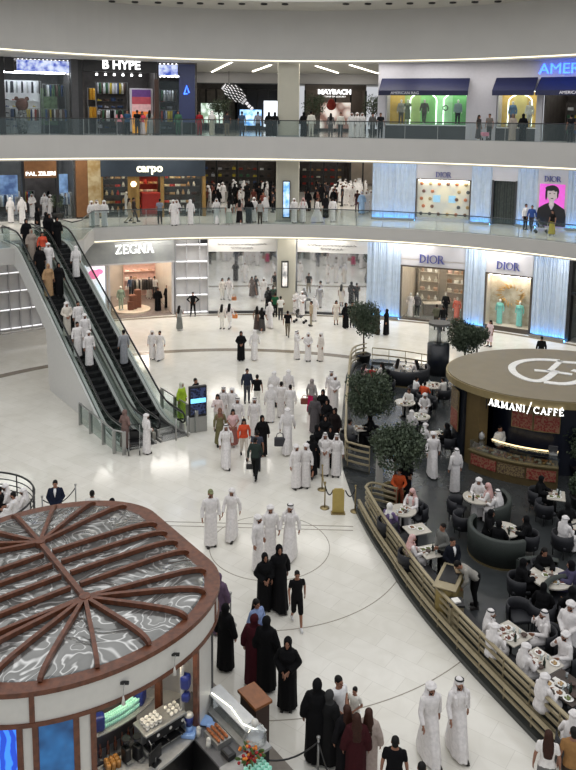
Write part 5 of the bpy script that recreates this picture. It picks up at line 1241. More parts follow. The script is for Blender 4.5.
B().tube([(ln*.2, -.1, 1.26), (ln*.5, -.02, 1.26), (ln*.75, -.1, 1.26), (ln*.92, .05, 1.26)], .012, 6).obj('light_trim', emat('warm_line', (255, 250, 230), 3), e)
def ct(x, y, z=.925): return CT @ M.Translation((x, y, z))
e = empty('pastry_tray', 'steel tray of brown pastries on the inner worktop', 'tray', T=ct(1.25, -.52)); B().box((0, 0, .06), (.5, .34, .12)).obj('tray', STEEL, e)
PST = mat('baked_pastry', (150, 88, 48), .6, var=.25, scale=20)
for i in range(12): tag(B().cap((-.04, 0, 0), (.04, 0, 0), .035, .03).obj('pastry', PST, None, True, ct(1.08+.11*(i % 4), -.62+.1*(i//4), 1.075)), 'brown pastry lying in the steel tray', 'pastry', 'pastries in the steel tray')
e = empty('cloth_bundle', 'light blue cloths heaped on the inner worktop', 'cloth', T=ct(.72, -.5)); b = B()
rnd = random.Random(2)
for i in range(9): b.ell((rnd.uniform(-.2, .2), rnd.uniform(-.13, .13), .04), (rnd.uniform(.08, .15), rnd.uniform(.05, .1), .045), 10)
link('folds', remesh(b, .02, LBL, 'folds', 2), e)
for i, (x, y) in enumerate(((.62, -.95), (1.0, -1.0))):
    e = empty('milk_frother', 'small white milk frother %s the pastry tray' % ('beside the blue cloths, left of' if i == 0 else 'in front of'), 'frother', T=ct(x+.3, -.78, .925)); B().cyl((0, 0, 0), (0, 0, .16), .055, .045, 14).obj('body', KW, e, True); B().cap((0, 0, .17), (.03, 0, .19), .05, .035).obj('lid', KW, e, True)
e = empty('payment_terminal', 'black payment box at the near end of the inner worktop', 'terminal', T=ct(1.75, -.6)); B().box((0, 0, .06), (.3, .2, .12), bev=.02).obj('body', BLACK, e); B().box((0, -.02, .125), (.2, .1, .01)).obj('keypad', DGREY, e)
tag(B().box((0, 0, .12), (.26, .2, .24), bev=.07).obj('storage_tub', BLU, None, T=ct(.05, .0, .96)), 'navy tub at the far end of the service counter', 'tub')
# flower vase and cake dome at the near corner
e = empty('corner_counter', 'low grey corner counter under the flowers and cake dome', 'counter', T=M.Translation((-.62, 13.75, 0)) @ M.Rotation(math.atan2(sd.y, sd.x), 4, 'Z'))
B().box((0, 0, .44), (1.0, .7, .88), bev=.03).obj('cabinet', BLACK, e); B().box((0, 0, .91), (1.06, .76, .06)).obj('worktop', mat('grey_marble_top', (160, 160, 158), .25), e)
p = P(262, 726, 1.15); p.z = .94
e = empty('cake_stand', 'glass dome cake stand with white knob on the corner counter', 'cake stand', (-.55, 14.05, .94)); B().lathe([(.001, 0), (.10, 0), (.10, .02), (.025, .05), (.025, .42), (.05, .5), (.24, .52), (.24, .54), (.001, .54)], 24).obj('stand', STEEL, e, True)
B().lathe([(.235, .54), (.235, .62), (.19, .76), (.03, .84)], 24).obj('dome', glass('dome_glass', (230, 235, 240), .5), e, True); B().cap((0, 0, .86), (0, 0, .9), .06, .075).obj('knob', KW, e, True)
e = empty('flower_vase', 'vase of orange, red and green flowers on the corner counter', 'flowers', (-.62, 13.72, .94)); B().lathe([(.001, 0), (.08, 0), (.12, .15), (.07, .28), (.085, .32)], 18).obj('vase', BLACK, e, True)
b = B(); rnd = random.Random(4)
fl = {'red_blooms': (150, 30, 34), 'orange_blooms': (206, 120, 40), 'green_leaves': (70, 92, 40)}
for nm, c_ in fl.items():
    fmh = B().ell((0, 0, 0), (.035, .035, .028) if 'leaves' not in nm else (.06, .02, .04), 8).mesh(nm, mat(nm, c_, .7, var=.25, scale=30), True)
    for i in range(24):
        a = rnd.uniform(0, 2*PI); r = rnd.uniform(0, .26); z = .34+.34*rnd.random()*(1-r)
        link(nm[:-1] if nm != 'green_leaves' else 'green_leaf', fmh, e, M.Translation((r*math.cos(a), r*math.sin(a), z)) @ M.Rotation(a, 4, 'Z'))
for i in range(20):
    for k in range(4):
        tag(link('paper_cup', pc, None, M.Translation((-.62, 13.75, 0)) @ M.Rotation(math.atan2(sd.y, sd.x), 4, 'Z') @ M.Translation((.18+.09*(i % 4), -.25+.095*(i//4), .94+.105*k))), 'mint paper cup in the stack beside the flowers', 'cup', 'mint paper cups beside the flowers')
e = empty('host_podium', 'wooden topped podium beside the kiosk service counter', 'podium', (-.62, 15.7, 0), -.93)
B().box((0, 0, .52), (.62, .36, 1.04)).obj('cabinet', mat('dark_brown_podium', (60, 42, 34), .5), e); B().box((0, 0, 1.08), (.72, .46, .07), bev=.01).obj('top', mat('honey_brown_wood', (134, 82, 44), .35, var=.12, scale=8), e)
# stone border and queue posts around the kiosk
PB = mat('taupe_border_tiles', (118, 110, 100), .3, kind='noise', scale=3, rgb2=(134, 126, 116))
def kq(n_, e_): q = c2+KN*n_+KE*e_; return (q.x, q.y)
struct(B().prism([kq(2.85, 4.5), kq(3.45, 4.5), kq(3.40, -5), kq(2.85, -5)], 0, .008).obj('trim_30', PB))
def stanchion(p, label, m=STEEL, h=.95):
    e = empty('queue_post', label, 'queue post', (p[0], p[1], 0)); B().lathe([(.001, 0), (.17, 0), (.17, .02), (.04, .04), (.001, .04)], 20).obj('base', m, e, True)
    B().cyl((0, 0, .03), (0, 0, h), .025, seg=10).obj('pole', m, e, True); B().cyl((0, 0, h), (0, 0, h+.04), .04, seg=12).obj('cap', m, e, True)
def rope(p, q, label, m=RUBBER, z=.86, sag=.3, r=.018):
    p = V((p[0], p[1], z)); q = V((q[0], q[1], z)); b = B().tube([p.lerp(q, t/12)-V((0, 0, sag*(1-(2*t/12-1)**2))) for t in range(13)], r, 8)
    tag(b.obj('queue_rope', m, None, True), label, 'rope')
def PP(x, y, z=0.): p = P(x, y, z); return (p.x, p.y)
q1, q2, q3, q4, q5 = PP(318.5, 738, .95), PP(230.5, 593, .97), PP(75.4, 485, .95), PP(42, 497, .95), (PP(318.5, 738, .95)[0]-1.5, PP(318.5, 738, .95)[1]-.3)
q6 = (q1[0]+.55, q1[1]-1.5)
stanchion(q1, 'steel queue post in front of the black robed women at the bottom'); stanchion(q2, 'steel queue post beside the kiosk near the denim jacket'); stanchion(q3, 'steel queue post right of the guard in dark suit')
stanchion(q4, 'steel queue post left of the guard in dark suit'); stanchion(q6, 'steel queue post at the bottom edge of the picture')
rope(q1, q5, 'black rope hanging from the bottom queue post toward the kiosk'); rope(q1, q6, 'black rope running from the bottom queue post out of the picture'); rope(q3, q4, 'grey rope between the queue posts beside the guard', sag=.35)
stanchion(q5, 'steel queue post beside the corner counter of the kiosk')
g1, g2, g3 = PP(324.7, 508), PP(322, 489.7), PP(355, 511.5)
for g, l in ((g1, 'gold queue post left of the gold sign board'), (g2, 'gold queue post behind the gold sign board, farthest'), (g3, 'gold queue post right of the gold sign board at the café entrance')): stanchion(g, l, GOLD)
sp_ = P(338, 513.5)
rope(g1, (sp_.x-.2, sp_.y), 'dark rope from the left gold post to the sign board', sag=.25, r=.022); rope(g3, (sp_.x+.25, sp_.y), 'dark rope from the right gold post to the sign board', sag=.25, r=.022)
rope(g1, g2, 'gold rope between the two left gold posts', GOLD, sag=.2)
e = empty('sign_board', 'standing gold sign board at the café entrance', 'sign', (sp_.x, sp_.y, 0)); GS = mat('gold_sign', (176, 156, 92), .4, .5, var=.05)
B().box((0, 0, .47), (.42, .05, .86), bev=.01).obj('panel', GS, e); B().box((0, 0, .02), (.5, .22, .04)).obj('base', GOLD, e); B().box((0, 0, .92), (.3, .03, .04)).obj('top_edge', GS, e)
# seating island at the left edge
e = empty('curved_rail', 'black curved rail around the seating at the left edge', 'railing', (0, 0, 0)); rc = V((-10.6, 24.6, 0)); rr_ = 2.1
for z in (.35, .55, .75): B().tube([rc+V((rr_*math.cos(a)*1.0, rr_*math.sin(a), z)) for a in [(-.6+3.4*i/24) for i in range(25)]], .02, 6).obj('rail', BLACK, e, True)
B().tube([rc+V((rr_*math.cos(a), rr_*math.sin(a), 1.0)) for a in [(-.6+3.4*i/24) for i in range(25)]], .035, 8).obj('handrail', BLACK, e, True)
for i in range(7): a = -.6+3.4*i/6; B().cyl(rc+V((rr_*math.cos(a), rr_*math.sin(a), 0)), rc+V((rr_*math.cos(a), rr_*math.sin(a), 1.0)), .025, seg=8).obj('post', BLACK, e)
o = B().lathe([(1.3, .4), (1.3, .45), (1.8, .45), (1.8, 0), (1.7, 0), (1.7, .4), (1.3, .4)], 30, a0=-.6, a1=2.6).obj('curved_bench', KW, None, T=M.Translation(rc)); tag(o, 'white curved bench inside the black rail at the left edge', 'bench')
B().lathe([(1.35, .4), (1.45, 0), (1.5, 0), (1.4, .4)], 30, a0=-.6, a1=2.6).obj('bench_base', BLACK, o)
# ------------------------------------------------------------------ the café
CF = mat('dark_polished_cafe_floor', (56, 59, 60), .26, var=.08, scale=3)
CF2 = mat('dark_green_kerb', (44, 48, 44), .4)
rb1 = [P(*q) for q in ((346, 376), (343.5, 400), (341.5, 420), (341, 440), (343, 470))]
rb2 = [P(*q) for q in ((357, 512), (372, 540), (390, 568), (404, 590), (428, 622), (460, 659), (497, 699), (539, 743))]
d_ = (rb2[-1]-rb2[-2]).normalized(); rb2.append(rb2[-1]+d_*4)
far_ = [P(600, 392), P(500, 373), P(440, 366), P(380, 359), P(360, 360), P(350, 366)]
poly = [(p.x, p.y) for p in rb1+rb2]+[(20, rb2[-1].y), (20, 41)]+[(p.x, p.y) for p in far_]
o = B().prism(poly, .0, .02).obj('floor_cafe', CF); struct(o)
def sm(pts, n=6):
    pts = [V(p) for p in pts]; out = []
    for i in range(len(pts)-1):
        p0 = pts[max(0, i-1)]; p1 = pts[i]; p2 = pts[i+1]; p3 = pts[min(len(pts)-1, i+2)]
        for k in range(n):
            t = k/n; out.append(.5*((2*p1)+(p2-p0)*t+(2*p0-5*p1+4*p2-p3)*t*t+(3*p1-p0-3*p2+p3)*t**3))
    return out+[pts[-1]]
TAN = mat('champagne_metal', (160, 148, 120), .4, .35, var=.06)
KERB = mat('dark_kerb_stone', (52, 54, 52), .35)
def cafe_rail(path, label, zs=(1.1, .86, .60, .34), wid=.05):
    e = empty('cafe_railing', label, 'railing', (0, 0, 0)); path = [V((p.x, p.y, 0)) for p in path]
    up = lambda z: [p+V((0, 0, z)) for p in path]
    B().bar(up(.06), .22, .12).obj('kerb', KERB, e); B().bar(up(zs[0]), .09, .045).obj('handrail', TAN, e)
    for z in zs[1:]: B().bar(up(z), wid, .07).obj('rail_bar', TAN, e)
    L = 0; nx = 0
    for i in range(len(path)-1):
        sgl = (path[i+1]-path[i]).length
        while nx <= L+sgl:
            p = path[i].lerp(path[i+1], (nx-L)/max(sgl, 1e-6)); B().box((p.x, p.y, zs[0]/2), (.032, .032, zs[0])).obj('post', TAN, e); nx += .95
        L += sgl
    return e
def offs(pts, d):
    out = []
    for i, p in enumerate(pts):
        a = pts[max(0, i-1)]; c = pts[min(len(pts)-1, i+1)]; t = (c-a).normalized(); out.append(p+V((-t.y, t.x, 0))*d)
    return out
cr2 = sm([p for p in rb2]); o2 = offs(cr2, .30)
# close the near end of each rail with a rounded return into the café
r2 = [P(393, 513.0, 0)+V((.1, 0, 0)), o2[0]+V((.35, .32, 0)), o2[0]+V((.08, .2, 0))]+o2
cafe_rail(sm(r2[:3])[:-1]+r2[3:], 'long champagne metal café railing curving from the entrance to the lower right corner', (.92, .72, .52, .30))
cafe_rail(offs(cr2, .05), 'low outer champagne rail at floor level outside the long café railing', (.46, .26))
cr1 = sm([P(369, 474)]+[V((rb1[-1].x+.35, rb1[-1].y+.05, 0)), rb1[-1]+V((.12, .5, 0))]+[p+V((.2, 0, 0)) for p in rb1[::-1][1:]]+[P(354, 366), P(366, 362)])
cafe_rail(cr1, 'champagne metal café railing on the far side of the entrance')
cafe_rail(sm([P(372, 363), P(400, 366), P(430, 371)]), 'low far café railing behind the first tree', (.9, .5))
o3 = offs(cr2, .44)
e = empty('planter_bench', 'long low charcoal bench just inside the café railing', 'bench', (0, 0, 0))
seg_ = o3[8:]
B().bar([p+V((0, 0, .22)) for p in offs(seg_, .28)], .5, .42).obj('seat', mat('charcoal_upholstery', (46, 46, 48), .7), e)
B().bar([p+V((0, 0, .62)) for p in offs(seg_, .04)], .08, .26).obj('back_rest', mat('charcoal_upholstery', (46, 46, 48), .7), e)
B().bar([p+V((0, 0, .36)) for p in seg_], .05, .70).obj('back_panel', KERB, e)
# furniture
UPH = mat('black_upholstery', (30, 31, 36), .6, var=.15, scale=20); GUP = mat('dark_green_upholstery', (50, 56, 52), .6, var=.1, scale=20)
_f = {}
def fm(k):
    if k in _f: return _f[k]
    b = B()
    if k == 'seat': b.box((0, 0, .40), (.56, .54, .12), bev=.04)
    if k == 'backrest': b.lathe([(.30, .30), (.33, .30), (.36, .60), (.35, .78), (.31, .78), (.29, .60), (.27, .34), (.30, .30)], 18, a0=-.25, a1=PI+.25)
    if k == 'leg': b.cyl((0, 0, 0), (0, 0, .36), .014, .022, 8)
    if k == 'plate': b.lathe([(.001, 0), (.07, 0), (.125, .018), (.12, .022), (.06, .008), (.001, .008)], 18)
    if k == 'glass': b.lathe([(.001, 0), (.03, 0), (.036, .12), (.033, .12), (.028, .01), (.001, .01)], 12)
    if k == 'bowl': b.lathe([(.001, 0), (.04, 0), (.085, .06), (.08, .06), (.04, .012), (.001, .012)], 16)
    if k == 'bottle': b.lathe([(.001, 0), (.033, 0), (.035, .15), (.013, .21), (.013, .27), (.001, .27)], 12)
    if k == 'napkin': b.box((0, 0, .008), (.16, .12, .016)); b.box((.01, .01, .02), (.12, .09, .01), rz=.3)
    if k == 'menu': b.box((0, 0, .006), (.2, .28, .012)); b.box((0, 0, .014), (.16, .22, .004))
    _f[k] = b.mesh(k, UPH, k not in ('napkin', 'menu')); return _f[k]
NC = [0]
def chair(p, face, label, group=None, z=.02):
    NC[0] += 1; e = empty('armchair', label, 'chair', (p[0], p[1], z), face, group)
    link('seat', fm('seat'), e); link('backrest', fm('backrest'), e, M.Translation((0, .0, 0)))
    for x in (-.2, .2):
        for y in (-.18, .2): link('leg', fm('leg'), e, M.Translation((x, y, 0)), m=BLACK)
    return e
MARB = mat('pale_marble_table', (190, 184, 172), .25, var=.08, scale=4)
ITEM = {'plate': mat('white_china', (232, 230, 224), .2), 'glass': glass('drink_glass', (220, 225, 228), .45), 'bowl': mat('dark_bowl', (70, 50, 40), .4), 'bottle': mat('green_bottle', (24, 44, 34), .15), 'cup': mat('white_china', (232, 230, 224), .2), 'napkin': mat('napkin_white', (225, 222, 215), .8), 'menu': mat('menu_card', (150, 130, 100), .6)}
FOOD = [mat('food_%d' % i, c, .6, var=.3, scale=30) for i, c in enumerate([(130, 86, 52), (104, 112, 60), (170, 140, 96), (110, 60, 44)])]
TB = {}
def table(key, x, y, shape, size, rz, phrase, n=8, m=None):
    p = P(x, y, .77); p.z = .02; TB[key] = p
    e = empty('cafe_table', phrase[0].replace('the ', '', 1), 'table', p, rz)
    if shape == 'r':
        B().cyl((0, 0, .71), (0, 0, .75), size, seg=36).obj('tabletop', m or MARB, e, False)
    else: B().box((0, 0, .73), (size[0], size[1], .04), bev=.012).obj('tabletop', m or MARB, e)
    B().cyl((0, 0, .02), (0, 0, .71), .045, seg=12).obj('column', BLACK, e, True); B().lathe([(.001, 0), (.24, 0), (.24, .015), (.05, .04), (.001, .04)], 20).obj('foot', BLACK, e, True)
    rnd = random.Random(int(x*7+y)); ph = phrase[1]; kinds = ['plate', 'plate', 'glass', 'plate', 'cup', 'bowl', 'glass', 'bottle', 'napkin', 'plate', 'glass', 'cup', 'napkin', 'bowl', 'plate', 'menu'][:n]; used = []
    for k in kinds:
        for tr in range(30):
            if shape == 'r': a = rnd.uniform(0, 2*PI); r = size*(1-rnd.random()**1.6*.9)-.13; q = (max(0, r)*math.cos(a), max(0, r)*math.sin(a))
            else: q = (rnd.uniform(-.5, .5)*(size[0]-.24), rnd.uniform(-.5, .5)*(size[1]-.24))
            if all((q[0]-u[0])**2+(q[1]-u[1])**2 > (.10+.06*(k == 'plate'))**2 for u in used): break
        used.append(q); T = M.Translation(p) @ M.Rotation(rz, 4, 'Z') @ M.Translation((*q, .75))
        if k == 'cup': o = link('cup', cup, None, T)
        else: o = link(k if k != 'glass' else 'drinking_glass', fm(k), None, T, m=ITEM[k])
        nm = k if k != 'glass' else 'drinking glass'
        tag(o, {'plate': 'white plate with food', 'bowl': 'small dark bowl', 'bottle': 'dark green bottle', 'cup': 'white cup', 'napkin': 'folded white napkin', 'menu': 'tan menu card', 'drinking glass': 'clear drinking glass'}[nm]+' on '+ph, nm if nm != 'drinking glass' else 'glass', nm+'s on '+ph)
        if k == 'plate': link('food', _food(), o, M.Translation((0, 0, .012)), m=rnd.choice(FOOD))
    return p
def _food():
    if 'food' not in _f:
        b = B(); rnd = random.Random(1)
        for i in range(8): b.ell((rnd.uniform(-.05, .05), rnd.uniform(-.05, .05), .015), (.03, .025, .02), 8)
        _f['food'] = b.mesh('food', FOOD[0], True)
    return _f['food']
def shortl(s):
    w_ = [v for v in s.split() if v not in ('sitting',)]
    for d in ('turned,', 'facing', 'us', 'a', 'with', 'and', 'the', 'the', 'the', 'short', 'large'):
        if len(w_) > 16 and d in w_[3:]: w_.pop(3+w_[3:].index(d))
    return ' '.join(w_[:16])
def sit(tb, x, y, kind, c1, c2, label, seat=True, clab=None, z=1.30, c3=None):
    p = P(x, y, z); p.z = .0; t = TB[tb]; d = V((t.x-p.x, t.y-p.y, 0)); face = math.atan2(d.x, -d.y)
    hm = BROWNHAIR if 'brown hair' in label else None
    fw = V((math.sin(face), -math.cos(face), 0)); q = p+fw*(-.10 if seat else .04)
    PEO[label] = person((q.x, q.y, .02), face, kind+'t' if len(kind) == 1 else kind, c1, c2, label, hairm=hm, sc=.98, c3=c3)
    if seat: chair((q.x, q.y), face, clab or shortl('chair of the '+label.replace('person in ', '')), None)
def boothm(cx, cy, r, a0, a1, h, label, gold=True, col=GUP):
    e = empty('curved_booth', label, 'booth', (cx, cy, .02)); 
    B().lathe([(r-.14, .06), (r, .06), (r+.03, h-.04), (r-.02, h), (r-.1, h), (r-.14, h-.06)], 44, a0=a0, a1=a1).obj('backrest', col, e, True)
    B().arc((0, 0), a0, a1, r-.62, r-.12, .06, .44, 40).obj('seat', UPH, e)
    B().arc((0, 0), a0, a1, r-.6, r+.005, 0, .06, 40).obj('base_trim', GOLD, e)
    for a in (a0, a1): B().box(((r-.07)*math.cos(a), (r-.07)*math.sin(a), h/2), (.16, .04, h-.08), rz=a, bev=.015).obj('end_panel', col, e)
# tables: key, px, py, shape, size, turn, (own label, phrase for what stands on it)
table('big', 368, 0, 'r', .1, 0, ('x', 'x')) if False else None
table('t10', 478, 497, 'r', .52, 0, ('the round marble table shared by three white robed men near the curved booth', 'the round table of the three white robed men'), 9)
table('tb', 504, 529, 'r', .50, 0, ('the round table inside the big curved booth', 'the round table inside the big curved booth'), 9)
table('t7', 403, 510, 'r', .45, 0, ('the round table between the red checked headscarf and the white headscarf by the potted tree', 'the round table by the potted tree'), 7)
table('t8', 417, 529, 's', (.75, .62), .35, ('the empty square table with a small white menu holder', 'the empty square table'), 2)
table('t9', 431, 551, 's', (.70, .7), .35, ('the square table served by the standing waiter', 'the square table served by the waiter'), 8)
table('t11', 556, 495, 's', (.62, .75), -.3, ('the square table near the pastry counter', 'the square table near the pastry counter'), 8)
table('t12', 583, 524, 's', (.7, .8), -.2, ('the table at the right edge below the dark plants', 'the table at the right edge'), 6)
table('t13', 551, 577, 'r', .60, 0, ('the large round table ringed by black robed women', 'the large round table of the black robed women'), 14)
table('t14', 511, 633, 's', (.82, .72), -1.0, ('the square table at the railing with two men in agal headscarves', 'the upper square table at the railing'), 10)
table('t15', 541, 661, 's', (.82, .72), -1.0, ('the middle square table at the railing', 'the middle square table at the railing'), 10)
table('t16', 567, 687, 's', (.95, .85), -1.0, ('the lowest square table at the railing full of plates', 'the lowest square table at the railing'), 14, mat('dark_brown_table', (62, 52, 46), .3))
table('t3', 433, 385, 'r', .52, 0, ('the round table left of the café kiosk beside the orange shirt', 'the table beside the orange shirt'), 7)
table('t4', 405, 402, 'r', .48, 0, ('the round pale table beside the second tree', 'the round table beside the second tree'), 6)
table('t5', 420, 416, 'r', .45, 0, ('the round table in front of the white shirted men', 'the round table before the white shirted men'), 5)
table('t1', 405, 366, 'r', .62, 0, ('the round table in the far booth near the dark glass column', 'the round table in the far booth'), 9)
table('t2', 376, 371, 's', (.9, .7), .1, ('the far left café table behind the second tree', 'the far left table'), 8)
table('t6', 436, 434, 's', (.8, .7), .2, ('the table beside the left corner of the café kiosk', 'the table beside the kiosk corner'), 9)
table('t17', 360, 428, 's', (.7, .6), .2, ('the table at the left railing under the second tree', 'the table under the second tree'), 5)
AR = 'dark armchair '
W_ = WK
sit('t10', 479, 479, 'k', None, None, 'person in white headscarf and robe sitting at the far side of the round table')
sit('t10', 492, 485, 'R', None, None, 'person in white robe and red checked headscarf sitting at the round table', False)
sit('t10', 501, 492, 'K', None, None, 'person in white robe sitting at the right of the round table, back against the booth', False)
sit('tb', 487, 510, 'A', None, None, 'person in black robe sitting at the left inside the big curved booth', False)
sit('tb', 498, 523, 'A', None, None, 'person in black robe sitting low in the middle of the big curved booth', False)
sit('tb', 526, 517, 'A', None, None, 'person in black robe sitting in an armchair at the open side of the booth')
sit('t7', 412, 490, 'R', None, None, 'person in white robe and red checked headscarf sitting behind the table by the potted tree')
sit('t7', 390, 504, 'Q', (108, 92, 128), (70, 60, 84), 'person in purple top and white headscarf sitting by the railing', True, None, 1.3, (220, 218, 214))
sit('t7', 399, 468, 'L', (196, 88, 48), (120, 60, 40), 'person in orange shirt half hidden behind the nearest leafy tree', False)
sit('t9', 413, 536, 'R', None, None, 'person in white robe and red checked headscarf sitting beside the waiter table', True)
sit('t11', 542, 477, 'A', None, None, 'person in black robe sitting left of the table near the pastry counter')
sit('t11', 568, 503, 'A', None, None, 'person in black robe sitting at the right edge near the pastry counter')
sit('t12', 566, 517, 'k', None, None, 'person in white robe sitting at the right edge with back turned, in the middle height')
sit('t13', 545, 549, 'N', None, None, 'person in black robe with uncovered dark hair facing us at the large round table')
sit('t13', 524, 560, 'A', None, None, 'person in black robe sitting at the left of the large round table')
sit('t13', 544, 584, 'A', None, None, 'person in black robe sitting with back turned at the large round table', True, None, 1.3)
sit('t13', 572, 588, 'A', None, None, 'person in black robe sitting at the lower right of the large round table')
sit('t13', 571, 562, 'A', (70, 66, 90), (24, 22, 28), 'person in grey violet robe sitting at the right of the large round table')
sit('t14', 486, 610, 'K', None, None, 'person in white robe and black corded headscarf on the bench at the upper railing table', False)
sit('t14', 541, 612, 'Ku', None, None, 'person in white robe right of the upper railing table, hand to the face')
sit('t14', 492, 627, 'k', None, None, 'person in white robe sitting on the bench left of the upper railing table, back turned', False)
sit('t15', 522, 646, 'k', None, None, 'person in white robe sitting on the bench at the middle railing table', False)
sit('t15', 563, 634, 'ku', None, None, 'person in white robe sitting right of the middle railing table, hand raised')
sit('t16', 541, 677, 'k', None, None, 'person in white robe sitting on the bench at the lowest railing table', False)
sit('t16', 574, 712, 'k', None, None, 'person in white robe sitting at the bottom right corner of the café')
sit('t3', 417, 377, 'M', (225, 225, 222), (60, 60, 62), 'person in white shirt sitting left of the orange shirt')
sit('t3', 425, 382, 'L', (206, 84, 50), (60, 50, 50), 'person in orange shirt sitting with back turned')
sit('t3', 443, 378, 'L', (220, 216, 208), (170, 165, 155), 'person in white shirt and pale trousers sitting right of the orange shirt')
sit('t4', 409, 389, 'L', (226, 222, 216), (200, 196, 188), 'person in white shirt with short brown hair sitting at the table beside the second tree')
sit('t5', 425, 394, 'k', None, None, 'person in white robe sitting right of the table beside the second tree')
sit('t5', 412, 411, 'k', None, None, 'person in white robe sitting between the two leafy trees and the kiosk', True)
sit('t1', 397, 360, 'W', (214, 206, 196), (160, 150, 140), 'person in pale clothes sitting at the left of the far booth', False)
sit('t1', 418, 361, 'W', (206, 200, 196), (120, 116, 120), 'person in pale clothes sitting at the right of the far booth', False)
sit('t2', 365, 364, 'W', (200, 160, 160), (120, 60, 60), 'person in pink top sitting at the far left table')
sit('t2', 372, 366, 'L', (140, 40, 44), (60, 30, 30), 'person in dark red top sitting at the far left table')
sit('t2', 382, 363, 'W', (220, 216, 210), (90, 90, 90), 'person in white top sitting right of the dark red top at the far left table')
sit('t2', 388, 370, 'A', None, None, 'person in black robe sitting at the right of the far left table')
sit('t17', 350, 420, 'L', (110, 110, 110), (40, 40, 44), 'person in grey shirt sitting at the left railing under the second tree')
sit('t17', 370, 416, 'A', None, None, 'person in black robe sitting behind the second tree at the left railing')
sit('t6', 447, 424, 'A', None, None, 'person in black robe sitting at the left corner of the café kiosk')
sit('t6', 426, 424, 'k', None, None, 'person in white robe sitting left of the kiosk corner table')
for (x, y, fx, lab) in ((457, 507, 60, 'empty dark armchair, upper of two left of the round table'), (463, 522, 100, 'empty dark armchair, lower of two left of the round table'), (418, 514, -60, 'empty dark armchair right of the table by the potted tree'), (519, 614, 10, 'empty black armchair at the top of the upper railing table'), (549, 640, 10, 'empty black armchair above the middle railing table'), (430, 404, -60, 'empty dark armchair right of the table beside the second tree'), (545, 510, 110, 'empty dark armchair below the table near the pastry counter')):
    p = P(x, y, .5); chair((p.x, p.y), math.radians(fx), lab)
p = TB['tb']; boothm(p.x-.1, p.y-.1, 1.05, math.radians(135), math.radians(297), .95, 'big dark green curved booth with gold base in the middle of the café')
p = TB['t10']; boothm(p.x, p.y, 1.12, math.radians(-75), math.radians(25), .85, 'small curved booth behind the round table of three white robed men')
p = TB['t1']; boothm(p.x, p.y, 1.3, math.radians(165), math.radians(375), .8, 'dark round booth at the far end beside the glass column', col=UPH)
p = TB['t13']; boothm(p.x, p.y, 1.35, math.radians(62), math.radians(118), .62, 'dark curved booth behind the large round table')
p = P(577, 606, .5); boothm(p.x, p.y, .9, math.radians(60), math.radians(190), .9, 'dark green booth at the right edge behind the standing man')
# café kiosk
KC = V((11.2, 31.1, 0)); KA, KB = 4.55, 3.45
def el(s, t, z=0., da=0.): t = math.radians(t); return KC+V(((KA*s+da)*math.cos(t), (KB*s+da)*math.sin(t), z))
def elp(s, t0, t1, n=40, da=0.): return [el(s, t0+(t1-t0)*i/n, 0, da) for i in range(n+1)]
Kc = empty('cafe_kiosk', 'oval café kiosk with bronze roof bearing a white emblem', 'kiosk', (0, 0, 0))
RF = GOLDP
def ellring(s0, s1, z0, z1, t0=0, t1=360, n=72, d0=0, d1=0):
    o = elp(s1, t0, t1, n, d1); i = elp(s0, t0, t1, n, d0)
    if t1-t0 >= 359.9:
        b = B(); bm = b.bm; R = []
        for a, c in zip(i[:-1], o[:-1]): R.append([bm.verts.new(q) for q in ((a.x, a.y, z0), (c.x, c.y, z0), (c.x, c.y, z1), (a.x, a.y, z1))])
        for k in range(n):
            for q in range(4): bm.faces.new((R[k][q], R[k][(q+1) % 4], R[(k+1) % n][(q+1) % 4], R[(k+1) % n][q]))
        return b
    return B().prism([(p.x, p.y) for p in o+i[::-1]], z0, z1)
B().prism([(p.x, p.y) for p in elp(.985, 0, 360, 72)[:-1]], 3.42, 3.5).obj('roof_top', RF, Kc)
ellring(.9, 1.0, 3.20, 3.47).obj('roof_edge', mat('bronze_roof_edge', (146, 130, 92), .4, .4), Kc)
B().prism([(p.x, p.y) for p in elp(.93, 0, 360, 72)[:-1]], 3.2, 3.26).obj('roof_soffit', DARKW, Kc)
ellring(.86, .92, 0, 3.2, 150, 197, 16).obj('left_wall', DARKW, Kc); ellring(.80, .90, 0, 3.2, 197, 210, 6).obj('bronze_pier', mat('bronze_pier', (110, 92, 58), .4, .4), Kc)
ellring(.86, .92, 0, 3.2, -60, 150, 60).obj('rear_wall', DARKW, Kc)
ellring(.56, .62, 0, 3.2, 195, 300, 30).obj('back_wall', mat('navy_back_wall', (16, 20, 34), .3), Kc)
# emblem on the roof: G and A strokes with a gap
b = B(); zc = 3.52
def ep(*q): return [P(440+x/4.235, 340+y/4.235, zc) for x, y in q]
def strokes(w_, *q): b.bar(sm(ep(*q), 5), w_, .03)
strokes(.30, (508, 88), (455, 84), (395, 84), (340, 92), (305, 112), (318, 142), (372, 168), (430, 172), (470, 150), (490, 130))
b.bar(ep((400, 128), (468, 134)), .24, .03)
b.bar(ep((512, 88), (462, 134)), .24, .03); b.bar(ep((500, 92), (620, 100)), .28, .03); b.bar(ep((470, 134), (560, 146)), .24, .03)
strokes(.30, (560, 128), (600, 140), (610, 160), (580, 178), (520, 186), (440, 178))
b.obj('roof_emblem', mat('white_emblem', (232, 230, 224), .4), Kc)
def ktan(s, t, z): p = el(s, t, z); q = el(s, t+1, z); d = q-p; return M.Translation(p) @ M.Rotation(math.atan2(d.y, d.x), 4, 'Z')
a_, c_ = hit(494, 400, (KC.x, KC.y, 1)) if False else (None, None)
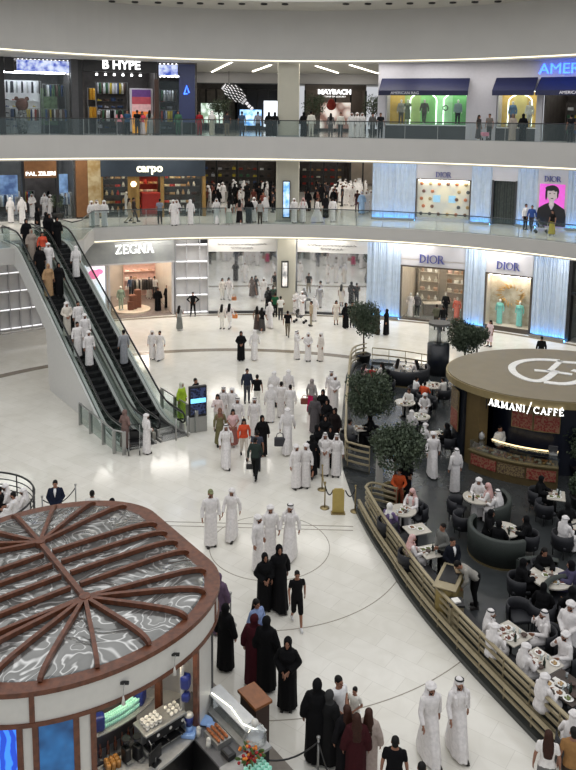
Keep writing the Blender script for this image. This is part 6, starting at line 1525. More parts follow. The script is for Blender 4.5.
# sign letters: set along the front edge
t = 223.5
SW = emat('white_sign', (255, 255, 250), 1.6)
for k, ch in enumerate('ARMANI/CAFFÉ'):
    w_ = GL[ch][0]+.1; sz = .25
    T = ktan(1.0, t, 2.98) @ M.Translation((0, -.06, 0)); serif(ch, sz if ch != '/' else .36, SW, 'sign_letter', Kc, T, thick=1.1)
    nx = 'ARMANI/CAFFÉ'[k+1] if k < 11 else ' '
    d = ((w_+GL[nx][0]+.1)/2)*sz; g = .10 if (ch == '/' or nx == '/') else 0
    p0 = el(1.0, t); dt = 0
    while (el(1.0, t+dt)-p0).length < d+g*.6: dt += .2
    t += dt
B().box((0, 0, 0), (.03, .03, .4)).obj('sign_hanger', BLACK, Kc, T=ktan(1.0, 220, 3.1) @ M.Translation((0, .05, -.15)))
def advert(s, t, z, w, h, label, T=None):
    e = empty('food_poster', label, 'poster', T=(T or ktan(s, t, 0)))
    B().box((0, -.02, z), (w, .03, h)).obj('frame', GOLD, e); B().box((0, -.045, z+h*.24), (w-.06, .02, h*.46)).obj('upper_picture', mat('gold_food_print', (110, 96, 66), .5, kind='voronoi', scale=20, rgb2=(60, 44, 36), emit=.2), e)
    B().box((0, -.045, z-h*.24), (w-.06, .02, h*.46)).obj('lower_picture', mat('red_food_print', (104, 22, 24), .5, kind='voronoi', scale=14, rgb2=(120, 84, 66), emit=.15), e)
advert(.935, 186, 2.05, .8, 1.7, 'tall food poster on the left curved wall of the café kiosk')
advert(.62, 229, 2.42, .85, 1.35, 'left food poster on the kiosk back wall'); advert(.62, 249, 2.42, 1.0, 1.35, 'right food poster on the kiosk back wall')
# pastry counter
T0, T1 = 209, 258
e = empty('pastry_counter', 'long curved pastry counter with red product pictures along its front', 'counter', (0, 0, 0))
ellring(.80, .98, 0, .85, T0, T1, 30).obj('cabinet', mat('bronze_counter_front', (104, 88, 58), .4, .4), e); ellring(.79, 1.0, .85, .90, T0, T1, 30).obj('worktop', GOLD, e)
ellring(.965, .975, .90, 1.22, T0, T1, 30).obj('glass_front', glass('display_glass', (220, 225, 228), .5), e); ellring(.80, .975, 1.22, 1.25, T0, T1, 30).obj('glass_top', glass('display_glass', (220, 225, 228), .5), e)
ellring(.80, .81, 1.25, 1.28, T0+6, T1, 30).obj('light_trim', emat('warm_counter_light', (255, 226, 170), 2.2), e)
for i, (ta, tb, c) in enumerate(((211, 227, 'red_food_print'), (228, 242, 'gold_food_print'), (243, 257, 'red_food_print'))):
    ellring(.98, .99, .32, .74, ta, tb, 12).obj('front_picture', mat(c, (170, 60, 50)), e)
rnd = random.Random(8)
bun = B().cap((-.05, 0, .03), (.05, 0, .03), .045, .035).mesh('pastry', PST, True)
for i in range(44):
    p = el(.86+.06*(i % 2), T0+2+(T1-T0-4)*i/44, .90); tag(link('pastry', bun, None, M.Translation(p) @ M.Rotation(rnd.uniform(0, 3), 4, 'Z'), m=cmat(rnd.choice([(170, 110, 60), (190, 150, 90), (120, 70, 40), (200, 190, 160)]), 'pastry', .6)), 'pastry lying behind the glass of the curved counter', 'pastry', 'pastries in the curved counter')
for (t, l) in ((255, 'coffee canisters'), ):
    e = empty('cash_register', 'grey cash register at the right end of the pastry counter', 'register', T=ktan(.88, t, 1.25)); B().box((0, 0, .04), (.3, .25, .08), bev=.02).obj('base', STEEL, e); B().box((0, .02, .22), (.34, .05, .25), rz=0, bev=.02).obj('screen', DGREY, e); B().cyl((0, .02, .06), (0, .02, .12), .03, seg=8).obj('neck', STEEL, e)
PEO['barista'] = person(tuple(el(.70, 214, .02)), math.radians(20), 'Lc', (228, 226, 220), (30, 30, 34), 'person in white shirt working behind the left end of the pastry counter')
e = empty('samovar', 'silver lidded urn on the left end of the pastry counter', 'urn', T=ktan(.88, 211.5, 1.25)); B().lathe([(.001, 0), (.09, 0), (.12, .1), (.1, .24), (.03, .3), (.001, .34)], 18).obj('urn', STEEL, e, True); B().cyl((0, 0, .33), (0, 0, .38), .02, seg=8).obj('knob', BLACK, e)
# dark glass column
p = P(437.5, 377); e = empty('display_column', 'dark round glass display column with flat grey cap', 'column', (p.x+.1, p.y+.55, 0))
B().cyl((0, 0, 0), (0, 0, 1.7), .60, seg=36).obj('base_cabinet', DARKW, e, True); B().cyl((0, 0, 2.78), (0, 0, 2.9), .58, seg=36).obj('cap', mat('grey_cap', (90, 88, 84), .5), e); B().lathe([(.55, 1.7), (.55, 2.78)], 36).obj('glass_drum', glass('smoked_glass', (90, 100, 105), .5), e, True)
B().cyl((0, 0, 1.7), (0, 0, 2.78), .12, .08, 14).obj('inner_post', STEEL, e, True); B().cap((.0, -.2, 1.95), (.0, -.2, 2.3), .1, .05).obj('exhibit', KW, e, True)
# host podium
p = P(450, 575, 1.1); p.z = .02
e = empty('waiter_station', 'champagne metal waiter station with dark basin top', 'station', p, -.45)
b = B(); ptsx = [(.75*math.cos(a)*(1)+0, .33*math.sin(a)) for a in [2*PI*i/24 for i in range(24)]]
ptsx = [(max(-.45, min(.45, x*1.2)) + (.0), y) for x, y in ptsx]
b.box((0, 0, .5), (.62, 1.25, 1.0), bev=.22).obj('cabinet', mat('champagne_panel', (150, 132, 82), .4, .5), e); B().box((0, .0, 1.02), (.66, 1.3, .05), bev=.02).obj('rim', TAN, e); B().box((0, .1, 1.05), (.46, .85, .02)).obj('dark_inset', BLACK, e)
tag(B().box((0, 0, .01), (.22, .3, .02)).obj('menu', ITEM['menu'], None, T=M.Translation(p+V((.3, .25, 1.07)))), 'open cream menu lying on the waiter station', 'menu')
e = empty('metal_basket', 'small wire basket of napkins beside the café railing below the waiter station', 'basket', tuple(P(456, 602, .9))); e.location.z = .02
B().box((0, 0, .42), (.35, .35, .84)).obj('stand', TAN, e); B().box((0, 0, .87), (.4, .4, .06)).obj('tray', BLACK, e); B().box((0, 0, .92), (.2, .2, .05), rz=.3).obj('napkins', ITEM['napkin'], e)
e = empty('white_panel', 'narrow white panel standing behind the potted tree', 'panel', tuple(P(379, 489, 0))); e.location.z = .02
B().box((0, 0, .85), (.28, .06, 1.7)).obj('board', KW, e); B().box((0, 0, .02), (.36, .3, .04)).obj('foot', STEEL, e)
# trees
LEAF = mat('olive_leaf', (50, 62, 46), .6, var=.35, scale=3, rgb2=(80, 92, 70)); BARK = mat('grey_brown_bark', (86, 72, 58), .8, var=.2, scale=20)
POTM = mat('bronze_pot', (110, 98, 58), .45, .4)
def tree(p, H, r, label, pot=None, n=3000, seed=1, ry=None, z0=.02):
    e = empty('potted_tree', label, 'tree', (p[0], p[1], z0)); rnd = random.Random(seed); ry = ry or r*.95; cz = H-ry
    b = B(); b.tube([(0, 0, .3), (.03, .02, .9), (-.02, 0, cz-ry*.5), (0, 0, cz)], [.06, .05, .045, .03], 10)
    for i in range(7):
        a = 2*PI*i/7; b.tube([(0, 0, cz-ry*.6), (.3*r*math.cos(a), .3*r*math.sin(a), cz-ry*.2), (.65*r*math.cos(a), .65*r*math.sin(a), cz+ry*rnd.uniform(-.1, .5))], [.03, .02, .01], 6)
    b.obj('trunk', BARK, e, True)
    bm = bmesh.new(); lumps = [(V((rnd.uniform(-.5, .5)*r, rnd.uniform(-.5, .5)*r, rnd.uniform(-.5, .5)*ry)), rnd.uniform(.4, .62)) for _ in range(14)]
    for i in range(n):
        c_, s_ = rnd.choice(lumps); v = V((rnd.gauss(0, 1), rnd.gauss(0, 1), rnd.gauss(0, 1))).normalized()*s_*rnd.uniform(.55, 1.0)
        q = V((c_.x+v.x*r, c_.y+v.y*r, cz+c_.z+v.z*ry)); L = rnd.uniform(.08, .14); w_ = L*.36
        R_m = Euler((rnd.uniform(0, 6), rnd.uniform(0, 6), rnd.uniform(0, 6))).to_matrix()
        vs = [bm.verts.new(q+R_m @ V(k)) for k in ((0, -w_*.3, 0), (L*.5, -w_, .01), (L, 0, 0), (L*.5, w_, .01))]
        bm.faces.new(vs)
    b = B(); b.bm.free(); b.bm = bm; me = bpy.data.meshes.new('foliage'); bm.to_mesh(me); bm.free(); me.materials.append(LEAF); link('foliage', me, e)
    B().lathe([(.001, 0), (.36, 0), (.44, .4), (.47, .42), (.47, .46), (.40, .46), (.38, .38), (.001, .38)], 28).obj('pot', pot or POTM, e, True); B().cyl((0, 0, .36), (0, 0, .40), .385, seg=24).obj('soil', mat('dark_soil', (40, 32, 26), .9), e)
p = P(363, 362); tree(p, 3.45, 1.02, 'round headed tree at the far left corner of the café', n=5200, seed=3, pot=BLACK)
p = P(368, 443); tree(p, 3.3, 1.12, 'middle leafy tree at the left railing of the café', n=6200, seed=5, pot=BLACK)
p = P(394, 499); tree(p, 3.1, 1.10, 'nearest leafy tree in a bronze pot by the café entrance', n=6200, seed=8)
p = P(463, 375); tree((p.x+.2, p.y+.7), 2.9, 1.0, 'broad tree behind the glass column and the café kiosk', n=5200, seed=11, pot=BLACK)
p = P(478, 376); tree((p.x, p.y+.5), 2.8, .75, 'smaller tree right of the broad tree behind the café kiosk', n=2200, seed=12, pot=BLACK)
p = P(573, 478); tree((p.x+.35, p.y), 2.2, .75, 'dark leafy plant at the right edge beside the pastry counter', n=2600, seed=13, pot=BLACK, ry=.8)
p = P(567, 508); tree((p.x+.55, p.y), 1.4, .5, 'low dark plant at the right edge behind the seated women', n=1500, seed=14, pot=BLACK, ry=.5)
p = P(58, 219, Z1); tree((p.x, p.y), 1.75, .5, 'small round bush in a pot at the top of the escalators', n=1400, seed=15, pot=BLACK, ry=.5, z0=Z1)
e_ = CAM+ray(219, 100)*(64/ray(219, 100).y); tree((e_.x, 64), 3.3, 1.1, 'dark tree in the top gallery left of the sculpture', n=1600, seed=16, pot=BLACK, z0=Z2)
for x, l in ((314, 'left'), (374, 'right')):
    e_ = CAM+ray(x, 100)*(66/ray(x, 100).y); tree((e_.x, 66), 3.4, 1.15, 'dark tree in the top gallery %s of the MAYBACH shop front' % l, n=1600, seed=17, pot=BLACK, z0=Z2)
# ------------------------------------------------------------------ people on the ground level
crowd('''
222 329 f0.97 160 Ws 228,220,212 232,228,220 | person in pale top and white trousers left of the orange bag near the mirror
229.5 329 f1.0 160 Ww 226,216,214 232,228,226 | person in white clothes holding the orange bag near the left mirror
257 331 f0.97 170 Gs 92,80,74 80,70,66 | person in dark floral dress standing before the left mirror
262 332.5 f0.97 150 Gw 26,26,30 70,66,64 | person in black top beside the dark floral dress before the left mirror
269.5 327.5 f1.0 200 kw | person in white robe walking right of the black top before the left mirror
287.5 337 f1.0 175 Mw 24,24,26 120,112,98 | person in black t-shirt and khaki trousers walking toward the pillar
275 317 f1.0 185 Mc 34,84,56 30,36,34 | person in green shirt at the foot of the ground level pillar
269.5 316 f0.98 150 As | person in black robe left of the green shirt at the pillar
280.5 320 f0.98 180 Mc 222,220,214 60,60,60 | person in white t-shirt right of the green shirt at the pillar
294.5 313.5 f1.0 0 Kc | person in white robe by the left end of the right mirror
302 315.5 f1.02 20 kc | person in white robe second from the pillar by the right mirror
314 321 f1.0 180 Ks | person in white robe behind the pram near the right mirror
311 326 f1.0 -90 Ls 168,150,124 150,140,120 | person in beige outfit pushing the pram near the right mirror
336 324.5 f0.97 10 Ds 224,214,200 | person in pale dress with dark hair before the right mirror
345.5 328 f1.0 30 As | person in black robe left of the first tree before the right mirror
352 327 f1.0 0 Mc 30,30,34 40,40,44 | person in black shirt behind the crown of the first tree
377 334.5 f1.0 80 As 60,56,44 30,28,28 | person in olive robe right of the first tree
386 335 f1.0 -90 As | person in black robe facing the olive robe right of the first tree
241 360.5 f1.0 10 Ac | person in black robe walking just inside the taupe floor ring, alone
254.5 359 f1.0 180 kw | person in white robe with back turned right of the lone black robe
296.5 359 f.98 80 Kp | leftmost of three white robed people talking on the taupe floor ring
308 361 f.98 10 kc | middle one of three white robed people talking on the taupe floor ring
320.5 361 f.98 -60 ks 214,206,198 | rightmost of three white robed people on the taupe floor ring
193 316 f1.0 0 Lh 22,22,24 22,22,24 | person in black suit standing guard with hands on hips before the shelving wall
179.5 330.5 f.97 150 Gp 150,150,146 120,122,118 | person in grey patterned clothes holding a phone near the shop plinth
152.5 359 f.98 10 ks | left one of two white robed people near the right escalator
160 359.5 f.98 -20 Bw | right one of two white robed people near the right escalator, bare headed
436 329.5 f1.0 170 Lc 92,92,76 60,58,52 | person in olive coat before the big window right of the curtain panels
442.5 331 f1.0 190 Ls 24,24,26 56,58,66 | person in black jacket beside the olive coat before the big window
461.5 322 h1.0 0 As | person in black robe half hidden behind the broad café tree
489.5 346.5 f.97 -60 Dp 226,204,206 | person in pale pink dress taking a photo before the floral window
542 336 h1.0 170 Ls 30,30,30 26,26,28 | person in black walking behind the café kiosk roof
181.5 382 h1.0 60 As 158,188,52 206,206,190 | person in bright lime green robe beside the escalator foot
195.5 378 h.98 60 Lc 34,34,38 34,34,38 | person in black shirt behind the information totem
223.5 387 h1.0 5 Ks | person in white robe at the back left of the family group
232 387.5 h1.0 0 ks | person in white robe right behind the family group
217.5 394 h.96 0 Wp 220,204,200 206,200,190 | person in pale top with dark hair, hand to the face, left of the family group
237.5 397.5 h1.03 0 Ks | person in white robe with headscarf directly behind the pink dress
220 408 h.97 10 Qs 112,108,78 104,100,70 120,84,70 | person in olive dress at the left of the family group
233 409 h.96 10 Gc 212,176,176 140,90,84 | person in pink top and floral skirt walking left of the orange top
244 418.5 h.97 10 Ww 206,82,52 206,198,186 | person in orange top and white trousers
226 466.5 f1.02 10 Kw | person in white robe walking toward us in front of the olive dress
254.5 397.5 h1.02 0 Ks | person in white robe between the orange top and the man in navy
247 402.5 f1.0 10 Ls 40,46,62 70,72,78 | person in navy jacket and grey trousers behind the white robes
257 408 f.97 180 Ms 22,22,24 226,224,218 | person in black t-shirt and white trousers, back turned
255 479 f.98 170 Lw 44,54,50 30,32,34 | person in dark green shirt walking away below the orange top
257 430 h.98 180 Ms 66,70,82 50,52,58 | person in slate t-shirt just behind the dark green shirt
262 455.5 f1.0 20 As | person in black robe walking right of the orange top
274 371 h1.04 180 ks | person in white robe with back turned, highest of the crowd centre
288.5 369.5 h1.03 175 ks | person in white headscarf and robe right of the highest centre figure
270.5 422 f1.03 180 ks | person in white robe and white headscarf with back turned, left of the two bare heads
281 417 f1.0 180 Bs | left one of two bare headed people in white robes with backs turned
290 420.5 f1.0 180 Bs | right one of two bare headed people in white robes with backs turned
287 452 f1.12 175 kw | person in wide white robe carrying a dark bag, back turned, in the centre
311.5 414 f1.0 150 Qs 150,146,144 176,30,84 150,140,136 | person in grey top and magenta skirt with brown bag
314.5 432.5 f1.0 170 As 84,80,82 90,84,84 | person in long grey patterned robe below the magenta skirt
323 389.5 h1.0 -20 Ac | person in black robe nearest the magenta skirt in the black robed group
327.5 399 h.98 -30 Ac | person in black robe in the upper middle of the black robed group
335 408 h1.0 -30 As 40,30,30 | person in dark brown robe at the right of the black robed group by the railing
325.5 415 h1.0 0 Ac | person in black robe in the lower middle of the black robed group
317.5 425 h1.0 60 As | person in black robe at the lower left of the black robed group
331 426 h1.0 -20 As | person in black robe directly behind the two white robed men by the entrance
311.5 477 f1.0 165 Qw 26,26,30 24,24,28 26,24,26 | person in black jacket and skirt beside the black robed group
331.5 371 h1.0 0 Ks | person in white robe near the curved café railing, farther of two
334.5 409 f.98 0 kc | person in white robe near the curved café railing, nearer of two
324.5 475 f1.0 0 Kc | left one of two white robed people facing us at the café entrance
336 476 f1.0 -10 Ks | right one of two white robed people facing us at the café entrance
296 488 f1.0 30 ks | person in white robe left of the pair with their backs near the gold posts
305.5 487 f1.0 -20 ks 212,208,206 | person in white robe right behind the gold rope, back half turned
210.8 545.5 f1.12 20 Cs - 120,124,90 | tall person in white robe wearing a green patterned cap
231.7 537.5 f1.0 -10 kw | person in white robe walking right of the green cap
258 570 f1.05 60 ks | person in white robe left of three, beside the black robed pair
270.5 505 h1.04 10 ks | person in white robe in the middle of three, near the centre
289.5 558.5 f1.06 -20 Kw | person in white robe right of three, striding near the centre
264.5 610 f1.0 20 Ac | left one of two black robed people walking in the centre aisle
278.7 606 f1.08 15 Aw | right one of two black robed people walking in the centre aisle
296.5 625 f.93 10 Hw 22,22,24 22,22,24 | person in black t-shirt and shorts with white shoes
256.5 599 h.97 40 Wc 132,150,190 30,30,34 | person in blue denim jacket with long dark hair
254 684 f1.08 160 As 62,20,28 | person in maroon robe with back turned beside the kiosk podium
266 689 f1.12 165 As | person in black robe between the maroon robe and the phone holder
287 708 f1.05 -10 Ac | person in black robe holding a small bag behind the wooden podium
225.5 668.5 f1.03 150 As | person in black robe standing against the kiosk wall
218.5 573 h1.0 170 As 96,78,98 | person in dusky purple robe behind the kiosk wall
316 760 f1.12 170 As | large black robed person next to the bottom queue post
329.5 690 h1.0 150 As 38,38,40 54,54,54 | person in charcoal robe and patterned grey headscarf beside the white t-shirt
339 676 h1.02 40 Mc 228,228,228 120,120,130 | person in white t-shirt leaning over at the bottom group
355 687 h.70 -30 Mc 226,224,216 200,196,188 | small child in white top at the bottom group
347 705 h.97 200 Ns 30,28,32 | person with reddish brown hair in dark top at the bottom group
357 713 h1.0 180 Ns 58,22,26 | person in dark maroon dress with long brown hair at the bottom group
369 708 h.98 170 Ns 166,152,144 | person in grey beige robe with long brown hair at the bottom group
395.5 736 h1.0 170 Ms 20,20,24 30,30,34 | person in black t-shirt at the bottom edge
422 762 h1.0 170 Ms 20,20,24 30,30,34 | person at the bottom edge of whom only black hair shows
428.5 757 f1.03 15 kw | left one of two white robed people walking near the railing at the bottom
456.5 751 f1.02 10 Kw | right one of two white robed people walking near the railing at the bottom
549 730 h.98 165 Gs 228,224,220 110,108,106 | person in white top with long brown hair at the bottom right
574.5 727 h1.03 170 Ms 150,112,70 60,50,44 | person in tan t-shirt at the bottom right corner
125.5 449 f1.0 150 Qc 128,104,98 116,96,92 120,98,92 | person in brown patterned headscarf with the pram at the escalator foot
147 453.5 f1.0 130 kc | person in white robe bending to the pram at the escalator foot
55 480 h1.02 10 Sl 26,32,50 24,28,40 | guard in dark navy suit standing behind the kiosk roof
92 490 h1.0 190 Lc 216,214,208 90,90,90 | person in white shirt seen above the kiosk roof
97.5 505 h.62 190 Mc 60,50,46 60,60,60 | small child of whom only dark hair shows above the kiosk roof
112 498 h.98 180 As 26,24,26 | person with dark hair partly hidden by the kiosk roof
135 505.5 h.95 10 Ks | person in white headscarf peeking over the kiosk roof
432 475.5 f1.04 0 kw | person in white robe walking toward us inside the café
454.5 492 f1.0 200 Ks | person in white headscarf and robe standing with back turned in the café
''')
crowd('''
443 523 h1.0 -60 Lc 110,110,106 36,36,38 | waiter in grey shirt serving the square table
453 537 h1.0 20 Sl 28,32,46 26,28,36 | person in dark navy suit behind the waiter station
474 607 f1.04 -75 Lb 150,146,138 24,24,26 | waiter in grey shirt and black apron bending beside the waiter station
571 601 h1.06 -40 kc | person in white robe standing at the right edge above the railing tables
407 455 h1.0 30 Ac | person in black robe standing behind the nearest leafy tree
''', .02)
# seated group on the left bench
TB['isl'] = V((-10.6, 24.6, 0))
sit('isl', 3, 487, 'M', (30, 30, 34), (40, 40, 40), 'person in black t-shirt at the left edge of the curved bench', False)
sit('isl', 9, 484, 'k', None, None, 'person in white robe at the far side of the curved bench', False)
sit('isl', 17, 493, 'B', None, None, 'bare headed person in white robe in the middle of the curved bench', False)
sit('isl', 27, 489, 'k', None, None, 'person in white robe at the right end of the curved bench', False)
# bags and prams
def bag(label, x, y, z, col, s=1.3):
    p = P(x, y, z); p.z = z
    e = empty('handbag', label, 'bag', p, sc=s); B().box((0, 0, -.12), (.28, .12, .22), bev=.03).obj('body', cmat(col, 'leather', .5), e); B().tube([(-.09, 0, -.02), (-.07, 0, .08), (0, 0, .11), (.07, 0, .08), (.09, 0, -.02)], .01, 6).obj('handle', cmat(col, 'leather', .5), e)
bag('orange tote bag carried near the left mirror', 235, 314, .6, (200, 120, 60)); bag('brown bag carried beside the magenta skirt', 304.5, 398, .75, (130, 70, 56)); bag('dark grey shopping bag carried by the wide white robe', 280, 437, .75, (50, 50, 56), 1.7)
bag('black bag carried left of the two bare heads', 276.5, 402, .7, (30, 30, 32), 1.0); bag('tan handbag held by the black robed person at the podium', 290, 672, .95, (120, 96, 84), .9); bag('black hand bag beside the dark green shirt', 249.5, 464, .6, (24, 24, 26), .9)
def pram(label, p, rz, z=0., s=1.):
    e = empty('pram', label, 'pram', (p[0], p[1], z), rz, sc=s)
    for x in (-.22, .22):
        B().tube([(x, .45, 1.0), (x, .1, .55), (x, -.35, .12)], .014, 6).obj('frame_tube', STEEL, e); B().tube([(x, .35, .12), (x, .0, .6)], .012, 6).obj('frame_tube', STEEL, e)
        for y in (-.35, .35): B().cyl((x-.02, y, .1), (x+.02, y, .1), .10, seg=16).obj('wheel', RUBBER, e, True)
    B().tube([(-.22, .45, 1.0), (.22, .45, 1.0)], .018, 6).obj('handle', RUBBER, e)
    B().box((0, .02, .42), (.38, .4, .10), bev=.03).obj('seat', BLACK, e); B().box((0, .2, .62), (.38, .08, .42), bev=.03).obj('backrest', BLACK, e); B().lathe([(.21, 0), (.19, .12), (.10, .2), (.001, .22)], 16, c=(0, .12, .72), a0=0, a1=PI).obj('hood', BLACK, e, True)
pram('dark pram before the right mirror', PP(300, 322.5), math.radians(70)); pram('black pram between the two people at the escalator foot', PP(134.5, 452), math.radians(10)); 
pp = P(541, 233, Z1); pram('black pram beside the portrait poster on the middle level', (pp.x, pp.y), math.radians(80), Z1)
# ------------------------------------------------------------------ escalator riders
def project(q):
    v = q-CAM; c = v.dot(F_); return (288+FP*v.dot(R_)/c, CPY-FP*v.dot(U_)/c)
def rider(x, yh, v, kind, c1, c2, label, up=True, sc=1.):
    best = None
    for i in range(0, 340):
        u = .5+i*.05
        a = project(ET @ V((u, v, eh(u)+.02+1.73*sc))); d = abs(a[1]-yh)
        if best is None or d < best[0]: best = (d, u)
    u = best[1]; sd = (U1_-U0_)/30
    if U0_ < u < U1_: h = eh(u); 
    else: h = 0.02 if u <= U0_ else Z1
    p = ET @ V((u, v, h+.03)); face = math.atan2(EU.x, -EU.y) if up else math.atan2(-EU.x, EU.y)
    PEO[label] = person(p, face, kind, c1, c2, label, sc=sc)
for a in ((14, 219, .5, 'As', None, None, 'black robed person at the very top left of the left escalator', 0), (24.5, 229, .5, 'As', (150, 138, 128), None, 'grey beige robed person near the top of the left escalator', 0),
          (33, 232, 1.0, 'Ws', (204, 84, 60), (190, 180, 170), 'person in orange red top near the top of the left escalator', 0), (37, 246, .5, 'As', None, None, 'black robed person below the orange red top on the left escalator', 0),
          (46, 243, 1.02, 'ks', None, None, 'white robed person beside the black robe on the left escalator', 0), (48.6, 264, .48, 'As', (166, 134, 100), None, 'light brown robed person halfway up the left escalator', 0),
          (56, 263, 1.02, 'As', None, None, 'black robed person right of the light brown robe on the left escalator', 0), (63, 302, .45, 'kc', (204, 196, 184), None, 'cream robed person with folded hands on the left escalator', 0),
          (72.5, 301, 1.0, 'Bs', None, None, 'bare headed white robed person on the left escalator', 0), (82, 314, 1.02, 'ks', None, None, 'white robed person in headscarf behind the bare headed rider', 0),
          (78, 321.5, .48, 'Bs', None, None, 'bare headed white robed rider left of the lowest riders', 0), (87.5, 331, .8, 'ks', None, None, 'lowest white robed rider on the left escalator', 0),
          (60, 217, 2.2, 'As', None, None, 'black robed person at the top of the right escalator', 0), (50, 214, 1.95, 'As', None, None, 'black robed person stepping onto the right escalator', 0),
          (73, 246, 2.35, 'ks', None, None, 'white robed person alone on the upper right escalator', 1), (118.5, 330, 2.45, 'Bs', (148, 150, 154), None, 'grey robed person alone on the lower right escalator', 1)):
    rider(*a[:7], up=bool(a[7]))
# ------------------------------------------------------------------ middle level
crowd('''
11 223 f1.0 180 ks | white robed person at the far left before the tailoring shop
22.6 224 f1.04 180 Ks | white robed person second from left before the tailoring shop
32.6 218 f1.0 0 Kc | white robed person facing us before the tailoring shop entrance
45 217 f1.0 20 Ks | white robed person right of the tailoring shop entrance
50.5 218 f.96 -20 ks | shorter white robed person beside the small round bush
66 217 f1.0 0 Ls 90,100,120 60,64,70 | person in blue grey shirt behind the small round bush
70.5 216 f1.0 180 ks | white robed person before the right tailoring window
37 207 h1.0 90 As | black robed person arriving at the escalator top, left
46 212 h1.0 80 As | black robed person arriving at the escalator top, right
92 227 f1.0 30 ks | leftmost of three white robed people by the gold cladding
97 226 f1.0 -20 Ks | middle one of three white robed people by the gold cladding
104.5 227 f1.02 10 ks | rightmost of three white robed people by the gold cladding
129.5 223.5 f1.0 100 Ww 150,140,120 160,150,130 | person in khaki outfit pushing along the balcony under the carpo sign
134 222 f.98 100 Lw 50,44,44 60,50,46 | person in dark brown shirt walking under the carpo sign
160 224 f1.0 190 Ms 128,134,150 26,26,30 | person in grey blue t-shirt and black trousers at the nut shop
173.5 225.5 f1.0 20 ks | left one of three white robed people walking past the nut shop
177 225 f1.0 -10 Kw | middle one of three white robed people walking past the nut shop
190.5 225 f1.0 180 ks | white robed person at the right window of the nut shop
207.5 207 f1.0 0 ks | white robed person at the mouth of the dark gallery
216.5 224 f1.02 10 Kw | white robed person walking at the left of the gallery crowd
229 225 f.96 180 Gs 190,190,184 150,160,150 | person in pale top and grey green skirt at the gallery railing
239.5 224.5 f1.0 180 Gw 160,130,120 40,36,40 | person in brown top and short dark skirt at the gallery railing
249 223.5 f1.04 0 As | black robed person at the gallery railing
254 222 f1.0 10 ks | white robed person right of the black robe at the gallery railing
260 224.5 f.96 180 Ms 150,150,146 60,56,50 | person in grey t-shirt leaning at the gallery railing
265 222 f1.0 180 ks | white robed person left of the gallery pillar
294 223 f1.0 10 ks | white robed person just right of the gallery pillar
303 222.5 f1.0 -10 Rw | white robed person with red checked headscarf right of the pillar
317 222.5 f1.0 90 Bw | bare headed white robed person walking at the railing
325.5 218 f1.0 30 As | black robed person behind the railing right of the pillar
332.5 222 f1.0 180 Bs | bare headed white robed person with back turned at the railing
525 229.5 f1.0 20 Ls 222,220,220 26,26,30 | person in white jacket and black trousers left of the portrait poster
531 230.5 f.98 -30 Lw 44,70,130 50,54,66 | person in blue jacket left of the portrait poster
551.5 236 f.97 -60 Gs 34,30,30 176,160,60 | person in black top and yellow skirt pushing the pram on the middle level
346 205 f1.0 0 ks | white robed person in the pale gallery, leftmost of the right crowd
352 206 f1.0 20 Ks | white robed person second from left in the pale gallery
357 212 f1.0 180 Ms 60,40,40 80,50,60 | person in dark t-shirt walking in the pale gallery
361.5 214 f1.0 0 As 150,180,214 180,190,210 | person in light blue robe in the pale gallery
366 213 f1.0 -10 ks | white robed person right of the light blue robe
370.5 212 f1.0 10 ks | rightmost white robed person beside the blue curtain panel
''', Z1)
rnd = random.Random(21)
KINDS = [('ks', None, None, 'white robed person far back in the middle level gallery crowd', 'white robed people far back in the middle level gallery'),
         ('As', None, None, 'black robed person far back in the middle level gallery crowd', 'black robed people far back in the middle level gallery'),
         ('Ms', (60, 56, 60), (40, 40, 44), 'person in dark shirt far back in the middle level gallery crowd', 'people in dark shirts far back in the middle level gallery'),
         ('Ms', (110, 60, 52), (60, 50, 46), 'person in red shirt far back in the middle level gallery crowd', 'people in dull red shirts far back in the middle level gallery')]
def farcrowd(n, xa, xb, ya, yb, z, wts, where):
    pts = []
    for i in range(n):
        for t in range(40):
            x, y = rnd.uniform(xa, xb), rnd.uniform(ya, yb); p = P(x, y, z)
            if all((p.x-q.x)**2+(p.y-q.y)**2 > .45 for q in pts): break
        else: continue
        pts.append(p); k = rnd.choices(KINDS, wts)[0]; p.z = z
        person(p, rnd.uniform(0, 6.3), k[0], k[1], k[2], k[3].replace('middle level gallery', where), k[4].replace('middle level gallery', where), sc=rnd.uniform(.93, 1.02), near=False)
farcrowd(46, 207, 275, 199, 214, Z1, (4, 4, 3, 1.5), 'left half of the middle level gallery')
farcrowd(18, 302, 342, 199, 212, Z1, (3, 3, 3, 2), 'middle of the middle level gallery')
farcrowd(16, 338, 371, 196, 205, Z1, (8, 1, 1, 0), 'right half of the middle level gallery')
farcrowd(12, 2, 74, 210.5, 216, Z1, (5, 3, 3, 0), 'tailoring shop')
farcrowd(7, 106, 136, 209, 217, Z1, (2, 4, 3, 1), 'area before the nut shop window')
# inside the fashion shop on the ground level
crowd('''
111.5 270.5 h1.0 0 Ss 30,32,36 24,24,28 | salesperson in dark suit at the left inside the fashion shop
124 271 h1.0 20 Ss 26,28,30 24,24,28 | salesperson in black suit beside the brown panel inside the fashion shop
131 276 h1.0 0 Ls 70,86,110 40,44,50 | person in blue shirt at the back of the fashion shop
149 277 h.98 0 Gs 30,30,34 200,196,190 | person in black top at the clothes rail of the fashion shop
154.5 276 h1.0 180 Ms 224,222,218 60,60,64 | person in white t-shirt at the clothes rail of the fashion shop
158 311 f1.0 20 As | black robed person left of two at the fashion shop entrance
167.5 308 f1.0 -30 As | black robed person right of two at the fashion shop entrance
''')
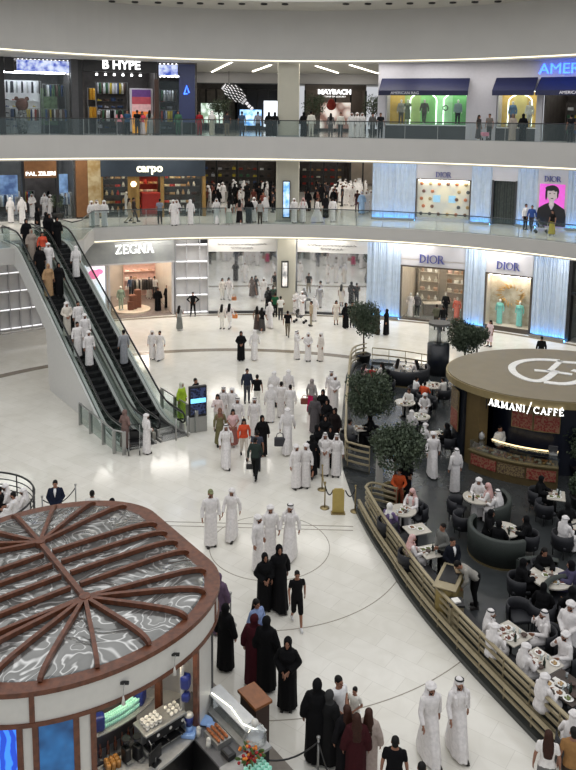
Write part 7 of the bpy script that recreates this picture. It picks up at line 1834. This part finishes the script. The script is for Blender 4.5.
# ------------------------------------------------------------------ top level
TOP = '''
119 99 h.97 180 Gs 226,140,150 60,56,60 | person in pink top behind the top railing under the B HYPE sign
127 101 h1.0 0 Ms 50,80,110 30,34,40 | person in blue t-shirt right of the pink top on the top level
137 103 h1.0 180 Ms 24,24,26 24,24,26 | person in black before the orange poster on the top level
142 107 h.95 10 Gs 210,70,90 220,200,200 | person in red and white clothes before the orange poster
149.5 104 h1.0 180 Gs 150,152,150 130,132,130 | person in grey clothes right of the orange poster
178 102 h1.0 0 Ws 66,104,80 50,80,64 | person in green top before the dark blue panel
199.5 103 h1.0 0 Ws 140,34,42 120,28,36 | person in red clothes at the left of the top gallery
212 104 h1.0 180 ks 170,166,150 | person in khaki robe at the left of the top gallery
227 104 h1.0 180 Ms 60,58,60 120,108,90 | person in grey t-shirt and khaki trousers at the top gallery railing
242 104 h1.0 180 Ms 70,90,120 50,54,70 | person in blue t-shirt before the black shop of the top gallery
258 105 h1.0 180 Ms 150,150,160 40,40,44 | person in pale grey t-shirt before the black shop of the top gallery
269 104 h.98 180 As | left one of two black robed people at the top railing beside the pillar
275 104 h.98 180 As | right one of two black robed people at the top railing beside the pillar
304 103 h1.0 180 As | black robed person right of the pillar on the top level
311.5 102 h1.04 170 Ls 222,218,206 206,200,186 | person in cream shirt and trousers at the top railing
331 105 h.97 180 Ws 110,104,104 90,84,84 | person in grey clothes before the MAYBACH shop
341 103 h1.0 0 Ls 220,216,206 60,60,60 | person in white shirt before the MAYBACH shop
352 103.5 h1.0 0 Ks | left one of three white robed people at the top railing
357.5 102.5 h1.0 0 ks | middle one of three white robed people at the top railing
362.5 103 h1.0 0 Ks | right one of three white robed people at the top railing
373 107 h.98 0 Ls 90,88,86 60,60,60 | person in grey shirt left of the long awning
381 105 h1.0 0 Ms 40,40,44 40,40,44 | person in black t-shirt before the long awning
479.5 112 h.95 40 Gs 60,56,56 80,76,76 | left one of two people with a pink pram between the two awnings
490 112 h1.0 -40 Ms 110,104,100 60,60,60 | right one of two people with a pink pram between the two awnings
513 115.5 h1.0 180 As 160,150,140 120,100,90 | beige robed person before the yellow window
523.5 115.5 h1.0 180 As | black robed person before the yellow window
571.5 116 h1.0 180 Ms 40,40,44 40,40,44 | person in black t-shirt at the right entrance of the top level
'''
for ln in TOP.strip().splitlines():
    a, label = ln.split('|'); f = a.split(); x, yh, face, kind = float(f[0]), float(f[1]), float(f[3]), f[4]
    sc = float(f[2][1:]) if len(f[2]) > 1 else 1.
    d = ray(x, yh)
    q = hit(x, yh, (S2[0], S2[1], S2[2]+rnd.uniform(.75, 1.5 if 265 < x < 306 else 2.2))); q.z = Z2
    person(q, math.radians(face), kind, rgb(f[5]) if len(f) > 5 else None, rgb(f[6]) if len(f) > 6 else None, label.strip(), sc=sc)
p = hit(485, 130, (S2[0], S2[1], S2[2]+1.4)); 
e = empty('pram', 'pink pram between two people on the top level', 'pram', (p.x, p.y, Z2)); PK = cmat((214, 140, 160))
for x in (-.2, .2):
    for y in (-.25, .25): B().cyl((x-.02, y, .1), (x+.02, y, .1), .1, seg=14).obj('wheel', RUBBER, e, True)
B().box((0, 0, .42), (.4, .7, .25), bev=.06).obj('carrycot', PK, e); B().tube([(-.2, .3, .5), (-.2, .5, .95), (.2, .5, .95), (.2, .3, .5)], .015, 6).obj('handle', STEEL, e)
for x in (-.2, .2): B().tube([(x, -.25, .1), (x, .2, .4)], .015, 6).obj('frame_tube', STEEL, e); B().tube([(x, .25, .1), (x, -.2, .4)], .015, 6).obj('frame_tube', STEEL, e)
# ------------------------------------------------------------------ light
w = bpy.data.worlds.new('hall_air'); SC.world = w; w.use_nodes = True
bg = w.node_tree.nodes['Background']; bg.inputs[0].default_value = (.93, .95, 1, 1); bg.inputs[1].default_value = .60
def area(name, loc, sx, sy, power, rot=(0, 0, 0), col=(1, .97, .92), spread=None):
    l = bpy.data.lights.new(name, 'AREA'); l.shape = 'RECTANGLE'; l.size = sx; l.size_y = sy; l.energy = power; l.color = col
    o = bpy.data.objects.new(name, l); COL.objects.link(o); o.location = loc; o.rotation_euler = rot
    return o
area('overhead_fill', (0, 27, 25), 50, 50, 6300, col=(1, .985, .95))  # unseen area light added overhead to brighten the hall and fascias
def arclights(C, r, z, n, a0, a1, power, col=(1, .96, .9), sx=1.2):
    for i in range(n):
        a = math.radians(a0+(a1-a0)*(i+.5)/n); area('soffit_light', (C[0]+r*math.cos(a), C[1]+r*math.sin(a), z), sx, 3.5, power, (0, 0, a), col)
arclights(S1, S1[2]+1.2, Z1-.58, 8, 40, 140, 190); arclights(S2, S2[2]+2.5, Z2-.98, 9, 46, 134, 150); arclights(S3, S3[2]+.75, Z3-.03, 10, 38, 142, 70, sx=.5)
for (x, y, z, p_) in ((-5, 64, Z2-.98, 160), (3, 64, Z2-.98, 160), (8, 66, Z2-.98, 260), (8, 76, Z2-.98, 220), (-6, 74, Z2-.98, 60), (-6, 64, Z3-.03, 90), (5, 64, Z3-.03, 120), (0, 74, Z3-.03, 80)):
    area('gallery_light', (x, y, z), 3, 3, p_)
vs = SC.view_settings; vs.view_transform = 'Standard'; vs.look = 'None'; vs.exposure = .02; vs.gamma = 1; vs.use_curve_mapping = False
SC.cycles.max_bounces = 6; SC.cycles.transparent_max_bounces = 12; SC.cycles.caustics_reflective = False; SC.cycles.caustics_refractive = False
SC.cycles.sample_clamp_indirect = 4
